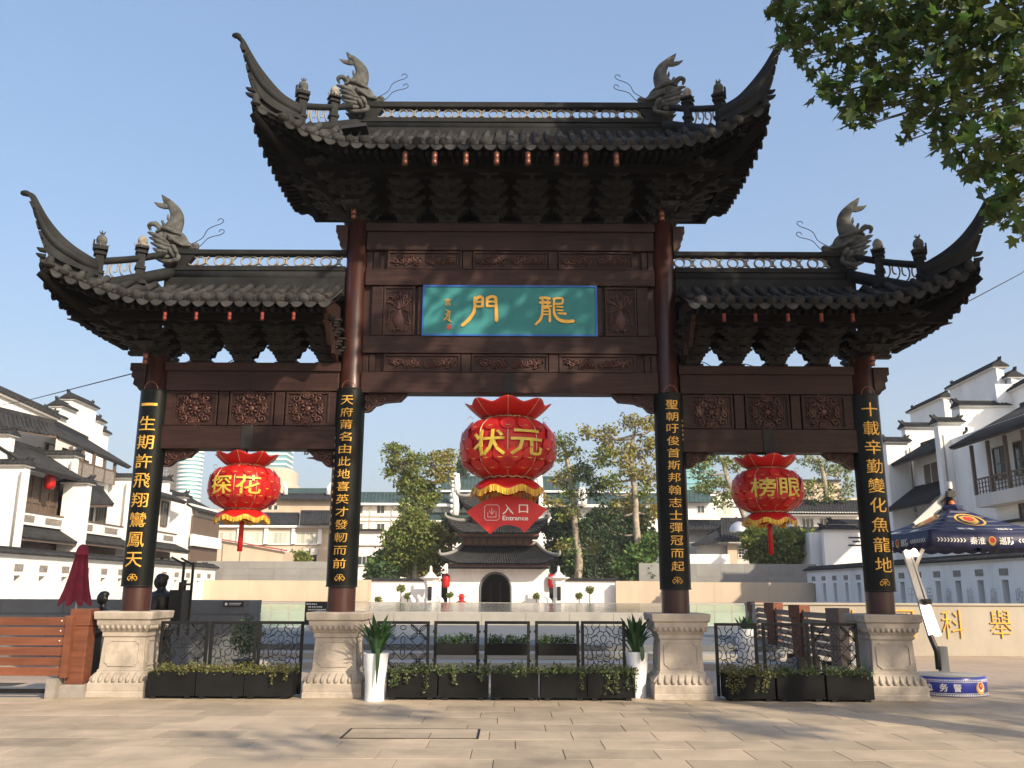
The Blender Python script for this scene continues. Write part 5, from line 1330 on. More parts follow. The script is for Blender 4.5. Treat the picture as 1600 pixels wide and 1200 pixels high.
# ================================================================== white vases with blade plants
def vase(px, Yv, label, seed, k=1.0, h=0.64):
    x = P(px, 1090, Yv).x; t = thing('floor_vase', label, 'plant pot', (x, Yv, 0), group='white textured vases with blade plants')
    m = MB(); n = 64; pr = []
    for i in range(49):
        u = i/48; z = u*h; r = 0.140-0.010*sin(pi*min(1, u*1.6))+0.040*u**1.7; pr.append((r, z))
    m.lathe(pr, n)
    for i in range(len(m.v)):
        x_, y_, z_ = m.v[i]; a = math.atan2(y_, x_)
        if 0.02 < z_ < h-0.03:
            q = 1+0.020*sin(z_*150+3.0*abs(((a*9/pi) % 2)-1)*2.2); m.v[i] = (x_*q, y_*q, z_)
    m.lathe([(0.180, h), (0.184, h+0.008), (0.178, h+0.012), (0.165, h+0.006), (0.155, h-0.05), (0.001, h-0.05)], n)
    m.lathe([(0.001, 0.0), (0.14, 0.0)], n)
    m.build('vase_body', 'potwhite', t)
    rr = random.Random(seed); m = MB()
    for i in range(74):
        a = rr.uniform(0, 2*pi); lean = rr.uniform(0.03, 0.36)*(0.6+0.6*rr.random()); Hh = rr.uniform(0.34, 0.66)*(1-0.5*lean); b = Vector((cos(a)*0.07*rr.random(), sin(a)*0.07*rr.random(), h-0.05))
        tip = b+Vector((cos(a)*lean, sin(a)*lean, Hh)); mid = b.lerp(tip, 0.5)+Vector((-cos(a)*0.03, -sin(a)*0.03, 0.06)); c = crv([b, mid, tip+Vector((cos(a)*0.02, sin(a)*0.02, -0.02))], 4); sd = Vector((-sin(a), cos(a), 0)); tw = rr.uniform(-0.9, 0.9)
        sd = (sd*cos(tw)+Vector((0, 0, 1)).cross(sd)*sin(tw)); W = rr.uniform(0.022, 0.036); ws = [0.15, 0.3, 0.55, 0.8, 1.0, 1.0, 0.8, 0.45, 0.03]
        nrm = Vector((cos(a), sin(a), 0))*0.35
        A = [q+sd*W*w_ for q, w_ in zip(c, ws)]; B = [q-sd*W*w_ for q, w_ in zip(c, ws)]; C_ = [q+nrm*W*w_*0.5 for q, w_ in zip(c, ws)]
        m.quadstrip(A, C_, smooth=True); m.quadstrip(C_, B, smooth=True)
    for (a, L_) in ((-1.55, 0.42),) if seed == 1 else ((-1.9, 0.12),):
        b = Vector((0.02, -0.14, h)); c = crv([b, b+Vector((0.03, -0.06, 0.10)), b+Vector((0.04, -0.09, -0.05)), b+Vector((0.03, -0.07, -L_))], 4); ws = [0.3, 0.5, 0.7, 0.9, 1, 1, 1, 1, 0.9, 0.8, 0.5, 0.3, 0.05]
        m.quadstrip([q+Vector((0.032, 0, 0))*w_ for q, w_ in zip(c, ws)], [q-Vector((0.032, 0, 0))*w_ for q, w_ in zip(c, ws)], smooth=True)
    m.build('blade_leaves', 'blade', t, kind='stuff')
    return t
vase(585, 13.22, 'white vase with dark green blade leaves left of the central planters, one leaf drooping', 1)
vase(996, 13.78, 'white vase with dark green blade leaves beside the inner right pedestal', 2)
# ================================================================== plaza: steps, terrace, pool, walls
m = MB()
m.box(-5.5, 8.0, 18.4, 20.6, -0.01, 0.12); m.build('step', 'palestone', kind='structure', bevel=0.01)
m = MB(); m.box(-5.5, 8.0, 19.3, 20.6, 0.12, 0.24); m.build('step', 'palestone', kind='structure', bevel=0.01)
m = MB(); m.box(-16, 8.0, 20.1, 30.98, -0.01, 0.37); m.build('terrace', 'greystone', kind='structure', bevel=0.01)
pool = ob('reflecting_pool', None, kind='structure')
m = MB(); m.box(-17.5, 17.5, 31.0, 31.35, 0, 0.80); m.box(-17.5, 17.5, 53.7, 54.05, 0, 0.80); m.box(-17.5, -17.15, 31.35, 53.7, 0, 0.8); m.box(17.15, 17.5, 31.35, 53.7, 0, 0.8); m.build('pool_rim', 'palestone', pool, kind='structure')
x = -17.5
rimme = MB().box(0.006, 1.494, -0.03, 0.0, 0.02, 0.77).mesh('rim_panel', 'palestone')
while x < 17.3: ob('rim_panel', rimme, pool, (x, 31.0, 0)); x += 1.5
m = MB(); plane(m, -17.15, 17.15, 31.35, 53.7, 0.775); m.build('water', 'water', pool, kind='structure')
m = MB(); m.box(-17.2, 17.2, 31.3, 53.8, 0.0, 0.70); m.build('pool_bed', 'greystone', pool, kind='structure')

def frame_m(o, u, n):
    """matrix with x along u, -y along n (outward), z up"""
    u = Vector(u).normalized(); n = Vector(n).normalized()
    M = Matrix((u, -n, Vector((0, 0, 1)))).transposed().to_4x4(); M.translation = Vector(o); return M
def panels(parent, x0, x1, z0, z1, y, pw, ph, mt, name='stone_panel', th=0.02, n=(0, -1, 0)):
    nx = max(1, round((x1-x0)/pw)); nz = max(1, round((z1-z0)/ph)); w_ = (x1-x0)/nx; h_ = (z1-z0)/nz
    me = MB().box(0.004, w_-0.004, -th, 0, 0.004, h_-0.004).mesh(name, mt)
    for i in range(nx):
        for j in range(nz): ob(name, me, parent, (x0+i*w_, y, z0+j*h_))

# grey stone wall behind the left bay
xg0, xg1 = -16.0, P(388, 945, 19).x
t = thing('stone_wall', 'low dark grey stone wall behind the left bay with a small black plate', 'wall', ((xg0+xg1)/2, 19.5, 0))
hw = (xg1-xg0)/2; zt = P(300, 938, 19).z; zm = P(300, 960, 19).z
m = MB(); m.box(-hw, hw, -0.45, 0.5, 0, zm-0.02); m.box(-hw, hw, -0.40, 0.5, zm, zt-0.0); m.box(-hw-0.0, hw-0.02, -0.42, 0.5, zm-0.02, zm); m.build('wall_core', 'greystone', t)
panels(t, -hw, hw, 0.0, zm-0.02, -0.45, 1.05, 0.5, 'greystone'); panels(t, -hw, hw, zm+0.005, zt-0.005, -0.40, 1.35, 0.4, 'greystone')
p = P(361, 944, 18.9); m = MB(); m.box(-0.21, 0.21, -0.02, 0, -0.055, 0.055); pl_ = m.build('name_plate', 'blackplastic', t, (p.x-(xg0+xg1)/2, -0.43, p.z))
m = MB(); m.lathe([(0.001, 0), (0.03, 0)], 14); m.xf(Matrix.Rotation(pi/2, 4, 'X')); m.build('plate_emblem', 'white', pl_, (-0.15, -0.022, 0))
m = MB(); m.box(-0.09, 0.17, -0.022, -0.0205, 0.008, 0.022); m.box(-0.09, 0.15, -0.022, -0.0205, -0.02, -0.012); m.build('plate_lettering', 'white', pl_)
# information board
p0, p1 = P(479, 940, 25), P(512, 940, 25); t = thing('information_board', 'dark information board with rows of white lettering behind the inner left pedestal', 'sign', ((p0.x+p1.x)/2, 25, 0.37))
m = MB(); m.box(-0.32, 0.32, -0.03, 0.03, p0.z-0.37-0.62, p0.z-0.37); m.build('board', 'infoboard', t); m = MB(); m.box(-0.05, 0.05, -0.03, 0.03, 0, p0.z-0.37-0.62); m.build('leg', 'blackmetal', t)
m = MB(); rr = random.Random(9)
for i, n_ in enumerate((6, 8, 10, 9, 10, 7)):
    for j in range(n_): m.box(-0.28+(0.05 if i else 0)+j*0.05, -0.28+(0.05 if i else 0)+j*0.05+rr.uniform(0.025, 0.042), -0.034, -0.031, p0.z-0.37-0.08-i*0.075, p0.z-0.37-0.05-i*0.075)
m.build('lettering', 'white', t)
# glass balustrades
def glass(px0, px1, Y, label, ytop=942, ybot=974, n=3, rz=0):
    a, b = P(px0, ybot, Y), P(px1, ybot, Y); zt_ = P(px0, ytop, Y).z; z0 = min(a.z, b.z); z0 = 0.37 if z0 < 0.37 else z0
    t = thing('glass_balustrade', label, 'balustrade', (a.x, Y, z0)); W = (b.x-a.x)/n
    for i in range(n):
        m = MB(); m.box(i*W+0.02, (i+1)*W-0.02, -0.006, 0.006, 0.03, zt_-z0); m.build('glass_pane', 'balustradeglass', t)
    m = MB(); m.box(0, W*n, -0.03, 0.03, 0, 0.03); m.build('base_rail', 'silver', t)
    m = MB(); m.box(0, W*n, -0.02, 0.02, zt_-z0, zt_-z0+0.03); m.build('hand_rail', 'silver', t)
glass(394, 478, 27, 'clear greenish glass balustrade behind the left bay beside the information board', ytop=943, ybot=980)
glass(1062, 1172, 29, 'clear greenish glass balustrade behind the right bay', ytop=944, ybot=978, n=4)

# ---------------------------------------------------------------- tiled copings and roofs
def coping(parent, a, b, w=0.55, h=0.34, ends=(1, 1), mt='farroof', name='coping', ribs=True, curl=True):
    a = Vector(a); b = Vector(b); d = b-a; Ln = d.length; d.normalize(); q = Vector((-d.y, d.x, 0)).normalized(); up = Vector((0, 0, 1))
    m = MB(); o = (a+b)/2
    def pt(s, u, z): return a+d*s+q*u+up*z-o
    n = 2; sec = [(-w/2, 0.05), (-w/2, 0.10), (-0.07, h*0.75), (-0.07, h), (0.07, h), (0.07, h*0.75), (w/2, 0.10), (w/2, 0.05)]
    s0, s1 = -0.15*ends[0], Ln+0.15*ends[1]
    vs = [pt(s, u, z) for s in (s0, s1) for u, z in sec]; k = len(sec)
    m.add(vs, [tuple(range(k))[::-1], tuple(range(k, 2*k))]+[(i, (i+1) % k, (i+1) % k+k, i+k) for i in range(k)])
    # trim below
    if curl:
        for e, s in ((ends[0], s0), (ends[1], s1)):
            if e:
                sg = -1 if s == s0 else 1
                m.tube([pt(s-sg*0.25, 0, h-0.02), pt(s+sg*0.02, 0, h+0.03), pt(s+sg*0.12, 0, h+0.12)], [0.08, 0.085, 0.04], 6)
                m.tube([pt(s-sg*0.16, 0, h), pt(s-sg*0.12, 0, h+0.16)], [0.07, 0.04], 6)
    c = m.build(name, mt, parent, o)
    if ribs:
        r_ = MB(); s = s0+0.06
        while s < s1:
            for sg in (-1, 1): r_.tube([pt(s, sg*0.10, h*0.72), pt(s, sg*(w/2+0.02), 0.10)], 0.045, 5)
            s += 0.22
        r_.build('coping_tiles', mt, c, kind='stuff')
    m = MB(); sec = [(-w/2+0.08, -0.02), (-w/2+0.03, 0.05), (w/2-0.03, 0.05), (w/2-0.08, -0.02)]
    vs = [pt(s, u, z) for s in (s0+0.05, s1-0.05) for u, z in sec]; m.add(vs, [(3, 2, 1, 0), (4, 5, 6, 7)]+[(i, (i+1) % 4, (i+1) % 4+4, i+4) for i in range(4)])
    m.build('coping_trim', 'plasterold', c)
    return c
def slope(parent, e0, e1, r1, r0, mt='farroof', name='roof', pitch=0.25, th=0.12, rr=0.05, ribs=True, ridge=True, fascia='brownwood'):
    """tiled slope from the eave e0-e1 up to the ridge r0-r1"""
    e0, e1, r0, r1 = map(Vector, (e0, e1, r0, r1)); o = e0.copy(); m = MB(); dn = Vector((0, 0, -th))
    vs = [v-o for v in (e0, e1, r1, r0)]; vs += [v+dn for v in vs]
    m.add(vs, [(0, 1, 2, 3), (7, 6, 5, 4), (0, 4, 5, 1), (1, 5, 6, 2), (2, 6, 7, 3), (3, 7, 4, 0)]); c = m.build(name, mt, parent, o)
    if ribs:
        g_ = MB(); n = max(2, int((e1-e0).length/pitch))
        for i in range(n+1):
            a = e0.lerp(e1, i/n)-o; b = r0.lerp(r1, i/n)-o; a = a+(a-b).normalized()*0.05; g_.tube([a+Vector((0, 0, 0.0)), b], rr, 5)
        g_.build('roof_tiles', mt, c, kind='stuff')
    if ridge:
        g_ = MB(); g_.bar(r0-o+Vector((0, 0, 0.06)), r1-o+Vector((0, 0, 0.06)), 0.16, 0.26); g_.build('roof_ridge', mt, c)
    g_ = MB(); g_.bar(e0-o-Vector((0, 0, th+0.03))+(r0-e0)*0.04, e1-o-Vector((0, 0, th+0.03))+(r1-e1)*0.04, 0.08, 0.12); g_.build('fascia', fascia, c)
    return c
def win(parent, o, u, n, W, Hh, cols=2, rows=1, fm='frame', gm='darkglass', name='window', depth=0.06, sill=False):
    M = frame_m(o, u, n)
    f = MB(); t_ = min(0.07, W*0.09)
    for a in ((-W/2, W/2, -t_/2+Hh/2, Hh/2+t_/2), (-W/2, W/2, -Hh/2-t_/2, -Hh/2+t_/2), (-W/2-t_/2, -W/2+t_/2, -Hh/2-t_/2, Hh/2+t_/2), (W/2-t_/2, W/2+t_/2, -Hh/2-t_/2, Hh/2+t_/2)):
        f.box(a[0], a[1], -depth, 0.0, a[2], a[3])
    for i in range(1, cols): f.box(-W/2+W*i/cols-t_/3, -W/2+W*i/cols+t_/3, -depth*0.7, 0, -Hh/2+t_/2, Hh/2-t_/2)
    for j in range(1, rows): f.box(-W/2+t_/2, W/2-t_/2, -depth*0.6, 0, -Hh/2+Hh*j/rows-t_/3, -Hh/2+Hh*j/rows+t_/3)
    if sill: f.box(-W/2-0.1, W/2+0.1, -depth-0.08, 0, -Hh/2-t_/2-0.06, -Hh/2-t_/2)
    oo = f.build(name, fm, parent); oo.matrix_local = M if parent is None else Matrix.Translation(-parent_loc(parent)) @ M
    pme_ = MB().box(-W/(2*cols)*0.985, W/(2*cols)*0.985, -depth*0.3, -depth*0.15, -Hh/2+0.02, Hh/2-0.02).mesh('pane', gm)
    for i in range(cols): ob('pane', pme_, oo, (-W/2+W*(i+0.5)/cols, 0, 0))
    return oo
def parent_loc(p):
    v = Vector(p.location)
    return v+parent_loc(p.parent) if p.parent else v
def wbox(t, x0, x1, y0, y1, z0, z1, mt='plaster', name='wall'):
    """box in world coordinates as a part of t"""
    o = t.location; m = MB(); cx, cy = (x0+x1)/2, (y0+y1)/2; m.box(x0-cx, x1-cx, y0-cy, y1-cy, 0, z1-z0); return m.build(name, mt, t, (cx-o.x, cy-o.y, z0-o.z))
def wcop(t, a, b, **k): return coping(t, Vector(a)-t.location, Vector(b)-t.location, **k)
def wslope(t, *p, **k): return slope(t, *[Vector(q)-t.location for q in p], **k)
def wwin(t, o, u, n, W, Hh, **k): return win(t, o, u, n, W, Hh, **k)

# ---------------------------------------------------------------- slit walls on both sides
for s in (-1, 1):
    X = 19.0; y0, y1 = (30, 57) ; zt = 2.72
    t = thing('slit_wall', 'white perimeter wall with narrow slits and grey tile coping on the sunlit left side' if s < 0 else 'white perimeter wall with narrow slits behind the cream wall with gold characters', 'wall', (s*X, (y0+y1)/2, 0))
    # real openings: piers between slits
    sp_ = 1.8; m = MB(); zs0, zs1, ps0, ps1 = 0.9, 2.0, 2.16, 2.42
    y = 31.0-0.4; ys = []
    while y < y1-0.5: ys.append(y); y += sp_
    wbox(t, s*X-0.2, s*X+0.2, y0-2, y1, 0, zs0); wbox(t, s*X-0.2, s*X+0.2, y0-2, y1, zs1, zt)
    prev = y0-2
    for y in ys:
        wbox(t, s*X-0.2, s*X+0.2, prev, y-0.24, zs0, zs1, name='pier'); prev = y+0.24
        m = MB(); m.box(-0.02, 0.02, -0.30, 0.30, 0, ps1-ps0); m.build('lattice_panel', 'lattice', t, (-s*0.205, y-(y0+y1)/2, ps0))
        m = MB(); m.box(-0.03, 0.03, -0.24, 0.24, 0, zs1-zs0); m.build('slit_back', 'lattice', t, (s*0.16, y-(y0+y1)/2, zs0))
    wbox(t, s*X-0.2, s*X+0.2, prev, y1, zs0, zs1, name='pier')
    wcop(t, (s*X, y0-2, zt), (s*X, y1, zt), w=0.75, h=0.34, ends=(0, 1), curl=False)
    if s > 0:
        for i, ch in enumerate('收歲餘歲品子'):
            m = MB(); put_text(m, ch, 0.5, lambda a, b, d: (-d, -a, b), 0.012, fit=(0.52, 0.62), cut=9)
            m.build('relief_character', 'plasterold', t, (-0.202, ys[i+1]+0.9-(y0+y1)/2-0.0, 1.40))
# cross walls at the far end of the plaza, left and right
def crosswall(px0, px1, yt, Y, mt, label, cop=False, base=0.0, pan=None, depth=0.6):
    a, b = P(px0, yt, Y), P(px1, yt, Y); z = (a.z+b.z)/2
    t = thing('plaza_wall', label, 'wall', ((a.x+b.x)/2, Y+depth/2, 0)); hw_ = (b.x-a.x)/2
    m = MB(); m.box(-hw_, hw_, -depth/2, depth/2, base, z); m.build('wall_body', mt, t)
    if pan: panels(t, -hw_, hw_, pan[2], z, -depth/2-0.002, pan[0], pan[1], mt, th=0.025)
    if cop: wcop(t, (a.x, Y+depth/2, z), (b.x, Y+depth/2, z), w=depth+0.3, h=0.3)
    return t
crosswall(296, 575, 907, 55, 'cream', 'cream wall beyond the pool, low band left of the middle bay', pan=(3.2, 1.7, 0.8))
crosswall(308, 512, 877, 58, 'ashlar', 'pale grey panelled wall rising above the cream band behind the left bay', pan=(1.6, 0.5, 1.9))
crosswall(1073, 1286, 910, 56, 'cream', 'cream wall beyond the pool behind the right bay', pan=(1.6, 1.4, 0.8))
crosswall(1050, 1275, 881, 59, 'ashlar', 'grey panelled wall above the cream wall in the right bay', pan=(1.5, 0.65, 1.7))
t = crosswall(272, 314, 889, 55.8, 'cream', 'short cream wall with dark tile coping behind the bronze porter', cop=True)
t = crosswall(962, 1032, 908, 73, 'cream', 'pink-cream wall beside the inner right pillar beyond the pool', pan=(2, 2, 0.3))
crosswall(998, 1034, 880, 76, 'ashlar', 'small grey stone block behind the pink-cream wall', pan=(1.3, 0.9, 0.9), depth=2)
crosswall(556, 579, 906, 73, 'cream', 'pinkish wall end left of the tiled white wall')
crosswall(579, 664, 909, 74, 'plaster', 'white wall with tile coping left of the arched gatehouse', cop=True)
crosswall(876, 962, 909, 74, 'plaster', 'white wall with tile coping right of the arched gatehouse', cop=True)

# ---------------------------------------------------------------- cream wall with gold characters
t = thing('inscription_wall', 'low cream stone wall carrying large gold characters at the right', 'wall', (11.5, 23.1, 0)); zt = P(1450, 943, 22.6).z
xw0 = P(1180, 943, 22.6).x-11.5
m = MB(); m.box(xw0, 6.5, -0.48, 0.5, 0, zt-0.05); m.build('wall_body', 'creamwall', t)
m = MB(); m.box(xw0-0.02, 6.5, -0.52, 0.54, zt-0.05, zt); m.build('wall_cap', 'creamwall', t, bevel=0.01)
for px, ch in ((1334, '中'), (1412, '國'), (1489, '科'), (1564, '舉')):
    p = P(px, 975, 22.6); m = MB(); put_text(m, ch, 0.6, lambda a, b, d: (a, -d, b), 0.035, fit=(0.54, 0.68), bold=-0.012, cut=9)
    m.build('gold_character', 'gold', t, (p.x-11.5, -0.482, p.z))

# ---------------------------------------------------------------- left row of white houses
def V(px, py, Y): return P(px, py, Y)
def fin(t, px0, px1, yt, Y, th=0.5, mt='plaster', zb=0.0, over=0.0):
    a, b = V(px0, yt, Y), V(px1, yt, Y); z = (a.z+b.z)/2
    wbox(t, a.x, b.x, Y, Y+th, zb, z, mt, 'gable_wall'); wcop(t, (a.x, Y+th/2, z), (b.x+over, Y+th/2, z), w=th+0.5, h=0.36)
t = thing('white_house', 'nearest white house of the left row, brown timber front between stepped walls', 'house', (-25, 43, 0))
fin(t, -70, 15, 680, 40.6); fin(t, -70, 39, 728, 40)
xs_ = -23.7
wbox(t, xs_-4, xs_, 40.5, 46, 0, V(60, 735, 43).z, 'plaster', 'wall')
zA, zB = V(45, 738, 42).z, V(45, 800, 42).z
wbox(t, xs_-0.1, xs_+0.06, 40.6, 45.9, zB, zA, 'brownwood', 'timber_front')
for i in range(7): wbox(t, xs_+0.06, xs_+0.12, 40.8+i*0.82, 40.9+i*0.82, zB, zA, 'brownwood', 'timber_post')
for q in (0.3, 0.65): wbox(t, xs_+0.06, xs_+0.10, 40.6, 45.9, zB+(zA-zB)*q, zB+(zA-zB)*q+0.1, 'brownwood', 'timber_rail')
zr, ze = V(60, 705, 43).z, V(60, 738, 43).z
wslope(t, (xs_+1.3, 40.55, ze), (xs_+1.3, 45.95, ze), (xs_-1.2, 45.95, zr+0.4), (xs_-1.2, 40.55, zr+0.4))
def parapet(t, X, ya, yb, ptop, pbot, Yr, n=2):
    z1, z0 = V(100, ptop, Yr).z, V(100, pbot, Yr).z
    wbox(t, X-0.1, X+0.15, ya, yb, z0, z1, 'plaster', 'parapet'); wbox(t, X-0.12, X+0.2, ya, yb, z1, z1+0.07, 'brownwood', 'parapet_rail')
    for i in range(n):
        yc = ya+(yb-ya)*(i+0.5)/n; wbox(t, X+0.15, X+0.18, yc-0.8, yc+0.8, z0+(z1-z0)*0.25, z0+(z1-z0)*0.78, 'lattice', 'lattice_panel')
def awning(t, X, ya, yb, pt, pe, Yr, reach=1.1):
    zr_, ze_ = V(100, pt, Yr).z, V(100, pe, Yr).z
    wslope(t, (X+reach, ya, ze_), (X+reach, yb, ze_), (X, yb, zr_), (X, ya, zr_))
def shopfront(t, X, ya, yb, zt_, s=1):
    wbox(t, min(X-0.1*s, X+0.05*s), max(X-0.1*s, X+0.05*s), ya, yb, 0, zt_, 'brownwood', 'timber_front')
    n = int((yb-ya)/1.3)
    for i in range(n):
        wwin(t, (X+0.06*s, ya+(yb-ya)*(i+0.5)/n, zt_*0.6), (0, 1 if s > 0 else -1, 0), (s, 0, 0), 1.0, zt_*0.6, cols=2, rows=2, fm='brownwood', gm='darkglass')
parapet(t, xs_+0.5, 40.6, 45.9, 803, 822, 43); awning(t, xs_+0.4, 40.55, 45.95, 822, 843, 43); shopfront(t, xs_+0.3, 40.6, 45.9, V(60, 843, 43).z-0.15)
# upper set-back storey with its long ridge
za, zb = V(0, 652, 41).z, V(80, 663, 46).z
p0, p1, q0, q1 = V(-60, 655, 41), V(96, 681, 46), V(-60, 628, 42), V(84, 662, 46.6)
wslope(t, p0, p1, q1, q0)
p0, p1 = V(-60, 592, 43), V(84, 656, 47.5); m = MB(); o = t.location
wbox(t, p0.x, p1.x, 47.5, 48, 0, p1.z, 'plaster', 'wall')
m = MB(); m.add([Vector((p0.x, p0.y, p0.z))-o, p1-o, Vector((p1.x, p1.y, p1.z-2.5))-o, Vector((p0.x, p0.y, p0.z-2.5))-o, Vector((p0.x-0.3, p0.y+0.3, p0.z))-o, p1+Vector((-0.3, 0.3, 0))-o, Vector((p1.x-0.3, p1.y+0.3, p1.z-2.5))-o, Vector((p0.x-0.3, p0.y+0.3, p0.z-2.5))-o],
    [(0, 1, 2, 3), (7, 6, 5, 4), (0, 4, 5, 1), (1, 5, 6, 2), (3, 2, 6, 7), (0, 3, 7, 4)]); m.build('wall', 'plaster', t)
wcop(t, p0, p1, w=0.7, h=0.5)
tl = thing('small_red_lantern', 'small red lantern hanging under the eave of the nearest white house at left', 'lantern', V(78, 752, 43.5))
m = MB(); m.lathe([(0.05, -0.42), (0.2, -0.38), (0.27, -0.2), (0.27, 0.2), (0.2, 0.38), (0.05, 0.42)], 12); m.build('lantern_body', 'red', tl); m = MB(); m.tube([(0, 0, 0.42), (0, 0, 0.8)], 0.02, 5); m.build('cord', 'cable', tl)

t = thing('white_house', 'second white house of the left row with open timber gallery and tall stepped gable', 'house', (-26, 49, 0))
fin(t, 56, 117, 713, 46); fin(t, 100, 137, 756, 45.5)
xs_ = -23.6
wbox(t, xs_-5, xs_-0.4, 46.5, 52.2, 0, V(150, 745, 49).z, 'plaster', 'wall')
# gallery
gz0, gz1 = V(150, 748, 49).z, V(150, 708, 49).z
for i in range(5): wbox(t, xs_-0.15, xs_, 46.6+i*1.35, 46.75+i*1.35, gz0, gz1, 'brownwood', 'gallery_post')
wbox(t, xs_-0.12, xs_, 46.5, 52.2, gz0+0.75, gz0+0.83, 'brownwood', 'gallery_rail'); wbox(t, xs_-0.1, xs_-0.02, 46.5, 52.2, gz0, gz0+0.75, 'lattice', 'gallery_lattice')
wbox(t, xs_-1.8, xs_-1.7, 46.5, 52.2, gz0, gz1, 'plasterold', 'gallery_wall')
for i in range(3): wwin(t, (xs_-1.69, 47.5+i*1.8, gz0+1.2), (0, 1, 0), (1, 0, 0), 0.8, 1.0, fm='brownwood')
p0, p1, q0, q1 = V(92, 682, 45.6), V(204, 729, 53.5), V(84, 662, 46.8), V(136, 687, 55)
wslope(t, p0, p1, q1, q0)
# lower storeys
wslope(t, V(136, 788, 46.2), V(177, 787, 50), V(160, 765, 51), V(136, 760, 47)); 
wbox(t, xs_-0.1, xs_+0.3, 46.0, 52.2, 0, V(150, 775, 49).z, 'plaster', 'wall')
for i in range(3): wwin(t, (xs_+0.33, 46.9+i*1.6, V(150, 800, 49).z), (0, 1, 0), (1, 0, 0), 1.1, 1.2, cols=3, fm='brownwood')
parapet(t, xs_+0.6, 46.0, 52.2, 818, 835, 49); awning(t, xs_+0.5, 46, 52.2, 835, 850, 49); shopfront(t, xs_+0.4, 46, 52.2, V(150, 850, 49).z-0.1)
# the five-step gable
XG2 = -27.5
def onX(px, py, X=XG2): q = P(px, py, 1.0); return P(px, py, X/q.x)
for k, (a, ya, b, yb) in enumerate(((77, 646, 103, 660), (94, 632, 119, 648), (112, 622, 153, 643), (150, 655, 164, 666), (160, 673, 172, 684))):
    A_, B_ = onX(a, ya), onX(b, yb); z = (A_.z+B_.z)/2; y0_ = A_.y; y1_ = B_.y
    wbox(t, XG2-0.6, XG2-0.002*k, y0_+0.2, y1_-0.2, 0, z, 'plaster', 'gable_wall'); wcop(t, (XG2-0.3, y0_+0.2, z), (XG2-0.3, y1_-0.3, z), w=1.0, h=0.5)
A_, B_ = onX(80, 660), onX(168, 690); wbox(t, XG2-0.7, XG2-0.02, A_.y, B_.y, 0, B_.z, 'plaster', 'gable_wall')
t = thing('white_house', 'third white house of the left row, just left of the outermost pillar', 'house', (-26, 55, 0))
fin(t, 165, 215, 748, 52.5)
wbox(t, -27, -22.6, 53, 58.5, 0, V(205, 760, 55).z, 'plaster', 'wall'); xs_ = -22.6
wslope(t, (xs_+1.0, 53, V(230, 778, 56).z), (xs_+1.0, 58.5, V(230, 778, 56).z), (xs_-1.5, 58.5, V(230, 752, 56).z), (xs_-1.5, 53, V(230, 752, 56).z))
parapet(t, xs_+0.4, 53, 58.5, 830, 845, 55, n=2); awning(t, xs_+0.4, 53, 58.5, 845, 857, 55); shopfront(t, xs_+0.2, 53, 58.5, V(205, 857, 55).z-0.1)
for i in range(3): wwin(t, (xs_+0.05, 54+i*1.7, V(230, 800, 56).z), (0, 1, 0), (1, 0, 0), 1.0, 1.5, fm='brownwood')
t = thing('white_house', 'farthest low white house of the left row, seen between outer pillar and left lantern', 'house', (-24, 62, 0))
fin(t, 240, 288, 777, 59.5); fin(t, 236, 262, 752, 60.3)
wbox(t, -27, -21.9, 60.4, 66, 0, V(270, 790, 62).z, 'plaster', 'wall')
wslope(t, (-21.4, 60.4, V(270, 800, 62).z), (-21.4, 66, V(270, 800, 62).z), (-24, 66, V(270, 770, 62).z), (-24, 60.4, V(270, 770, 62).z))
wbox(t, -21.9, -21.75, 60.5, 66, 1.0, V(270, 808, 62).z, 'brownwood', 'timber_front')
wbox(t, -21.7, -21.5, 60.1, 66, V(270, 852, 60).z, V(270, 834, 60).z, 'plaster', 'parapet')
m = MB(); a = V(262, 843, 59.4); m.box(-0.5, 0.5, -0.03, 0, -0.17, 0.17); m.build('lattice_panel', 'lattice', t, a-t.location)

# ---------------------------------------------------------------- right row of white houses
t = thing('white_house', 'tall white house at the right edge with lit gable, timber balcony and stepped walls', 'house', (26, 46, 0))
def finR(t, px0, px1, yt, Y, th=0.5, zb=0.0):
    a, b = V(px0, yt, Y), V(px1, yt, Y); z = (a.z+b.z)/2
    wbox(t, a.x, b.x, Y, Y+th, zb, z, 'plaster', 'gable_wall'); wcop(t, (a.x, Y+th/2, z), (b.x, Y+th/2, z), w=th+0.5, h=0.40)
finR(t, 1499, 1574, 636, 46.6); finR(t, 1465, 1502, 662, 46)
a = V(1560, 640, 46.6); wbox(t, a.x, a.x+10, 46.61, 47.1, 0, V(1590, 600, 46.6).z, 'plaster', 'gable_wall')
X0 = V(1478, 780, 46).x
wbox(t, X0+0.6, X0+9, 36.5, 45.98, 0, V(1600, 665, 42).z, 'plaster', 'wall')
# balcony
bx = X0+0.6; zb0, zb1, zb2, zb3 = V(1570, 800, 40).z, V(1570, 772, 40).z, V(1570, 735, 40).z, V(1560, 690, 40).z
zb0 = V(1541, 777, 41).z-0.0; zb1 = V(1541, 757, 41).z; zb2 = V(1541, 733, 41).z; zb3 = V(1538, 700, 41).z+0.1
wbox(t, bx-0.9, bx-0.02, 35, 42.5, zb0-0.35, zb1-0.35, 'plasterold', 'balcony_base')
wbox(t, bx-0.86, bx-0.8, 35, 42.45, zb2-0.08-0.3, zb2-0.3, 'brownwood', 'balcony_rail')
lb = MB(); y = 35.1
while y < 42.3:
    lb.box(-0.02, 0.02, y, y+0.05, zb1-0.35, zb2-0.38); y += 0.28
z = zb1-0.25
while z < zb2-0.4: lb.box(-0.015, 0.015, 35.1, 42.4, z, z+0.04); z += 0.2
lb.v = [(v[0]+bx-0.83-26, v[1]-46, v[2]) for v in lb.v]; lb.build('balcony_lattice', 'brownwood', t)
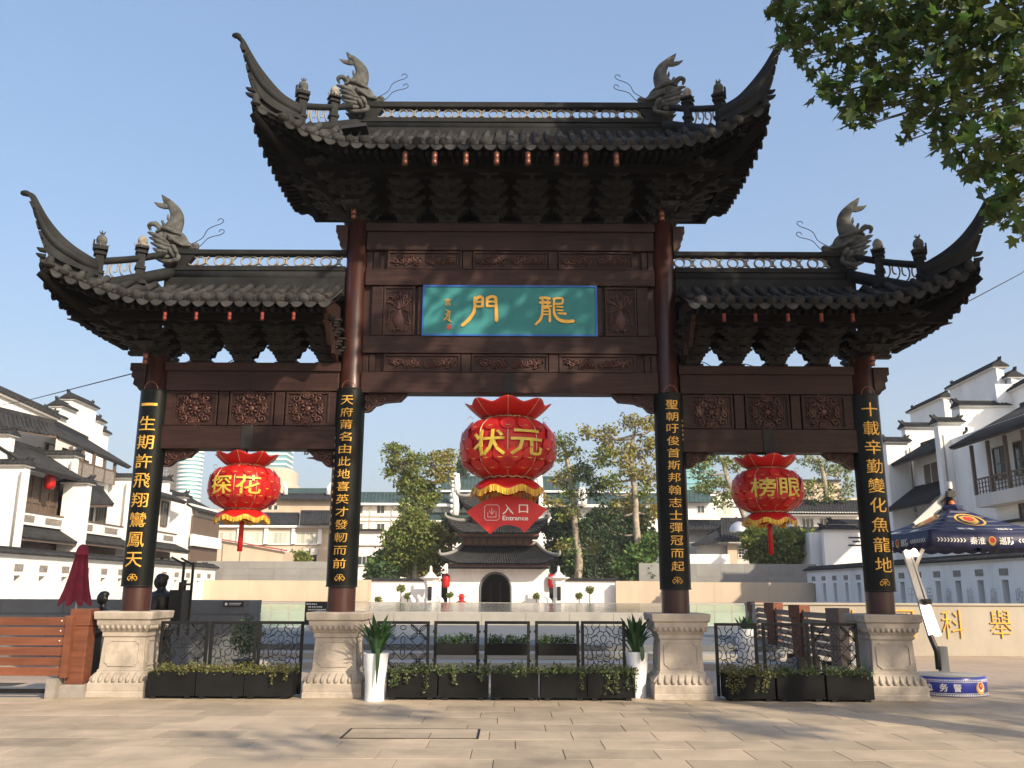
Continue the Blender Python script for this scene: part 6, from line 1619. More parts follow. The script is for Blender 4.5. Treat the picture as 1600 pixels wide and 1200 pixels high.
for i in range(6): wbox(t, bx-0.9, bx-0.76, 35+i*1.48, 35.14+i*1.48, zb1-0.35, zb3+0.25, 'brownwood', 'balcony_post')
for yw in (37.5, 39.6, 41.4): wwin(t, (bx-0.04, yw, zb2+0.35), (0, -1, 0), (-1, 0, 0), 1.2, 1.5, cols=2, rows=2, fm='brownwood')
e0, e1, r1, r0 = (bx-1.6, 34.5, V(1600, 672, 36.5).z), (bx-1.6, 43.0, V(1514, 697, 42.8).z), (bx+2.2, 43.0, V(1514, 697, 42.8).z+1.8), (bx+2.2, 34.5, V(1514, 697, 42.8).z+1.9)
wslope(t, (bx-1.6, 43.0, zb3+0.25), (bx-1.6, 34.5, zb3+0.25), (bx+2.2, 34.5, zb3+2.3), (bx+2.2, 43.0, zb3+2.3))
a = V(1572, 791, 41); wwin(t, (bx-0.04, 39.5, a.z), (0, -1, 0), (-1, 0, 0), 1.7, 1.5, cols=2, rows=2, fm='brownwood')
wbox(t, bx-0.25, bx-0.01, 35, 44, V(1550, 812, 41).z-0.12, V(1550, 812, 41).z, 'farroof', 'string_course')
# receding ridge walls behind
for (pa, ya, pb, yb, Ya, Yb) in ((1484, 609, 1556, 574, 56, 50), (1422, 646, 1474, 622, 64, 58), (1548, 604, 1580, 590, 52, 49.5), (1568, 620, 1620, 594, 47.4, 44), (1474, 640, 1492, 628, 60, 58)):
    A_, B_ = V(pa, ya, Ya), V(pb, yb, Yb); o = t.location
    m = MB(); dz = Vector((0, 0, 5)); k = Vector((0.5, 0.1, 0)); q = [A_, B_, B_-dz, A_-dz]; m.add([v-o for v in q]+[v+k-o for v in q], [(0, 1, 2, 3), (7, 6, 5, 4), (0, 4, 5, 1), (1, 5, 6, 2), (2, 6, 7, 3), (3, 7, 4, 0)])
    m.build('ridge_wall', 'plaster', t); wcop(t, A_+k/2, B_+k/2, w=1.0, h=0.5)
t = thing('white_house', 'white house at right with small shuttered window under a pent roof', 'house', (26, 55, 0))
finR(t, 1414, 1466, 669, 52.5); finR(t, 1384, 1418, 692, 52)
X1 = V(1440, 740, 51).x
wbox(t, X1, X1+6, 46.7, 51.98, 0, V(1440, 700, 50).z, 'plaster', 'wall')
wslope(t, (X1-1.3, 51.9, V(1425, 724, 51.5).z), (X1-1.3, 46.6, V(1425, 724, 51.5).z), (X1+0.6, 46.6, V(1425, 724, 51.5).z+1.1), (X1+0.6, 51.9, V(1425, 724, 51.5).z+1.1))
wwin(t, (X1-0.02, 49.3, V(1462, 741, 49).z), (0, -1, 0), (-1, 0, 0), 2.6, 1.5, cols=3, rows=1, fm='white', gm='brownwood')
wslope(t, (X1-1.8, 51.9, V(1411, 795, 51.5).z), (X1-1.8, 46.6, V(1411, 795, 51.5).z), (X1+0.1, 46.6, V(1411, 795, 51.5).z+1.4), (X1+0.1, 51.9, V(1411, 795, 51.5).z+1.4))
t = thing('white_house', 'plain white house with stepped coping behind the right outer pillar', 'house', (24, 63, 0))
finR(t, 1286, 1345, 829, 62); finR(t, 1300, 1400, 820, 62.8); wbox(t, 21.3, 27, 63.5, 70, 0, V(1320, 830, 62).z, 'plaster', 'wall')
for zz, ww in ((840, 1.1), (846, 0.5), (852, 1.1)):
    a = V(1338, zz, 62); wbox(t, a.x-ww/2, a.x+ww/2, 61.96, 62, a.z-0.05, a.z+0.05, 'farroof', 'wall_relief')

# rain pipes, air conditioners and cables on the house walls
def byname(lbl): return [q for q in bpy.data.objects if q.get('label', '').startswith(lbl)][0]
for lbl, px, y0_, y1_, Y in (('second white house', 112, 722, 868, 45.9), ('nearest white house', 34, 738, 855, 39.9), ('tall white house at the right', 1472, 680, 800, 45.9), ('white house at right with', 1420, 700, 800, 51.9), ('third white house', 198, 756, 850, 52.4)):
    t = byname(lbl); a, b = V(px, y0_, Y), V(px, y1_, Y); m = MB(); o = t.location
    m.tube([Vector((a.x, Y-0.08, a.z))-o, Vector((a.x, Y-0.08, max(0, b.z)))-o], 0.045, 6); m.build('rain_pipe', 'ashlar', t)
for lbl, px, py, Y in (('tall white house at the right', 1505, 800, 45.9), ('tall white house at the right', 1530, 700, 46.4), ('white house at right with', 1432, 770, 52.4)):
    t = byname(lbl); a = V(px, py, Y); wbox(t, a.x-0.42, a.x+0.42, Y-0.38, Y-0.02, a.z-0.3, a.z+0.3, 'plasterold', 'air_conditioner')
# ================================================================== buildings beyond the pool
def px_box(t, p0, p1, yt, yb, Y, depth, mt, name='wall', base=None):
    a, b = V(p0, yt, Y), V(p1, yt, Y); z1 = V((p0+p1)/2, yt, Y).z; z0 = V((p0+p1)/2, yb, Y).z if base is None else base
    return wbox(t, a.x, b.x, Y, Y+depth, z0, z1, mt, name), a.x, b.x, z0, z1
def win_row(t, pxs, py, Y, wpx, hpx, **k):
    s = Y/FPX*1.02
    for q in pxs:
        c = V(q, py, Y); wwin(t, (c.x, Y-0.02, c.z), (1, 0, 0), (0, -1, 0), wpx*s, hpx*s, **k)
def roof_px(t, p0, p1, ye, yr, Y, back=3.0, inset=0.0, mt='farroof', **k):
    """front roof slope: eave row ye, ridge row yr"""
    a, b = V(p0, ye, Y), V(p1, ye, Y); za = (a.z+b.z)/2
    c, d = V(p0+inset, yr, Y+back), V(p1-inset, yr, Y+back); zr_ = (c.z+d.z)/2
    return wslope(t, (a.x, Y-0.4, za), (b.x, Y-0.4, za), (d.x, Y+back, zr_), (c.x, Y+back, zr_), mt=mt, **k)
# two-storey office behind the left bay
t = thing('office_building', 'cream two-storey building with grey tiled roof and curtained windows behind the left bay', 'building', V(400, 940, 95))
px_box(t, 278, 536, 822, 0, 95, 8, 'cream', base=0)
roof_px(t, 276, 468, 819, 803, 95, 3); roof_px(t, 470, 530, 819, 800, 94.2, 3)
px_box(t, 276, 536, 819, 824, 94.6, 0.5, 'plaster', 'eave_band')
for q in (290, 332, 374, 416, 459, 500): px_box(t, q-3, q+3, 826, 850, 94.7, 0.4, 'plaster', 'pilaster')
win_row(t, (311, 353, 395, 438, 480), 841, 95, 33, 17, cols=5, gm='curtain', sill=True)
win_row(t, (311, 438, 480), 872, 95, 30, 14, cols=4, gm='darkglass')
for q in (432, 448, 480, 490):
    a = V(q, 862, 94.5); wbox(t, a.x-0.4, a.x+0.4, 94.2, 94.9, a.z-0.35, a.z+0.35, 'plasterold', 'air_conditioner')
t = thing('office_building', 'plain cream block with a flat top rising behind the left lantern', 'building', V(380, 940, 110)); px_box(t, 302, 440, 796, 0, 110, 6, 'cream', base=0)
t = thing('office_building', 'pale building with a dark ridge just right of the left lantern', 'building', V(480, 940, 112))
px_box(t, 432, 545, 781, 0, 112, 8, 'cream', base=0); roof_px(t, 428, 545, 780, 773, 111.5, 3, mt='farroof'); roof_px(t, 448, 512, 773, 765, 116, 2, mt='greenroof', ribs=False)
for q in (446, 513):
    a = V(q, 773, 114); m = MB(); m.tube([a-t.location, a-t.location+Vector((0, 0, 1.0)), a-t.location+Vector((0.5 if q > 500 else -0.5, 0, 1.8))], [0.35, 0.25, 0.08], 6); m.build('roof_ornament', 'plaster', t)
win_row(t, (422, 431), 794, 112, 6, 9, cols=1)
# red-edged shed
t = thing('metal_shed', 'low pale pink shed with a red edged gable roof behind the left tassel', 'shed', V(380, 930, 85)); a = V(292, 845, 85); b = V(452, 845, 85); c = V(338, 844, 85)
m = MB(); zz = [V(292, 851, 85).z, V(337, 843, 85).z, V(443, 862, 85).z]; xx = [a.x, V(337, 843, 85).x, V(443, 862, 85).x]; o = t.location
m.prism([(xx[0]-o.x, 0), (xx[0]-o.x, zz[0]), (xx[1]-o.x, zz[1]), (xx[2]-o.x, zz[2]), (xx[2]-o.x, 0)], 0, 5); m.build('wall', 'cream', t, (0, 0, -o.z))
m = MB()
for i in (0, 1): m.bar((xx[i]-o.x-0.2*(1-i), -0.1, zz[i]+0.1), (xx[i+1]-o.x+0.3*i, -0.1, zz[i+1]+0.1), 0.5, 0.12, up=(0, 0, 1))
m.build('red_roof_edge', 'redtrim', t, (0, 0, -o.z))
for q in (321, 348, 376): px_box(t, q, q+0.6, 850, 0, 84.9, 0.08, 'lattice', 'panel_joint', base=0)
wbox(t, V(276, 860, 84).x, V(300, 860, 84).x, 84, 85, V(276, 868, 84).z, V(276, 862, 84).z, 'redtrim', 'red_canopy')

# long building with green roof
t = thing('long_building', 'long cream building with a blue-green tiled roof behind the left trees', 'building', V(640, 940, 120))
px_box(t, 545, 738, 786, 0, 120, 10, 'plaster', base=0); roof_px(t, 540, 680, 786, 771, 119.5, 4, mt='greenroof', pitch=0.5, rr=0.07)
px_box(t, 540, 740, 786, 789, 119, 0.8, 'plaster', 'eave_band')
win_row(t, (561, 595, 628, 671, 706), 796, 120, 12, 12, cols=2); win_row(t, (561, 595, 628, 671), 823, 120, 12, 10, cols=2)
for yq in (806, 813): px_box(t, 545, 738, yq, yq+1.5, 119.8, 0.25, 'plasterold', 'floor_band')
for q in (578, 612, 645): px_box(t, q, q+1.5, 788, 840, 119.8, 0.25, 'plasterold', 'pilaster')
t = thing('hall_building', 'tall hall with stacked blue-green roofs and white dragon ridges behind the gatehouse', 'building', V(810, 940, 118))
px_box(t, 676, 1130, 790, 0, 119, 10, 'plaster', base=0)
roof_px(t, 690, 905, 766, 746, 121, 3, mt='greenroof', pitch=0.5, rr=0.07); px_box(t, 690, 905, 766, 769, 120.5, 0.8, 'plaster', 'eave_band')
roof_px(t, 676, 1132, 788, 772, 118, 3, mt='greenroof', pitch=0.5, rr=0.07); px_box(t, 676, 1132, 788, 792, 117.4, 0.8, 'plaster', 'eave_band'); px_box(t, 690, 1132, 768, 775, 121.1, 3, 'plaster', 'upper_wall')
roof_px(t, 668, 740, 813, 803, 117, 2, mt='greenroof', pitch=0.5, rr=0.07); px_box(t, 668, 740, 813, 816, 116.4, 0.8, 'plaster', 'eave_band')
win_row(t, (697, 727, 752), 800, 119, 16, 12, cols=3, gm='paleglass'); win_row(t, (700,), 825, 119, 8, 7, cols=1)
for q, y0_, y1_ in ((713, 742, 770), (711, 770, 805), (842, 744, 770), (843, 770, 800), (911, 765, 790), (1153, 776, 795)):
    if q > 1100: continue
    a, b = V(q, y1_, 116.9), V(q, y0_, 116.9); o = t.location; m = MB(); c = [a-o, a.lerp(b, 0.4)-o+Vector((0.15, 0, 0)), b-o, b-o+Vector((-0.5, 0, 0.3))]; m.tube(c, [0.5, 0.4, 0.45, 0.1], 8)
    for k in range(4): p = a.lerp(b, 0.15+k*0.25)-o; m.ball(p+Vector((-0.45, 0, 0)), 0.28, 6)
    m.build('dragon_ridge', 'plaster', t)
t = thing('low_building', 'two-storey white building with dark eave line left of the near trees beyond the pool', 'building', V(575, 940, 98))
px_box(t, 540, 600, 829, 0, 98, 7, 'plaster', base=0); px_box(t, 538, 598, 826, 829, 97.5, 8, 'farroof', 'flat_roof'); win_row(t, (572,), 876, 98, 24, 13, cols=4, gm='darkglass', sill=True)
px_box(t, 541, 600, 852, 853, 97.8, 0.3, 'lattice', 'joint')
# right side of the middle ground
t = thing('office_building', 'white building with green roof seen left of the right lantern', 'building', V(1100, 940, 108))
px_box(t, 1040, 1110, 785, 0, 108, 6, 'plaster', base=0); roof_px(t, 1036, 1112, 784, 768, 107.5, 3, mt='greenroof', pitch=0.5); win_row(t, (1095,), 796, 108, 11, 11, cols=2); 
px_box(t, 1110, 1160, 772, 0, 109, 6, 'plaster', base=0); win_row(t, (1135,), 798, 109, 24, 13, cols=4, gm='curtain')
t = thing('courtyard_house', 'low house with dark hipped roofs and a skylight dome behind the right lantern', 'house', V(1150, 940, 82))
px_box(t, 1060, 1185, 828, 0, 86, 5, 'plasterold', base=0); roof_px(t, 1058, 1140, 827, 815, 85, 2.5)
px_box(t, 1088, 1215, 852, 0, 80, 6, 'plasterold', base=0)
a, b, c, d = V(1080, 851, 79), V(1128, 845, 78.5), V(1130, 824, 83), V(1140, 818, 85)
wslope(t, a, b, V(1152, 810, 84), V(1106, 838, 84)); roof_px(t, 1126, 1210, 845, 812, 79, 4)
win_row(t, (1158,), 862, 80, 9, 18, cols=2, rows=4, gm='darkglass', fm='white'); wbox(t, V(1135, 850, 79.8).x, V(1150, 850, 79.8).x, 79.5, 80, 0, V(1140, 850, 79.8).z, 'cream', 'door_bay')
m = MB(); p = V(1155, 822, 78); m.lathe([(0.9*cos(q), 0.9*sin(q)) for q in [pi/2*i/6 for i in range(7)]], 12); m.build('skylight_dome', 'silver', t, p-t.location-Vector((0, 0, 0.5)))
px_box(t, 1070, 1140, 866, 882, 78, 0.4, 'plaster', 'low_wall')
t = thing('courtyard_house', 'long house with grey tiled roof and white eave right of the right lantern', 'house', V(1290, 940, 86))
px_box(t, 1235, 1345, 805, 0, 86, 5, 'plaster', base=0); roof_px(t, 1230, 1350, 802, 784, 85, 3); px_box(t, 1232, 1348, 800, 805, 84.7, 0.4, 'plaster', 'eave_band')
win_row(t, (1262, 1290), 817, 86, 18, 14, cols=3, gm='darkglass'); px_box(t, 1240, 1290, 840, 0, 79, 5, 'plasterold', base=0); roof_px(t, 1215, 1290, 845, 826, 78.5, 3); win_row(t, (1270, 1280), 866, 79, 6, 16, cols=1)
t = thing('office_building', 'flat cream block on the skyline above the long grey roof at right', 'building', V(1280, 940, 130)); px_box(t, 1248, 1312, 752, 0, 130, 6, 'cream', base=0); px_box(t, 1246, 1314, 749, 752, 129.6, 7, 'farroof', 'parapet')
t = thing('office_building', 'small cream rooftop building with one window near the right outer pillar', 'building', V(1335, 940, 128)); px_box(t, 1326, 1360, 778, 0, 128, 6, 'cream', base=0); win_row(t, (1333,), 785, 128, 6, 8, cols=1)

# towers in the haze
def tower(label, px0, px1, ytop, Y, mt, band, n, mat2='white', rnd=False, ybot=800):
    a, b = V(px0, ytop, Y), V(px1, ytop, Y); t = thing('tower_block', label, 'tower', ((a.x+b.x)/2, Y, 0)); W = (b.x-a.x)/2; z1 = a.z; z0 = 0
    zz0 = V(px0, ybot, Y).z-8
    sh_ = (lambda m, r, z0_, z1_: m.lathe([(0.01, z0_), (r, z0_), (r, z1_), (0.01, z1_)], 28, smooth=False)) if rnd else (lambda m, r, z0_, z1_: m.box(-r, r, -r, r, z0_, z1_))
    m = MB(); sh_(m, W, z0, z1); m.build('tower_shaft', mt, t)
    hh_ = (z1-zz0)/n
    for i in range(n): m = MB(); sh_(m, W+0.35, zz0+hh_*i, zz0+hh_*i+hh_*band); m.build('floor_band', mat2, t)
    return t, W, z1
t, W, z1 = tower('round glass tower with white and teal bands left of the left lantern', 288, 323, 640, 380, 'towerglass', 0.5, 30, rnd=True)
t, W, z1 = tower('tan slab tower with a grid of windows beside the round glass tower', 272, 290, 690, 390, 'towertan', 0.3, 20, 'towertan')
t, W, z1 = tower('grey tower block with dense window grid behind the left outer pillar', 246, 273, 712, 400, 'towergrey', 0.4, 22, 'frame')
for i in range(7): m = MB(); m.box(-W+i*W/3-0.3, -W+i*W/3+0.3, -W-0.6, -W-0.35, 0, z1); m.build('mullion', 'frame', t)
t, W, z1 = tower('pale glass tower above the left lantern, stepped lower block beside it', 418, 458, 620, 420, 'towerglass', 0.35, 26)
for (pa, pb, yt) in ((400, 466, 733), (392, 470, 755)):
    a, b = V(pa, yt, 415), V(pb, yt, 415); m = MB(); m.lathe([(0.01, 0), ((b.x-a.x)/2, 0), ((b.x-a.x)/2, a.z-2), ((b.x-a.x)/2-3, a.z), (0.01, a.z)], 24, smooth=False); m.build('lower_block', 'towertan', t, ((a.x+b.x)/2-t.location.x, -5, 0))
t, W, z1 = tower('bluish glass tower rising behind the trees in the right bay', 1066, 1108, 700, 300, 'towerglass', 0.15, 14, 'towerglass')

# ================================================================== arched gatehouse
YG = 75.0
t = thing('gatehouse', 'three-storey gatehouse with curved grey roofs over a white wall with an arched door', 'gatehouse', V(779, 940, YG)); t.location.z = 0; o = t.location
a, b = V(700, 889, YG), V(858, 889, YG); zt = V(780, 889, YG).z; hw_ = (b.x-a.x)/2; cx = (a.x+b.x)/2-o.x
da, db = V(750, 940, YG).x-o.x, V(798, 940, YG).x-o.x; zc_ = V(775, 895, YG).z; r_ = (db-da)/2; zs = zc_-r_
m = MB(); n = 14
arch = [(da, 0)]+[((da+db)/2-r_*cos(pi*i/n), zs+r_*sin(pi*i/n)) for i in range(n+1)]+[(db, 0)]
lft = cx-hw_; rgt = cx+hw_
# wall face around the arch, built of strips so that the opening is real
for yy in (0, 5):
    vs = []; top = []
    for (x, z) in arch[1:-1]: vs.append((x, yy, z)); top.append((x, yy, zt))
    m.quadstrip(vs, top)
m.box(lft, da, 0, 5, 0, zt); m.box(db, rgt, 0, 5, 0, zt)
m.quadstrip([(x, 0, z) for x, z in arch], [(x, 5, z) for x, z in arch]); m.add([(lft, 0, zt), (rgt, 0, zt), (rgt, 5, zt), (lft, 5, zt)], [(0, 1, 2, 3)])
m.build('wall', 'plaster', t)
m = MB(); m.tube([(x, -0.02, z) for x, z in arch], 0.09, 5); m.build('arch_trim', 'greystone', t)
m = MB(); m.box(da-0.2, db+0.2, 5.0, 5.1, 0, zc_+0.3); m.build('passage_shade', 'opening_shade', t)  # near-black sheet behind the arch, painted as the shade inside the passage
for k in (-0.5, 0.35): m = MB(); m.box((da+db)/2+k-0.08, (da+db)/2+k+0.08, 4.6, 4.8, 0, 2.2); m.build('inner_post', 'reddoor', t)
def chinese_roof(p0, p1, ye, yr, yt_corner, rp0, rp1, Y, dep, mt='farroof', tiles=44):
    """hip roof with curved eaves and lifted corners; picture columns/rows at distance Y"""
    A_, B_ = V(p0, ye, Y), V(p1, ye, Y); ze = V((p0+p1)/2, ye, Y).z; zc2 = V(p0, yt_corner, Y).z; zr2 = V((rp0+rp1)/2, yr, Y+dep/2).z; cx_ = (A_.x+B_.x)/2; hw2 = (B_.x-A_.x)/2; rh = (V(rp1, yr, Y+dep/2).x-V(rp0, yr, Y+dep/2).x)/2
    m = MB(); ms = MB(); n_ = tiles
    def e(u): 
        k = max(0, (abs(u)-0.62)/0.38)**2; return Vector((cx_+u*hw2, Y-0.2-0.5*k, ze+(zc2-ze)*k))
    for sgn_ in (1, -1):
        rows = []
        for i in range(n_+1):
            u = -1+2*i/n_; p = e(u); 
            if sgn_ < 0: p = Vector((p.x, 2*(Y+dep/2)-p.y, p.z))
            q = Vector((cx_+u*rh, Y+dep/2, zr2)); rows.append([p.lerp(q, t_)-Vector((0, 0, (zr2-ze)*0.16*sin(pi*t_))) for t_ in (0, 0.33, 0.66, 1)])
        for a_, b_ in zip(rows, rows[1:]): m.quadstrip([v-o for v in a_], [v-o for v in b_], smooth=True); m.quadstrip([v-o-Vector((0, 0, 0.16)) for v in a_], [v-o-Vector((0, 0, 0.16)) for v in b_])
        if sgn_ > 0:
            for r0 in rows: ms.tube([v-o+Vector((0, 0, 0.03)) for v in r0], 0.07, 5)
    for s_ in (-1, 1):
        c0, c1 = e(s_), Vector((e(s_).x, 2*(Y+dep/2)-e(s_).y, e(s_).z)); q = Vector((cx_+s_*rh, Y+dep/2, zr2)); md_ = (c0+c1)/2; md_.z = ze
        m.add([c0-o, md_-o, c1-o, q-o], [(0, 1, 3), (1, 2, 3)])
    m.build('curved_roof', mt, t); ms.build('roof_tiles', mt, t, kind='stuff')
    h_ = MB()
    for s_ in (-1, 1):
        c0 = e(s_); q = Vector((cx_+s_*rh, Y+dep/2, zr2)); tip = c0+Vector((s_*0.12, -0.1, 0.5))
        h_.tube([v-o for v in crv([q+Vector((0, 0, 0.1)), q.lerp(c0, 0.5)-Vector((0, 0, (zr2-ze)*0.10)), c0+Vector((0, 0, 0.12)), tip], 5)], [0.20, 0.16, 0.14, 0.05], 6)
    h_.tube([Vector((cx_-rh, Y+dep/2, zr2+0.15))-o, Vector((cx_+rh, Y+dep/2, zr2+0.15))-o], 0.22, 6)
    h_.build('roof_ridges', 'ashlar' if mt == 'farroof' else mt, t)
    m = MB(); m.box(A_.x-o.x+0.7, B_.x-o.x-0.7, -0.0, dep, ze-0.25, ze-0.12); m.build('eave_board', 'reddoor', t, (0, Y-o.y, 0))
chinese_roof(690, 872, 880, 851, 869, 724, 836, YG-1.6, 7.5)
px_box(t, 700, 860, 881, 889, YG+0.1, 4.6, 'paintedwood', 'painted_frieze')
px_box(t, 724, 832, 838, 852, YG+0.6, 4, 'reddoor', 'storey_wall'); px_box(t, 722, 834, 834, 839, YG+0.5, 4.2, 'paintedwood', 'painted_frieze')
win_row(t, [733+i*11.2 for i in range(9)], 845.5, YG+0.6, 7, 9, cols=2, fm='reddoor', gm='brownwood')
chinese_roof(699, 856, 832, 811, 811, 738, 818, YG-1.0, 6.2, tiles=36)
px_box(t, 738, 820, 798, 822, YG+1.2, 3, 'reddoor', 'storey_wall'); px_box(t, 736, 822, 795, 799, YG+1.1, 3.2, 'paintedwood', 'painted_frieze')
chinese_roof(716, 842, 793, 768, 776, 745, 812, YG-0.2, 5.0, tiles=30)
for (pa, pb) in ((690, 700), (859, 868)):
    px_box(t, pa, pb, 896, 0, YG+1.2, 2, 'opening_shade', 'side_opening_shade', base=0)  # solid near-black blocks, painted as the shade in the side openings
for q in (697, 862):
    p = V(q, 908, YG-0.3); tl = thing('small_red_lantern', 'small red lantern at the %s of the arched gatehouse wall' % ('left end' if q < 800 else 'right end'), 'lantern', p)
    m = MB(); m.lathe([(0.08, -0.55), (0.26, -0.5), (0.32, -0.3), (0.32, 0.3), (0.26, 0.5), (0.08, 0.55)], 12); m.build('lantern_body', 'red', tl); m = MB(); m.tube([(0, 0, 0.55), (0, 0, 0.9)], 0.03, 5); m.build('cord', 'cable', tl)
# white pagoda lamps
def pagoda(px, label):
    p = V(px, 940, 72); t = thing('stone_pagoda', label, 'stone pagoda', (p.x, 72, 0), group='white stone pagodas flanking the gatehouse'); z = lambda y: V(px, y, 72).z
    s = 72/FPX*1.02
    m = MB(); m.lathe([(9*s, 0), (9*s, z(936)), (8*s, z(934)), (8*s, z(915)), (9.5*s, z(913)), (9*s, z(909))], 6, smooth=False); m.build('pagoda_body', 'white', t)
    m = MB(); m.lathe([(17*s, z(903)), (10*s, z(906.5)), (9*s, z(910)), (0.01, z(909))][::-1]+[(17*s, z(903)+0.05), (9*s, z(901)), (5*s, z(896)), (2.2*s, z(893)), (2.0*s, z(888)), (1.4*s, z(886.5)), (0.6*s, z(884))], 6, smooth=False)
    m.build('pagoda_roof', 'white', t); m = MB(); m.ball((0, 0, z(887)), 2.6*s*0.8, 8); m.build('finial', 'white', t)
    for yy, hh_ in ((924, 1.7), (934, 0.9)): m = MB(); m.box(-0.15, 0.15, -8*s-0.05, -8*s+0.35, z(yy)-hh_*0.22, z(yy)+hh_*0.22); m.build('niche', 'opening_shade', t)
pagoda(672, 'white stone pagoda lamp with six-sided roof left of the gatehouse'); pagoda(873, 'white stone pagoda lamp with six-sided roof right of the gatehouse')
# lion-like white stones
for q, l in ((644, 'white stone carving left of the left pagoda'), (656, 'white stone carving touching the left pagoda'), (688, 'white stone lion between pagoda and gatehouse at left'), (857, 'white stone lion between gatehouse and right pagoda')):
    p = V(q, 941, 70); t = thing('stone_lion', l, 'stone carving', (p.x, 70, 0)); zb_ = 0.3
    m = MB(); m.box(-0.30, 0.30, -0.3, 0.3, 0, 0.55); m.build('plinth', 'white', t); m = MB(); m.tube([(0.12, 0, 0.55), (0.04, 0, 0.78), (-0.08, 0, 0.92)], [0.2, 0.17, 0.12], 8); m.ball((-0.12, 0, 1.0), 0.15, 8); m.build('lion_body', 'white', t)
t = thing('fire_hydrant', 'small red hydrant in front of the white gatehouse wall left of the arch', 'hydrant', (V(721, 940, 66).x, 66, 0))
zz = V(721, 928, 66).z
m = MB(); m.lathe([(0.22, 0), (0.22, zz*0.55), (0.26, zz*0.56), (0.26, zz*0.6), (0.16, zz*0.62)], 12); m.build('barrel', 'hydrant', t)
m = MB(); m.lathe([(0.34, zz*0.80), (0.36, zz*0.84), (0.2, zz*0.87), (0.17, zz*0.98), (0.01, zz*1.02)], 12); m.ball((0, 0, zz*0.72), 0.2, 8); m.build('cap', 'hydrant', t)
for s in (-1, 1): m = MB(); m.tube([(s*0.15, 0, zz*0.48), (s*0.38, 0, zz*0.50)], 0.09, 8); m.build('outlet', 'hydrant', t)
# double lamp post among the trees
p = V(930, 905, 78); t = thing('lamp_post', 'black lamp post with two lamps in front of the dark trees right of the gatehouse', 'lamp post', (p.x, 78, 0)); zt_ = V(930, 868, 78).z
m = MB(); m.tube([(0, 0, 0), (0, 0, zt_)], [0.10, 0.06], 8); m.build('pole', 'blackmetal', t)
for dz in (0, -0.9):
    for s in (-1, 1): m = MB(); m.bar((0, 0, zt_+dz), (s*0.45, 0, zt_+dz), 0.05, 0.05); m.ball((s*0.5, 0, zt_+dz+0.02), 0.14, 8); m.build('lamp_head', 'blackmetal', t)

# ================================================================== vegetation
def blobpts(c, r, n, rr, shell=0.55):
    out = []
    for _ in range(n):
        while True:
            v = Vector((rr.uniform(-1, 1), rr.uniform(-1, 1), rr.uniform(-1, 1)))
            if v.length < 1 and v.length > shell*rr.random(): break
        out.append(Vector((c[0]+v.x*r[0], c[1]+v.y*r[1], c[2]+v.z*r[2])))
    return out
def tree(label, base, trunk_top, blobs, mats, seed, leaf=0.33, dens=1.0, tr=0.35, name='plane_tree', grp=None, clump=0.66, bark='bark', fork=None, limbs=True, th_=1.0):
    """blobs: (px, py, rx_px, ry_px, material index) seen in the picture at the tree's distance"""
    Y = base.y; t = thing(name, label, 'tree', base, group=grp); rr = random.Random(seed); s = Y/FPX*1.0
    o = base; trk = MB(); tops = [Vector(q)-o for q in trunk_top]
    trk.tube(crv([Vector((0, 0, 0))]+tops, 5), [tr*1.25, tr, tr*0.8, tr*0.55], 8)
    tt = tops[-1]; path = crv([Vector((0, 0, 0))]+tops, 5)
    crowns = {}
    for (px, py, rx, ry, mi) in blobs:
        c = V(px, py, Y)-o; c.y += rr.uniform(-1, 1)*rx*s*0.5; r = (rx*s, rx*s*0.8, ry*s)
        if limbs:
            st = min(path[len(path)//3:], key=lambda q: (q-c).length+abs(q.z-c.z)*0.3+(2.5 if q.z > c.z else 0))
            trk.tube(crv([st, st.lerp(c, 0.5)+Vector((rr.uniform(-.3, .3), 0, -0.12*(c-st).length)), c, c+Vector((c.x-st.x, 0, abs(c.z-st.z)+0.5)).normalized()*ry*s*0.6], 4), [tr*0.42, tr*0.28, tr*0.14, 0.02], 6)
            for k in range(3):
                e = c+Vector((rr.uniform(-1, 1)*r[0], rr.uniform(-1, 1)*r[1], rr.uniform(0, 1)*r[2])); trk.tube(crv([c-Vector((0, 0, r[2]*0.4)), c.lerp(e, 0.5), e], 3), [tr*0.13, tr*0.08, 0.02], 5)
        ncl = max(3, int(rx*ry*0.075*dens)); pts = []
        for q in blobpts(c, r, ncl, rr, 0.75):
            rc = clump*rr.uniform(0.5, 1.2); k = int(20*dens**0.3)
            pts += blobpts(q, (rc, rc, rc*0.65), k, rr, 0.3)
        crowns.setdefault(mi, MB()); leaves(crowns[mi], pts, leaf, rr)
    trk.build('trunk', bark, t)
    for mi, mb in crowns.items(): mb.build('crown', mats[mi], t, kind='stuff') if False else mb.build('crown', mats[mi], t)
    return t
G = ['leafgreen', 'leafyellow', 'leafdark', 'leafbright']
b = V(644, 940, 84); b.z = 0
tree('tall plane tree with sparse upper branches left of the gatehouse', b, [V(640, 850, 84), V(652, 800, 84), V(640, 760, 84), V(625, 725, 84)],
     [(622, 712, 20, 18, 0), (608, 735, 14, 12, 0), (650, 730, 24, 22, 0), (645, 760, 24, 20, 0), (628, 755, 14, 16, 0), (665, 765, 22, 18, 0), (690, 735, 18, 22, 1), (698, 712, 14, 12, 1), (677, 715, 10, 10, 1), (660, 785, 22, 14, 0), (640, 790, 16, 12, 0), (615, 700, 12, 8, 0)], G, 11, leaf=0.30, dens=1.25)
b = V(655, 940, 79); b.z = 0
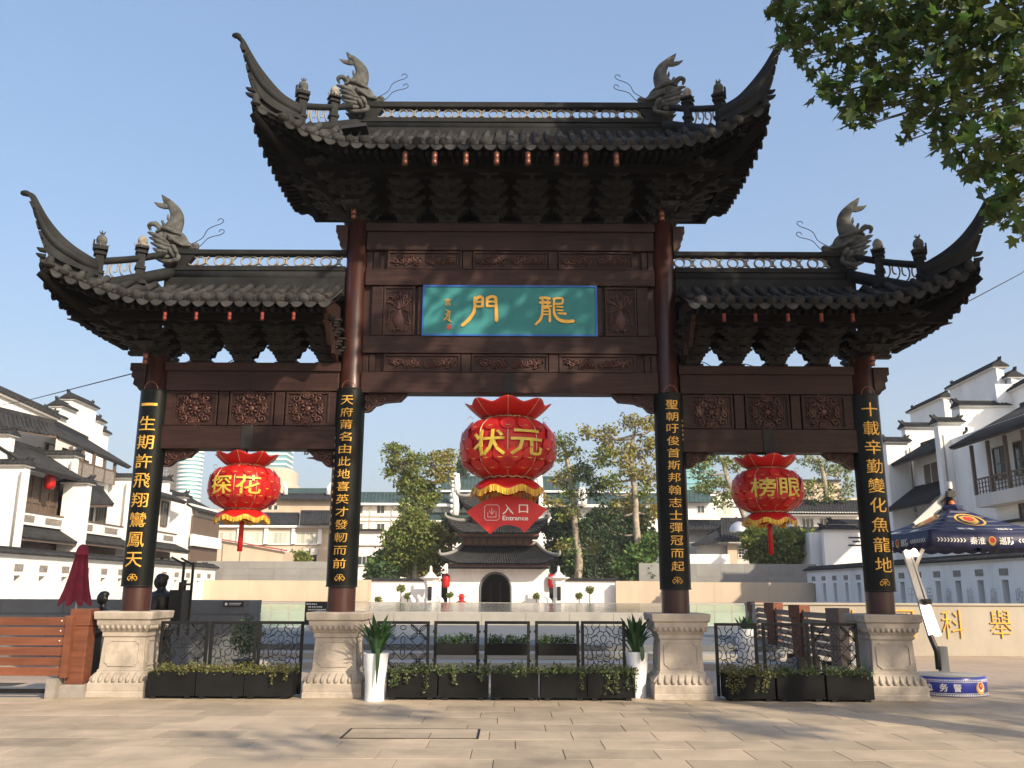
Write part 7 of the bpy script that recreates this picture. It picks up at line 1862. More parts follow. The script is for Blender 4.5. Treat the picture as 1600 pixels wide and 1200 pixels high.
tree('rounded leafy plane tree just above the tiled wall left of the gatehouse', b, [V(650, 890, 79), V(658, 850, 79), V(655, 830, 79)],
     [(640, 828, 30, 24, 0), (622, 845, 24, 20, 0), (665, 835, 26, 22, 0), (685, 845, 20, 18, 1), (640, 862, 28, 22, 0), (672, 868, 26, 20, 0), (655, 885, 28, 16, 0), (700, 868, 10, 10, 1), (615, 868, 12, 12, 0), (672, 892, 16, 12, 1), (648, 808, 18, 10, 0)], G, 12, leaf=0.30, dens=2.2)
b = V(897, 940, 80); b.z = 0
tree('slim plane tree with pale trunk right of the gatehouse', b, [V(905, 880, 80), V(900, 840, 80), V(896, 790, 80), V(890, 740, 80), V(880, 690, 80)],
     [(877, 690, 20, 14, 0), (868, 715, 16, 14, 0), (895, 705, 14, 16, 0), (905, 735, 16, 16, 2), (888, 745, 20, 14, 0), (872, 745, 12, 12, 1), (895, 775, 18, 12, 0), (865, 785, 18, 10, 1), (885, 800, 22, 14, 0), (890, 860, 14, 24, 3), (925, 855, 12, 8, 1), (910, 862, 10, 8, 3), (875, 855, 12, 8, 1)], G, 13, leaf=0.30, dens=0.75, tr=0.30)
b = V(1005, 940, 78); b.z = 0
tree('large yellowing plane tree left of the inner right pillar', b, [V(998, 860, 78), V(994, 820, 78), V(992, 770, 78), V(985, 720, 78), V(990, 680, 78)],
     [(990, 665, 22, 14, 1), (950, 680, 24, 14, 1), (915, 675, 14, 10, 1), (970, 705, 24, 16, 1), (1010, 700, 20, 20, 1), (940, 715, 20, 16, 0), (985, 735, 22, 14, 1), (1015, 740, 16, 18, 1), (925, 740, 18, 18, 2), (955, 755, 20, 14, 0), (935, 765, 18, 14, 2), (1005, 770, 20, 14, 0), (975, 790, 24, 14, 1), (950, 800, 22, 16, 2), (1018, 800, 16, 20, 1), (960, 830, 20, 18, 2), (1022, 665, 12, 12, 1)], G, 14, leaf=0.30, dens=0.95, tr=0.30)
def darkmass(label, pxs, Y, seed, mt='leafdark', name='evergreen_tree', leaf=0.36, dens=2.6, grp=None):
    c = pxs[0]; b = V(c[0], 940, Y); b.z = 0; top = V(c[0], c[1], Y)
    return tree(label, b, [b.lerp(top, 0.5), top], [(*q, 0) for q in pxs], [mt], seed, leaf=leaf, dens=dens, tr=0.25, name=name, bark='barkdark', limbs=False, grp=grp)
darkmass('dark evergreen tree behind the slim pale-trunked plane tree', [(895, 830, 24, 22), (885, 865, 26, 22), (905, 890, 24, 18), (880, 800, 16, 14)], 88, 21)
darkmass('dark evergreen tree behind the black lamp post', [(940, 820, 26, 24), (930, 855, 28, 24), (950, 885, 28, 20), (915, 870, 20, 20)], 90, 22)
darkmass('dark evergreen tree behind the yellowing plane tree', [(990, 810, 26, 26), (980, 850, 28, 24), (1010, 850, 22, 26), (965, 890, 22, 16)], 92, 23)
darkmass('dark evergreen crown rising beside the gatehouse roofs at right', [(868, 860, 14, 20), (865, 830, 12, 14), (868, 888, 12, 12)], 86, 24)
darkmass('dark conifer top between the left trees and the middle lantern', [(723, 728, 9, 14), (720, 748, 13, 12), (724, 712, 4, 8)], 125, 25)
darkmass('bright green bush with large leaves left of the grey stone block', [(1000, 872, 20, 22), (980, 890, 14, 14), (1020, 850, 12, 14), (1008, 895, 18, 12)], 77, 26, 'leafbright', 'broadleaf_bush')
darkmass('green shrub behind the white wall, left of the rounded plane tree', [(600, 875, 16, 16), (592, 892, 18, 12), (612, 890, 16, 14)], 80, 27, 'leafbright', 'shrub')
darkmass('dark clipped shrub at the foot of the rounded plane tree', [(603, 893, 11, 12), (590, 900, 12, 7)], 78, 28, 'leafdark', 'shrub')
darkmass('green shrub beside the lower gatehouse roof at left', [(704, 815, 14, 7), (712, 835, 12, 14)], 86, 29, 'leafdark', 'shrub')
darkmass('small green tree above the grey panelled wall right of the metal shed', [(463, 873, 16, 8), (470, 868, 10, 7)], 90, 30, 'leafgreen', 'shrub')
darkmass('small dark bush beside the farthest house of the left row', [(284, 850, 7, 7), (282, 858, 8, 6)], 88, 31, 'leafdark', 'shrub')
darkmass('dense dark green tree hanging in front of the courtyard houses below the right lantern', [(1222, 850, 34, 24), (1190, 850, 24, 20), (1255, 855, 26, 20), (1215, 870, 38, 14), (1180, 838, 16, 12)], 66, 32, 'leafgreen', 'broadleaf_tree', dens=2.6)
b = V(1165, 940, 84); b.z = 0
tree('plane tree with pale forked limbs left of the right lantern', b, [V(1168, 840, 84), V(1160, 800, 84), V(1140, 760, 84), V(1128, 715, 84)],
     [(1120, 715, 18, 12, 0), (1095, 735, 16, 14, 0), (1140, 725, 18, 12, 0), (1115, 755, 22, 16, 0), (1145, 765, 18, 14, 0), (1130, 785, 18, 10, 0), (1165, 715, 12, 10, 1), (1095, 762, 12, 10, 0)], G, 15, leaf=0.28, dens=1.0, tr=0.28)
b = V(1295, 940, 88); b.z = 0
tree('plane tree with a straight grey trunk right of the right lantern', b, [V(1294, 840, 88), V(1292, 790, 88), V(1288, 750, 88), V(1278, 712, 88)],
     [(1265, 715, 18, 12, 0), (1290, 725, 20, 12, 0), (1315, 735, 18, 14, 0), (1285, 755, 20, 10, 0), (1270, 780, 22, 12, 2), (1308, 775, 20, 12, 0), (1255, 765, 12, 10, 0), (1325, 760, 10, 10, 0)], G, 16, leaf=0.28, dens=0.8, tr=0.32)
# round clipped trees in front of the white walls
for i, (px, py, r_, lb) in enumerate(((626.5, 919.5, 7, 'taller round-headed little tree against the white wall at left'), (637, 931, 5, 'shorter round little tree next to the taller one at left'), (703, 930, 4.5, 'tiny round tree left of the red hydrant'),
        (838, 931, 5, 'tiny round tree right of the arched door'), (921.5, 921, 7, 'taller round-headed little tree against the white wall at right'), (905, 931, 5, 'shorter round little tree next to the taller one at right'), (591, 937, 5, 'low green shrub at the far left end of the white wall'))):
    b = V(px, 942, 70); b.z = 0.0; c = V(px, py, 70); t = thing('topiary_tree', lb, 'small tree', b, group='small round trees along the white walls'); s = 70/FPX; rr = random.Random(60+i)
    m = MB(); m.tube([(0, 0, 0), c-b], 0.05, 6); m.build('trunk', 'barkdark', t); m = MB(); leaves(m, blobpts(c-b, (r_*s, r_*s, r_*s*0.8), 260, rr, 0.8), 0.15, rr); m.build('crown', 'leafgreen', t)

# ---------------------------------------------------------------- big plane tree whose branches hang into the picture
def near_tree():
    base = Vector((12.5, 2.5, 0)); t = thing('plane_tree', 'large plane tree at the right whose leafy branches hang into the sky above', 'tree', base); rr = random.Random(77)
    trk = MB(); trk.tube(crv([(0, 0, 0), (-0.1, 0.1, 2.5), (-0.4, 0.3, 5.0), (-0.8, 0.6, 8)], 5), [0.42, 0.36, 0.30, 0.2], 12)
    mb = MB(); tw = MB()
    # visible boughs: (px, py, Y, radius in px)
    vis = []
    def cl(px, py, Y, r): vis.append((V(px, py, Y), r*Y/FPX*1.05))
    for q in ((1215, 20, 9.4, 22), (1235, 45, 9.4, 28), (1222, 70, 9.3, 14), (1262, 25, 9.2, 38), (1262, 70, 9.2, 26), (1290, 90, 9.0, 30), (1252, 92, 9.2, 16), (1300, 30, 9.0, 45), (1340, 60, 8.9, 50), (1320, 110, 8.9, 40), (1345, 140, 8.8, 40), (1300, 135, 8.9, 22),
              (1285, 145, 8.9, 15), (1340, 185, 8.8, 22), (1360, 165, 8.8, 30), (1375, 140, 8.7, 30), (1350, 195, 8.8, 14), (1330, 170, 8.8, 20), (1400, 40, 8.6, 60), (1395, 95, 8.6, 45), (1460, 40, 8.4, 60), (1450, 110, 8.4, 50), (1430, 150, 8.5, 28), (1420, 180, 8.6, 16), (1415, 205, 8.6, 12), (1418, 220, 8.6, 9),
              (1440, 190, 8.4, 18), (1470, 160, 8.3, 40), (1480, 205, 8.3, 30), (1465, 220, 8.3, 18), (1520, 50, 8.2, 60), (1510, 130, 8.2, 50), (1510, 190, 8.1, 40), (1505, 235, 8.1, 26), (1490, 240, 8.2, 14), (1560, 60, 8.0, 60), (1570, 140, 8.0, 55), (1560, 210, 7.9, 45), (1540, 255, 7.9, 30), (1510, 265, 8.0, 14),
              (1585, 250, 7.8, 45), (1560, 290, 7.8, 30), (1595, 310, 7.7, 40), (1550, 320, 7.8, 14), (1575, 340, 7.7, 22), (1592, 365, 7.7, 14), (1620, 200, 7.6, 60), (1620, 90, 7.8, 60), (1640, 300, 7.5, 50), (1560, 335, 7.8, 12), (1620, 20, 7.8, 60), (1540, 10, 8, 60), (1480, 5, 8.2, 50), (1420, 5, 8.4, 50), (1360, 5, 8.7, 50), (1310, 5, 8.9, 40), (1230, 5, 9.3, 30)):
        cl(*q)
    pts = []
    for c, r in vis:
        c = c-base; k = int(27*(r/0.2)**1.9)
        for v in blobpts(c, (r*0.95, r*1.6, r*0.9), k, rr, 0.2): pts.append(v)
        st = Vector((-2.5, 4.5, 7.2)) if c.x < -6 else Vector((-2.0, 3.5, 6.6))
        jt = lambda k_: Vector((rr.uniform(-k_, k_), rr.uniform(-k_, k_), rr.uniform(-k_*0.6, k_))); md = c.lerp(st, 0.3)+jt(0.22)+Vector((0, 0, 0.12))
        tw.tube(crv([c+jt(r*0.5), c.lerp(md, 0.5)+jt(0.12), md, c.lerp(st, 0.65)+jt(0.3)+Vector((0, 0, 0.3)), st], 4), [0.003, 0.007, 0.012, 0.03, 0.06], 5)
        for _ in range(2):
            e = c+Vector((rr.uniform(-1, 1)*r, rr.uniform(-1, 1)*r, rr.uniform(-1, 0.6)*r)); tw.tube([c.lerp(md, 0.3), c.lerp(e, 0.6), e], [0.008, 0.005, 0.002], 4)
    leaves(mb, pts, 0.135, rr, shape='plane', droop=0.6)
    for c in [(-2.0, 3.5, 6.6), (-2.5, 4.5, 7.2)]: trk.tube(crv([(-0.5, 0.4, 5.6), (-1.2, 2.0, 6.4), c], 5), [0.2, 0.14, 0.08], 8)
    # the part of the crown that stays above the frame and throws the shade
    hi = MB(); hp = []
    def shade(tx, ty, tz, zc, r, n):
        """clump that shades the point (tx, ty, tz), at height zc"""
        k = (zc-tz)/SUND.z; c = Vector((tx, ty, tz))+SUND*k-base
        for v in blobpts(c, (r, r, r*0.55), n, rr, 0.2): hp.append(v)
        if n > 150: trk.tube(crv([Vector((-0.8, 0.6, 7.8)), Vector((-0.8, 0.6, 7.8)).lerp(c, 0.5)+Vector((0, 0, 0.7)), c], 4), [0.13, 0.08, 0.02], 6)
    for tx in (2.6, 3.6, 4.6, 5.6, 6.6, 7.4):
        for tz in (1.5, 3.0, 4.4, 5.6, 6.6):
            shade(tx+rr.uniform(-.3, .3), 13.0, tz, rr.uniform(10.2, 12.5), 0.85, 230)
    for tx in (1.0, 2.2, 3.2):
        for tz in (6.6, 7.6, 8.4, 9.2): shade(tx, 12.8, tz, rr.uniform(11.0, 13), 0.7, 120)
    for tx, tz in ((0.2, 7.6), (-0.8, 7.0), (0.9, 6.1), (-1.6, 6.0), (-0.2, 5.2), (1.5, 5.0), (-0.5, 6.4), (0.5, 6.9), (1.6, 6.9), (-1.2, 5.3), (-2.1, 7.6), (0.4, 8.4), (-2.4, 4.2), (-2.5, 2.6), (-2.6, 1.0), (-1.2, 1.0), (0.0, 0.6), (1.3, 0.8), (-3.4, 4.1)): shade(tx, 13.2, tz, rr.uniform(10.6, 12.6), 0.55, 75)
    for i in range(15):
        shade(rr.uniform(-2.5, 7.5), rr.uniform(9.5, 13), 0, rr.uniform(10, 12.5), rr.uniform(0.4, 0.8), 85)
    for i in range(22): shade(rr.uniform(4.5, 16), rr.uniform(12.8, 17), 0, rr.uniform(10, 12.5), 0.95, 150)
    for tx in (1.6, 2.3, 2.9, 3.4):
        for tz in (8.6, 9.2, 9.8, 10.4): shade(tx, 13.6, tz, rr.uniform(12.2, 13.6), 0.62, 150)
    for tx in (4.6, 5.2, 5.8, 6.4):
        for tz in (6.0, 6.7, 7.3): shade(tx, 13.6, tz, rr.uniform(10.8, 12.6), 0.7, 170)
    leaves(hi, hp, 0.24, rr)
    trk.build('trunk', 'bark', t); tw.build('twigs', 'barkdark', t); mb.build('crown', 'leafnear', t); hi.build('crown', 'leafnear', t)
near_tree()
# ================================================================== bronze figures
def figure(label, loc, rz, kind):
    t = thing('bronze_statue', label, 'statue', loc, rz); m = MB()
    # facing +x ; built as overlapping limbs, fused into one surface by the remesh
    if kind == 'scholar':
        H_ = 1.80; robe = [(0.01, 0.0), (0.30, 0.0), (0.27, 0.45), (0.22, 0.95), (0.27, 1.25), (0.27, 1.40), (0.20, 1.47), (0.09, 1.51), (0.075, 1.56), (0.01, 1.58)]
        m.lathe(robe, 20, sx=0.95)
        m.ball((0.03, 0, 1.66), 0.125, 14, sc=(1, 0.84, 1.12)); m.ball((0.13, 0, 1.655), 0.028, 8, sc=(1, 0.7, 1.2)); m.ball((0.11, 0, 1.60), 0.03, 8); m.ball((0.02, 0, 1.745), 0.10, 12, sc=(1.05, 0.95, 0.75)); m.ball((-0.06, 0, 1.74), 0.06, 8)
        for s in (-1, 1):
            m.ball((0.03, s*0.095, 1.65), 0.028, 6); m.tube(crv([(0, s*0.20, 1.40), (0.03, s*0.29, 1.15), (0.20, s*0.20, 1.02), (0.30, s*0.05, 1.10)], 5), [0.085, 0.085, 0.075, 0.10], 10)
            m.ball((0.32, s*0.045, 1.14), 0.045, 8)
            for k in range(4): m.tube([(0.32, s*0.045, 1.12+k*0.018), (0.37, s*0.03, 1.13+k*0.018)], 0.011, 5)
    else:
        robe = [(0.01, 0.0), (0.26, 0.0), (0.23, 0.4), (0.19, 0.80), (0.20, 1.02), (0.17, 1.16), (0.07, 1.22), (0.06, 1.27), (0.01, 1.29)]
        m.lathe(robe, 20, sx=0.85); m.ball((0.02, 0, 1.37), 0.10, 14, sc=(1, 0.86, 1.12)); m.ball((0.11, 0, 1.36), 0.024, 8); m.ball((0.10, 0, 1.315), 0.025, 8); m.ball((-0.01, 0, 1.44), 0.085, 12, sc=(1.1, 1, 0.7))
        for s in (-1, 1):
            m.ball((0.02, s*0.09, 1.36), 0.024, 6); m.tube(crv([(0, s*0.16, 1.12), (0.02, s*0.23, 0.92), (0.16, s*0.16, 0.80), (0.26, s*0.04, 0.86)], 5), [0.07, 0.07, 0.06, 0.075], 10)
            m.ball((0.28, s*0.04, 0.90), 0.04, 8)
            for k in range(4): m.tube([(0.28, s*0.04, 0.88+k*0.016), (0.32, s*0.03, 0.89+k*0.016)], 0.010, 5)
    o = m.build('figure', 'bronze', t); r = o.modifiers.new('fuse', 'REMESH'); r.mode = 'VOXEL'; r.voxel_size = 0.014; r.use_smooth_shade = True
    if kind == 'scholar':
        m = MB(); m.box(-0.46, -0.24, -0.24, 0.24, 0.95, 1.52)
        for y in (-0.24, 0.24):
            m.box(-0.48, -0.44, y-0.02, y+0.02, 0.7, 2.02)
        m.box(-0.47, -0.45, -0.24, 0.24, 1.60, 1.64); m.bar((-0.46, -0.24, 1.98), (-0.22, -0.24, 2.10), 0.035, 0.035); m.bar((-0.46, 0.24, 1.98), (-0.22, 0.24, 2.10), 0.035, 0.035)
        m.build('book_rack', 'bronze', t)
        m = MB(); m.tube([(-0.36, -0.1, 1.52), (-0.36, -0.1, 1.70)], 0.05, 8); m.tube([(-0.38, 0.08, 1.52), (-0.38, 0.08, 1.66)], 0.045, 8); m.build('scrolls', 'bronze', t)
p = V(250, 950, 16.6); figure('bronze scholar in profile with a book rack on his back, behind the left outer pillar', (p.x, 16.6, 0), pi, 'scholar')
p = V(160, 950, 15.9); figure('shorter bronze figure whose head shows left of the left outer pillar', (p.x, 15.9, 0), pi*1.35, 'boy')
p = V(137, 1000, 15.0); 
# ================================================================== wooden barriers
def barrier_left():
    Yb = 13.35; x1 = P(105, 1060, Yb).x; x0 = x1-2.4; zt = P(60, 963, Yb).z; zb = P(60, 1057, Yb).z
    t = thing('slatted_barrier', 'orange-brown slatted wooden barrier at the left edge', 'barrier', ((x0+x1)/2, Yb, 0)); w_ = (x1-x0)/2
    n = 6; hh = (zt-zb)/n
    for i in range(n): m = MB(); m.box(-w_, w_-0.10, -0.03, 0.0, zb+hh*i+0.012, zb+hh*(i+1)-0.012); m.build('slat', 'orangewood', t, bevel=0.004)
    for i in range(3):
        m = MB(); m.ball((w_-0.16, -0.034, zt-hh*(i+0.45)), 0.014, 8); m.build('bolt', 'silver', t)
    m = MB(); m.box(w_-0.14, w_, 0.002, 0.09, zb-0.02, zt+0.01); m.build('end_stile', 'orangewood', t, bevel=0.005)
    m = MB(); m.box(w_-0.10, w_, -0.05, 0.002, zb-0.02, zt+0.01); m.build('end_stile', 'orangewood', t, bevel=0.005)
    for xx in (w_-0.12, -w_+0.2): m = MB(); m.box(xx-0.12, xx+0.02, -0.12, 0.12, 0, zb-0.02); m.build('foot', 'concrete', t)
    m = MB(); m.box(-w_, w_-0.1, 0.03, 0.08, 0.06, 0.12); m.build('lower_rail', 'blackmetal', t)
barrier_left()
Yb = 13.55; a, b = P(103, 1070, Yb).x, P(138, 1070, Yb).x; t = thing('wooden_post', 'short orange-brown wooden post on a concrete base between barrier and left outer pedestal', 'post', ((a+b)/2, Yb, 0))
m = MB(); zt = P(120, 951, Yb).z; zm = P(120, 1068, Yb).z; m.box(-0.13, 0.13, -0.13, 0.13, zm, zt-0.24); m.build('post_shaft', 'orangewood', t, bevel=0.008); m = MB(); m.box(-0.15, 0.15, -0.15, 0.15, zt-0.24, zt); m.build('post_cap', 'orangewood', t, bevel=0.008)
m = MB(); m.sq([(0.20, 0), (0.19, zm-0.03), (0.15, zm)]); m.build('concrete_base', 'concrete', t)
# barriers in perspective behind the right bay
posts = [(1308, 950, 16.4), (1248, 945, 18.4), (1208, 941.5, 20.6), (1180, 940, 23.0)]; base_ = []
for i, (px, py, Y) in enumerate(posts):
    p = P(px, py, Y); base_.append(p); t = thing('wooden_post', ['wooden post coloured as in shade nearest the right outer pillar', 'second wooden post of the slatted row in the right bay', 'third wooden post of the slatted row in the right bay', 'farthest wooden post of the slatted row, beside the glass'][i], 'post', (p.x, Y, 0), 0.5, group='posts of the slatted barriers in the right bay')
    m = MB(); m.box(-0.12, 0.12, -0.12, 0.12, 0.25, p.z-0.25); m.build('post_shaft', 'orangewood' if i else 'shadedwood', t, bevel=0.006); m = MB(); m.box(-0.15, 0.15, -0.15, 0.15, p.z-0.25, p.z); m.build('post_cap', 'orangewood' if i else 'shadedwood', t, bevel=0.006)  # nearest post takes the wood copy with shade in its colour
    m = MB(); m.sq([(0.22, 0), (0.19, 0.22), (0.15, 0.25)]); m.build('concrete_base', 'concrete', t)
for i in range(3):
    a, b = base_[i], base_[i+1]; d = Vector((b.x-a.x, b.y-a.y, 0)); Ln = d.length-0.36; ang = math.atan2(d.y, d.x); c = (a+b)/2
    t = thing('slatted_barrier', ['slatted wooden barrier nearest the right outer pillar', 'middle slatted wooden barrier in the right bay', 'farthest slatted wooden barrier in the right bay'][i], 'barrier', (c.x, c.y, 0), ang, group='slatted barriers in the right bay')
    zt_ = 1.16; n = 6; hh = 0.82/n
    for k in range(n): m = MB(); m.box(-Ln/2, Ln/2, -0.015, 0.015, zt_-hh*(k+1)+0.02, zt_-hh*k-0.012); m.build('slat', 'shadedwood', t, bevel=0.003)
    for s in (-1, 1): m = MB(); m.box(s*Ln/2-0.04, s*Ln/2+0.04, -0.045, -0.016, 0.30, zt_+0.02); m.build('stile', 'shadedwood', t); m = MB(); m.box(s*(Ln/2-0.15)-0.1, s*(Ln/2-0.15)+0.1, -0.2, 0.2, 0, 0.30); m.build('foot', 'blackplastic', t)
vase_like = V(1166, 1000, 17.0)
t = thing('floor_vase', 'white vase with short blade leaves half hidden behind a flower screen at right', 'plant pot', (vase_like.x, 17.0, 0))
m = MB(); m.lathe([(0.001, 0), (0.15, 0), (0.16, 0.4), (0.20, 0.84), (0.19, 0.86), (0.17, 0.8), (0.001, 0.8)], 24); m.build('vase_body', 'potwhite', t); m = MB(); rr = random.Random(3)
for i in range(26):
    a = rr.uniform(0, 6.3); l = rr.uniform(0.05, 0.28); tip = Vector((cos(a)*l, sin(a)*l, 0.84+rr.uniform(0.12, 0.28))); bs = Vector((cos(a)*0.05, sin(a)*0.05, 0.8)); sd = Vector((-sin(a), cos(a), 0))*0.025
    m.add([bs-sd*0.4, bs+sd*0.4, bs.lerp(tip, 0.6)+sd, tip, bs.lerp(tip, 0.6)-sd], [(0, 1, 2, 3, 4)])
m.build('blade_leaves', 'blade', t, kind='stuff')
t = thing('potted_bush', 'dark round bush in a low pot behind the middle screen of the left bay', 'plant pot', (V(385, 1000, 16).x, 16, 0)); rr = random.Random(8)
m = MB(); m.lathe([(0.001, 0), (0.16, 0), (0.2, 0.35), (0.17, 0.33), (0.001, 0.32)], 16); m.build('pot', 'blackplastic', t); m = MB(); leaves(m, blobpts((0, 0, 0.75), (0.28, 0.28, 0.33), 700, rr, 0.6), 0.06, rr); m.build('foliage', 'leafdark', t, kind='stuff')

# ================================================================== closed maroon umbrella
Yu = 17.5; p = V(120, 940, Yu); zt, zb = V(124, 852, Yu).z, V(120, 944, Yu).z
t = thing('closed_umbrella', 'closed dark red parasol left of the outermost left pillar', 'umbrella', (p.x, Yu, 0))
m = MB(); m.tube([(0, 0, 0), (0, 0, zt+0.02)], 0.022, 8); m.build('pole', 'silver', t); m = MB(); m.lathe([(0.25, 0), (0.25, 0.06), (0.06, 0.1), (0.03, 0.3)], 16); m.build('base', 'concrete', t)
m = MB(); n = 48; prof = [(0.02, zt+0.02), (0.06, zt), (0.09, zt-0.05), (0.115, zt-0.17), (0.13, zt-0.19), (0.095, zt-0.195), (0.12, zt-0.35), (0.155, zt-0.6), (0.20, zt-0.85), (0.25, zb+0.08), (0.26, zb+0.02)]
vs = []
for i, (r, z) in enumerate(prof):
    for j in range(n):
        a = 2*pi*j/n; q = 1+(0.22*min(1, i/5))*cos(8*a+0.5*sin(3*a)) ; vs.append((r*q*cos(a)-0.10*(zt-z)*0.35, r*q*sin(a), z-(0.06*cos(8*a) if i == len(prof)-1 else 0)))
m.add(vs, [(i*n+j, i*n+(j+1) % n, (i+1)*n+(j+1) % n, (i+1)*n+j) for i in range(len(prof)-1) for j in range(n)], True); m.build('folded_canopy', 'maroon', t)

# ================================================================== police umbrella
YU = 14.7; C0 = V(1487, 790, YU); cx = C0.x; za = C0.z; Rd = 1.38; psi = radians(41); sl_ = V(1462, 833, YU-Rd).z
t = thing('patrol_umbrella', 'navy square patrol umbrella with gold and red badges at the right edge', 'umbrella', (cx, YU, 0))
zc2 = V(1462, 829, YU-Rd*cos(psi)).z
cor = [Vector((Rd*sin(a), -Rd*cos(a), zc2)) for a in [-psi+k*pi/2 for k in range(4)]]
ap = Vector((0, 0, za)); m = MB(); N_ = 10
def cpt(k, u, v):
    """u along the hem 0..1, v from the top 0..1"""
    a, b = cor[k], cor[(k+1) % 4]; e = a.lerp(b, u); h_ = ap.lerp(e, v); h_.z -= 0.05*sin(pi*v); h_.z += -0.05*sin(pi*u)*v*0.4
    return h_
for k in range(4):
    m = MB(); rows = [[cpt(k, i/N_, 0.06+0.94*j/6) for i in range(N_+1)] for j in range(7)]
    for a_, b_ in zip(rows, rows[1:]): m.quadstrip(a_, b_, smooth=True)
    hem = [cpt(k, i/40, 1) for i in range(41)]; m.quadstrip(hem, [q+(q-Vector((0, 0, q.z))).normalized()*0.02+Vector((0, 0, -0.23-0.03*abs(sin(i*pi/5)))) for i, q in enumerate(hem)], smooth=True)
    o = m.build('canopy_panel', 'navy', t); so = o.modifiers.new('thick', 'SOLIDIFY'); so.thickness = 0.006
    if k in (0, 3):
        nrm = (cor[(k+1) % 4]-cor[k]).cross(ap-cor[k]).normalized(); 
        if nrm.z < 0: nrm = -nrm
        def onp(x, z, d, v0=0.48, k=k, nrm=nrm):
            Ls = (cor[(k+1) % 4]-cor[k]).length; Hs = (ap-(cor[k]+cor[(k+1) % 4])/2).length; v = v0-z/Hs; return cpt(k, 0.5+x/(Ls*max(v, 0.15)), v)+nrm*(d+0.012)
        def ringp(rx, rz, w_, mt, nm, dd, n=28, a0=0, a1=2*pi):
            m = MB(); pa = []; pb = []
            for i in range(n+1):
                a = a0+(a1-a0)*i/n; pa.append(onp(cos(a)*rx, sin(a)*rz, dd)); pb.append(onp(cos(a)*(rx-w_), sin(a)*(rz-w_), dd))
            m.quadstrip(pa, pb); m.build(nm, mt, o)
        def disc(rx, rz, mt, nm, dd, cz=0.0, n=24):
            m = MB(); m.add([onp(0, cz, dd)]+[onp(cos(2*pi*i/n)*rx, cz+sin(2*pi*i/n)*rz, dd) for i in range(n)], [(0, 1+i, 1+(i+1) % n) for i in range(n)]); m.build(nm, mt, o)
        ringp(0.235, 0.235, 0.05, 'badgegold', 'badge_wreath', 0.002); ringp(0.20, 0.20, 0.035, 'navy', 'badge_ring', 0.003)
        m = MB(); sp_ = [(0, 0.17), (0.13, 0.12), (0.13, -0.02), (0.07, -0.12), (0, -0.17), (-0.07, -0.12), (-0.13, -0.02), (-0.13, 0.12)]
        m.add([onp(0, 0, 0.004)]+[onp(x, z, 0.004) for x, z in sp_], [(0, 1+i, 1+(i+1) % 8) for i in range(8)]); m.build('badge_shield', 'badgegold', o)
        disc(0.085, 0.085, 'badgered', 'badge_disc', 0.006, 0.05); m = MB()
        for (sx_, sz_, sr) in ((0, 0.09, 0.02), (-0.035, 0.045, 0.01), (0.035, 0.045, 0.01), (-0.018, 0.03, 0.01), (0.018, 0.03, 0.01)):
            vs = [onp(sx_+cos(pi/2+i*pi/5)*(sr if i % 2 == 0 else sr*0.4), sz_+sin(pi/2+i*pi/5)*(sr if i % 2 == 0 else sr*0.4), 0.008) for i in range(10)]; m.add(vs+[onp(sx_, sz_, 0.008)], [(10, i, (i+1) % 10) for i in range(10)])
        m.build('badge_stars', 'badgegold', o)
        for ch, x0 in (('秦淮', -0.32), ('巡防', 0.32)):
            m = MB(); put_text(m, ch, 0.1, lambda x, z, d, x0=x0: onp(x+x0, z, d, 0.86), 0.002, fit=(0.27, 0.10), cut=0.08, bold=0.01); m.build('lettering', 'white', o)
        # writing on the hem
        def hemf(x, z, d, k=k):
            Ls = (cor[(k+1) % 4]-cor[k]).length; q = cpt(k, 0.5+x/Ls, 1); ou = (q-Vector((0, 0, q.z))).normalized(); nn = (cor[k]+cor[(k+1) % 4]); nn.z = 0; nn.normalize()
            return q+nn*(0.018+d)+Vector((0, 0, -0.13+z))
        for ch, x0 in (('秦淮', -0.235), ('巡防', 0.235)):
            m = MB(); put_text(m, ch, 0.1, lambda x, z, d, x0=x0: hemf(x+x0, z, d+0.006), 0.003, fit=(0.245, 0.115), cut=0.08, bold=0.012); m.build('lettering', 'white', o)
        m = MB()
        for s_ in (-1, 1):
            for j in range(9):
                x0 = s_*(0.42+0.052*j)
                for zz in (-1, 1): m.add([hemf(x0-s_*(-0.0), 0, 0.008), hemf(x0+s_*0.02, 0, 0.008), hemf(x0+s_*0.045, zz*0.03, 0.008), hemf(x0+s_*0.025, zz*0.03, 0.008)], [(0, 1, 2, 3)])
        m.build('chevrons', 'white', o)
        for mt, rx, rz, cz, dd in (('badgegold', 0.062, 0.072, 0, 0.008), ('badgered', 0.042, 0.045, 0.012, 0.010)):
            m = MB(); m.add([hemf(0, cz, dd)]+[hemf(cos(2*pi*i/16)*rx, cz+sin(2*pi*i/16)*rz, dd) for i in range(16)], [(0, 1+i, 1+(i+1) % 16) for i in range(16)]); m.build('hem_badge', mt, o)
m = MB(); m.lathe([(0.001, za+0.02), (0.10, za+0.01), (0.16, za-0.03), (0.17, za-0.07)], 4, smooth=False); m.build('top_cap', 'navy', t)
m = MB(); m.lathe([(0.05, za+0.02), (0.045, za+0.06), (0.03, za+0.08)], 12); m.build('orange_collar', 'orange', t)
m = MB(); m.tube([(0, 0, za+0.05), (0, 0, za+0.28)], 0.03, 8); m.box(-0.06, 0.06, -0.05, 0.05, za+0.14, za+0.24); m.build('top_mast', 'blackplastic', t)
m = MB(); m.lathe([(0.04, za+0.28), (0.042, za+0.30), (0.042, za+0.38), (0.035, za+0.40), (0.001, za+0.40)], 12); m.build('beacon', 'white', t)
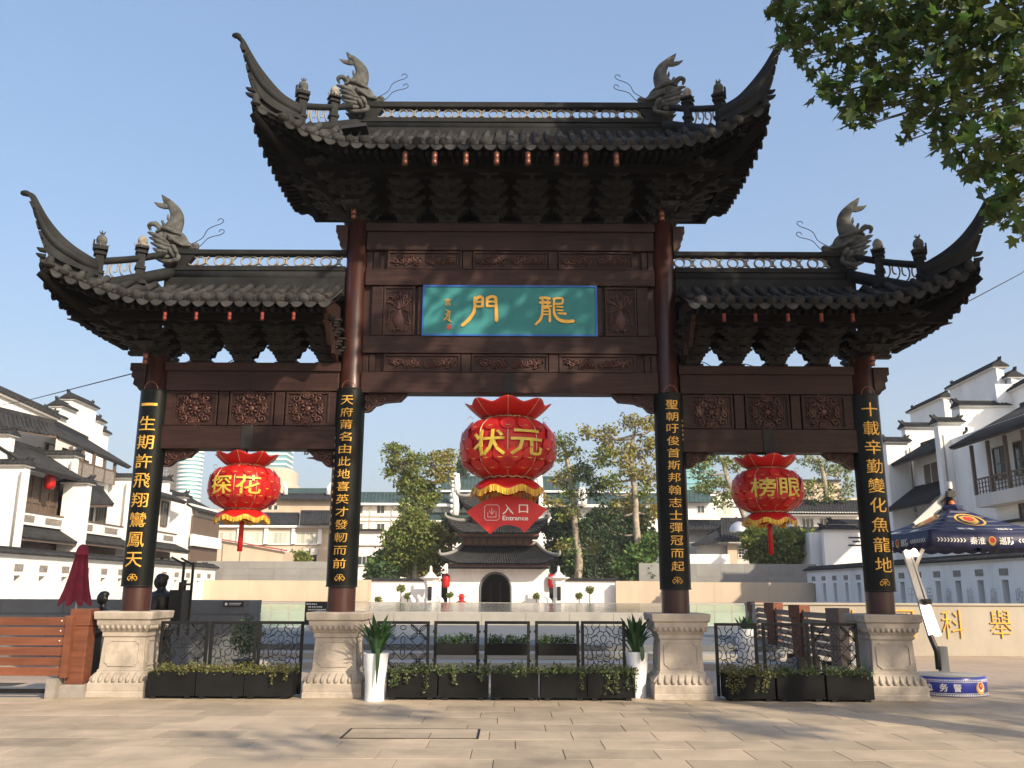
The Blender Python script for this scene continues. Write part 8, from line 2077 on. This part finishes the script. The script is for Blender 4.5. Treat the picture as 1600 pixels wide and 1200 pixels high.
# arm over the canopy, mast and light strips
o3 = Vector((cx, YU, 0))
def A(px, py, dy=0.35): return V(px, py, YU+dy)-o3
m = MB(); m.bar(A(1482, 775, 0.1), A(1432, 822, 0.2), 0.07, 0.15); m.build('canopy_arm', 'frame', t); m = MB(); m.bar(A(1487, 778, 0.1), A(1473, 790, 0.1), 0.08, 0.16); m.build('arm_joint', 'blackplastic', t)
m = MB(); m.tube([A(1467, 1046), A(1464, 1018), A(1453, 992)], 0.05, 8); m.build('mast_foot', 'blackplastic', t)
m = MB(); m.bar(A(1455, 994), A(1414, 858), 0.06, 0.10); m.build('mast', 'silver', t)
m = MB(); m.bar(A(1449, 944), A(1421, 862), 0.085, 0.03); m.build('mast_panel', 'silver', t)
m = MB(); m.bar(A(1466, 993, 0.22), A(1449, 946, 0.22), 0.095, 0.06); m.build('light_strip', 'led', t)
m = MB(); m.bar(A(1449, 945, 0.22), A(1447, 936, 0.22), 0.16, 0.09); m.build('strip_cap', 'blackplastic', t)
m = MB(); m.bar(A(1432, 868, 0.22), A(1425, 858, 0.22), 0.13, 0.06); m.build('light_strip', 'led', t)
m = MB(); m.bar(A(1428, 892), A(1442, 858), 0.035, 0.05); m.build('brace', 'frame', t)
m = MB(); c_ = A(1474, 1035, 0.5); m.box(c_.x-0.07, c_.x+0.07, c_.y-0.05, c_.y+0.05, 0.2, 0.66); m.build('power_box', 'greystone', t)
# base drum
pd = V(1508, 1087, 13.9); t = thing('umbrella_base', 'blue and white round base with gold badge and white characters under the patrol umbrella', 'umbrella base', (pd.x, 14.47, 0)); Rb, Hb = 0.575, 0.27
m = MB(); m.lathe([(0.001, 0), (Rb, 0), (Rb, Hb), (Rb-0.01, Hb+0.01), (0.001, Hb+0.01)], 56); m.build('drum', 'drumblue', t)
m = MB(); m.lathe([(0.001, Hb+0.014), (Rb-0.03, Hb+0.014)], 56); m.build('top_plate', 'palestone', t)
for z in (0.025, Hb-0.03):
    m = MB()
    for j in range(110):
        a = 2*pi*j/110; f = lambda da, z_: ((Rb+0.004)*cos(a+da), (Rb+0.004)*sin(a+da), z_)
        m.add([f(0, z-0.012), f(0.03, z-0.012), f(0.045, z+0.012), f(0.015, z+0.012)], [(0, 1, 2, 3)])
    m.build('white_border', 'white', t)
    m = MB(); m.lathe([(Rb+0.003, z+(0.022 if z < 0.1 else -0.028)), (Rb+0.003, z+(0.028 if z < 0.1 else -0.022))], 56); m.build('white_line', 'white', t)
def dr(x, z, d): a = x/Rb-pi/2; return ((Rb+0.004+d)*cos(a), (Rb+0.004+d)*sin(a), Hb/2+z)
for ch, x0 in (('执', -0.50), ('务', -0.29), ('警', -0.10)):
    m = MB(); put_text(m, ch, 0.1, lambda x, z, d, x0=x0: dr(x+x0, z, d), 0.002, fit=(0.115, 0.115), cut=0.04, bold=0.01); m.build('lettering', 'white', t)
for mt, rx, rz, cz, dd in (('badgegold', 0.095, 0.09, -0.005, 0.002), ('white', 0.062, 0.07, 0.015, 0.004), ('badgered', 0.05, 0.055, 0.022, 0.006), ('badgegold', 0.022, 0.022, 0.03, 0.008)):
    m = MB(); m.add([dr(0.29, cz, dd)]+[dr(0.29+cos(2*pi*i/20)*rx, cz+sin(2*pi*i/20)*rz, dd) for i in range(20)], [(0, 1+i, 1+(i+1) % 20) for i in range(20)]); m.build('badge', mt, t)
# overhead cables
for (a, b, lb) in ((V(-40, 640, 30), V(206, 584, 14.2), 'thin overhead cable from the left house row to the gateway'), (V(1515, 470, 14.2), V(1640, 395, 24), 'thin overhead cable leaving the right lower roof')):
    t = thing('overhead_cable', lb, 'cable', a); m = MB(); m.tube([Vector((0, 0, 0)), (b-a)*0.5-Vector((0, 0, 0.08)), b-a], 0.010, 5); m.build('cable', 'cable', t)
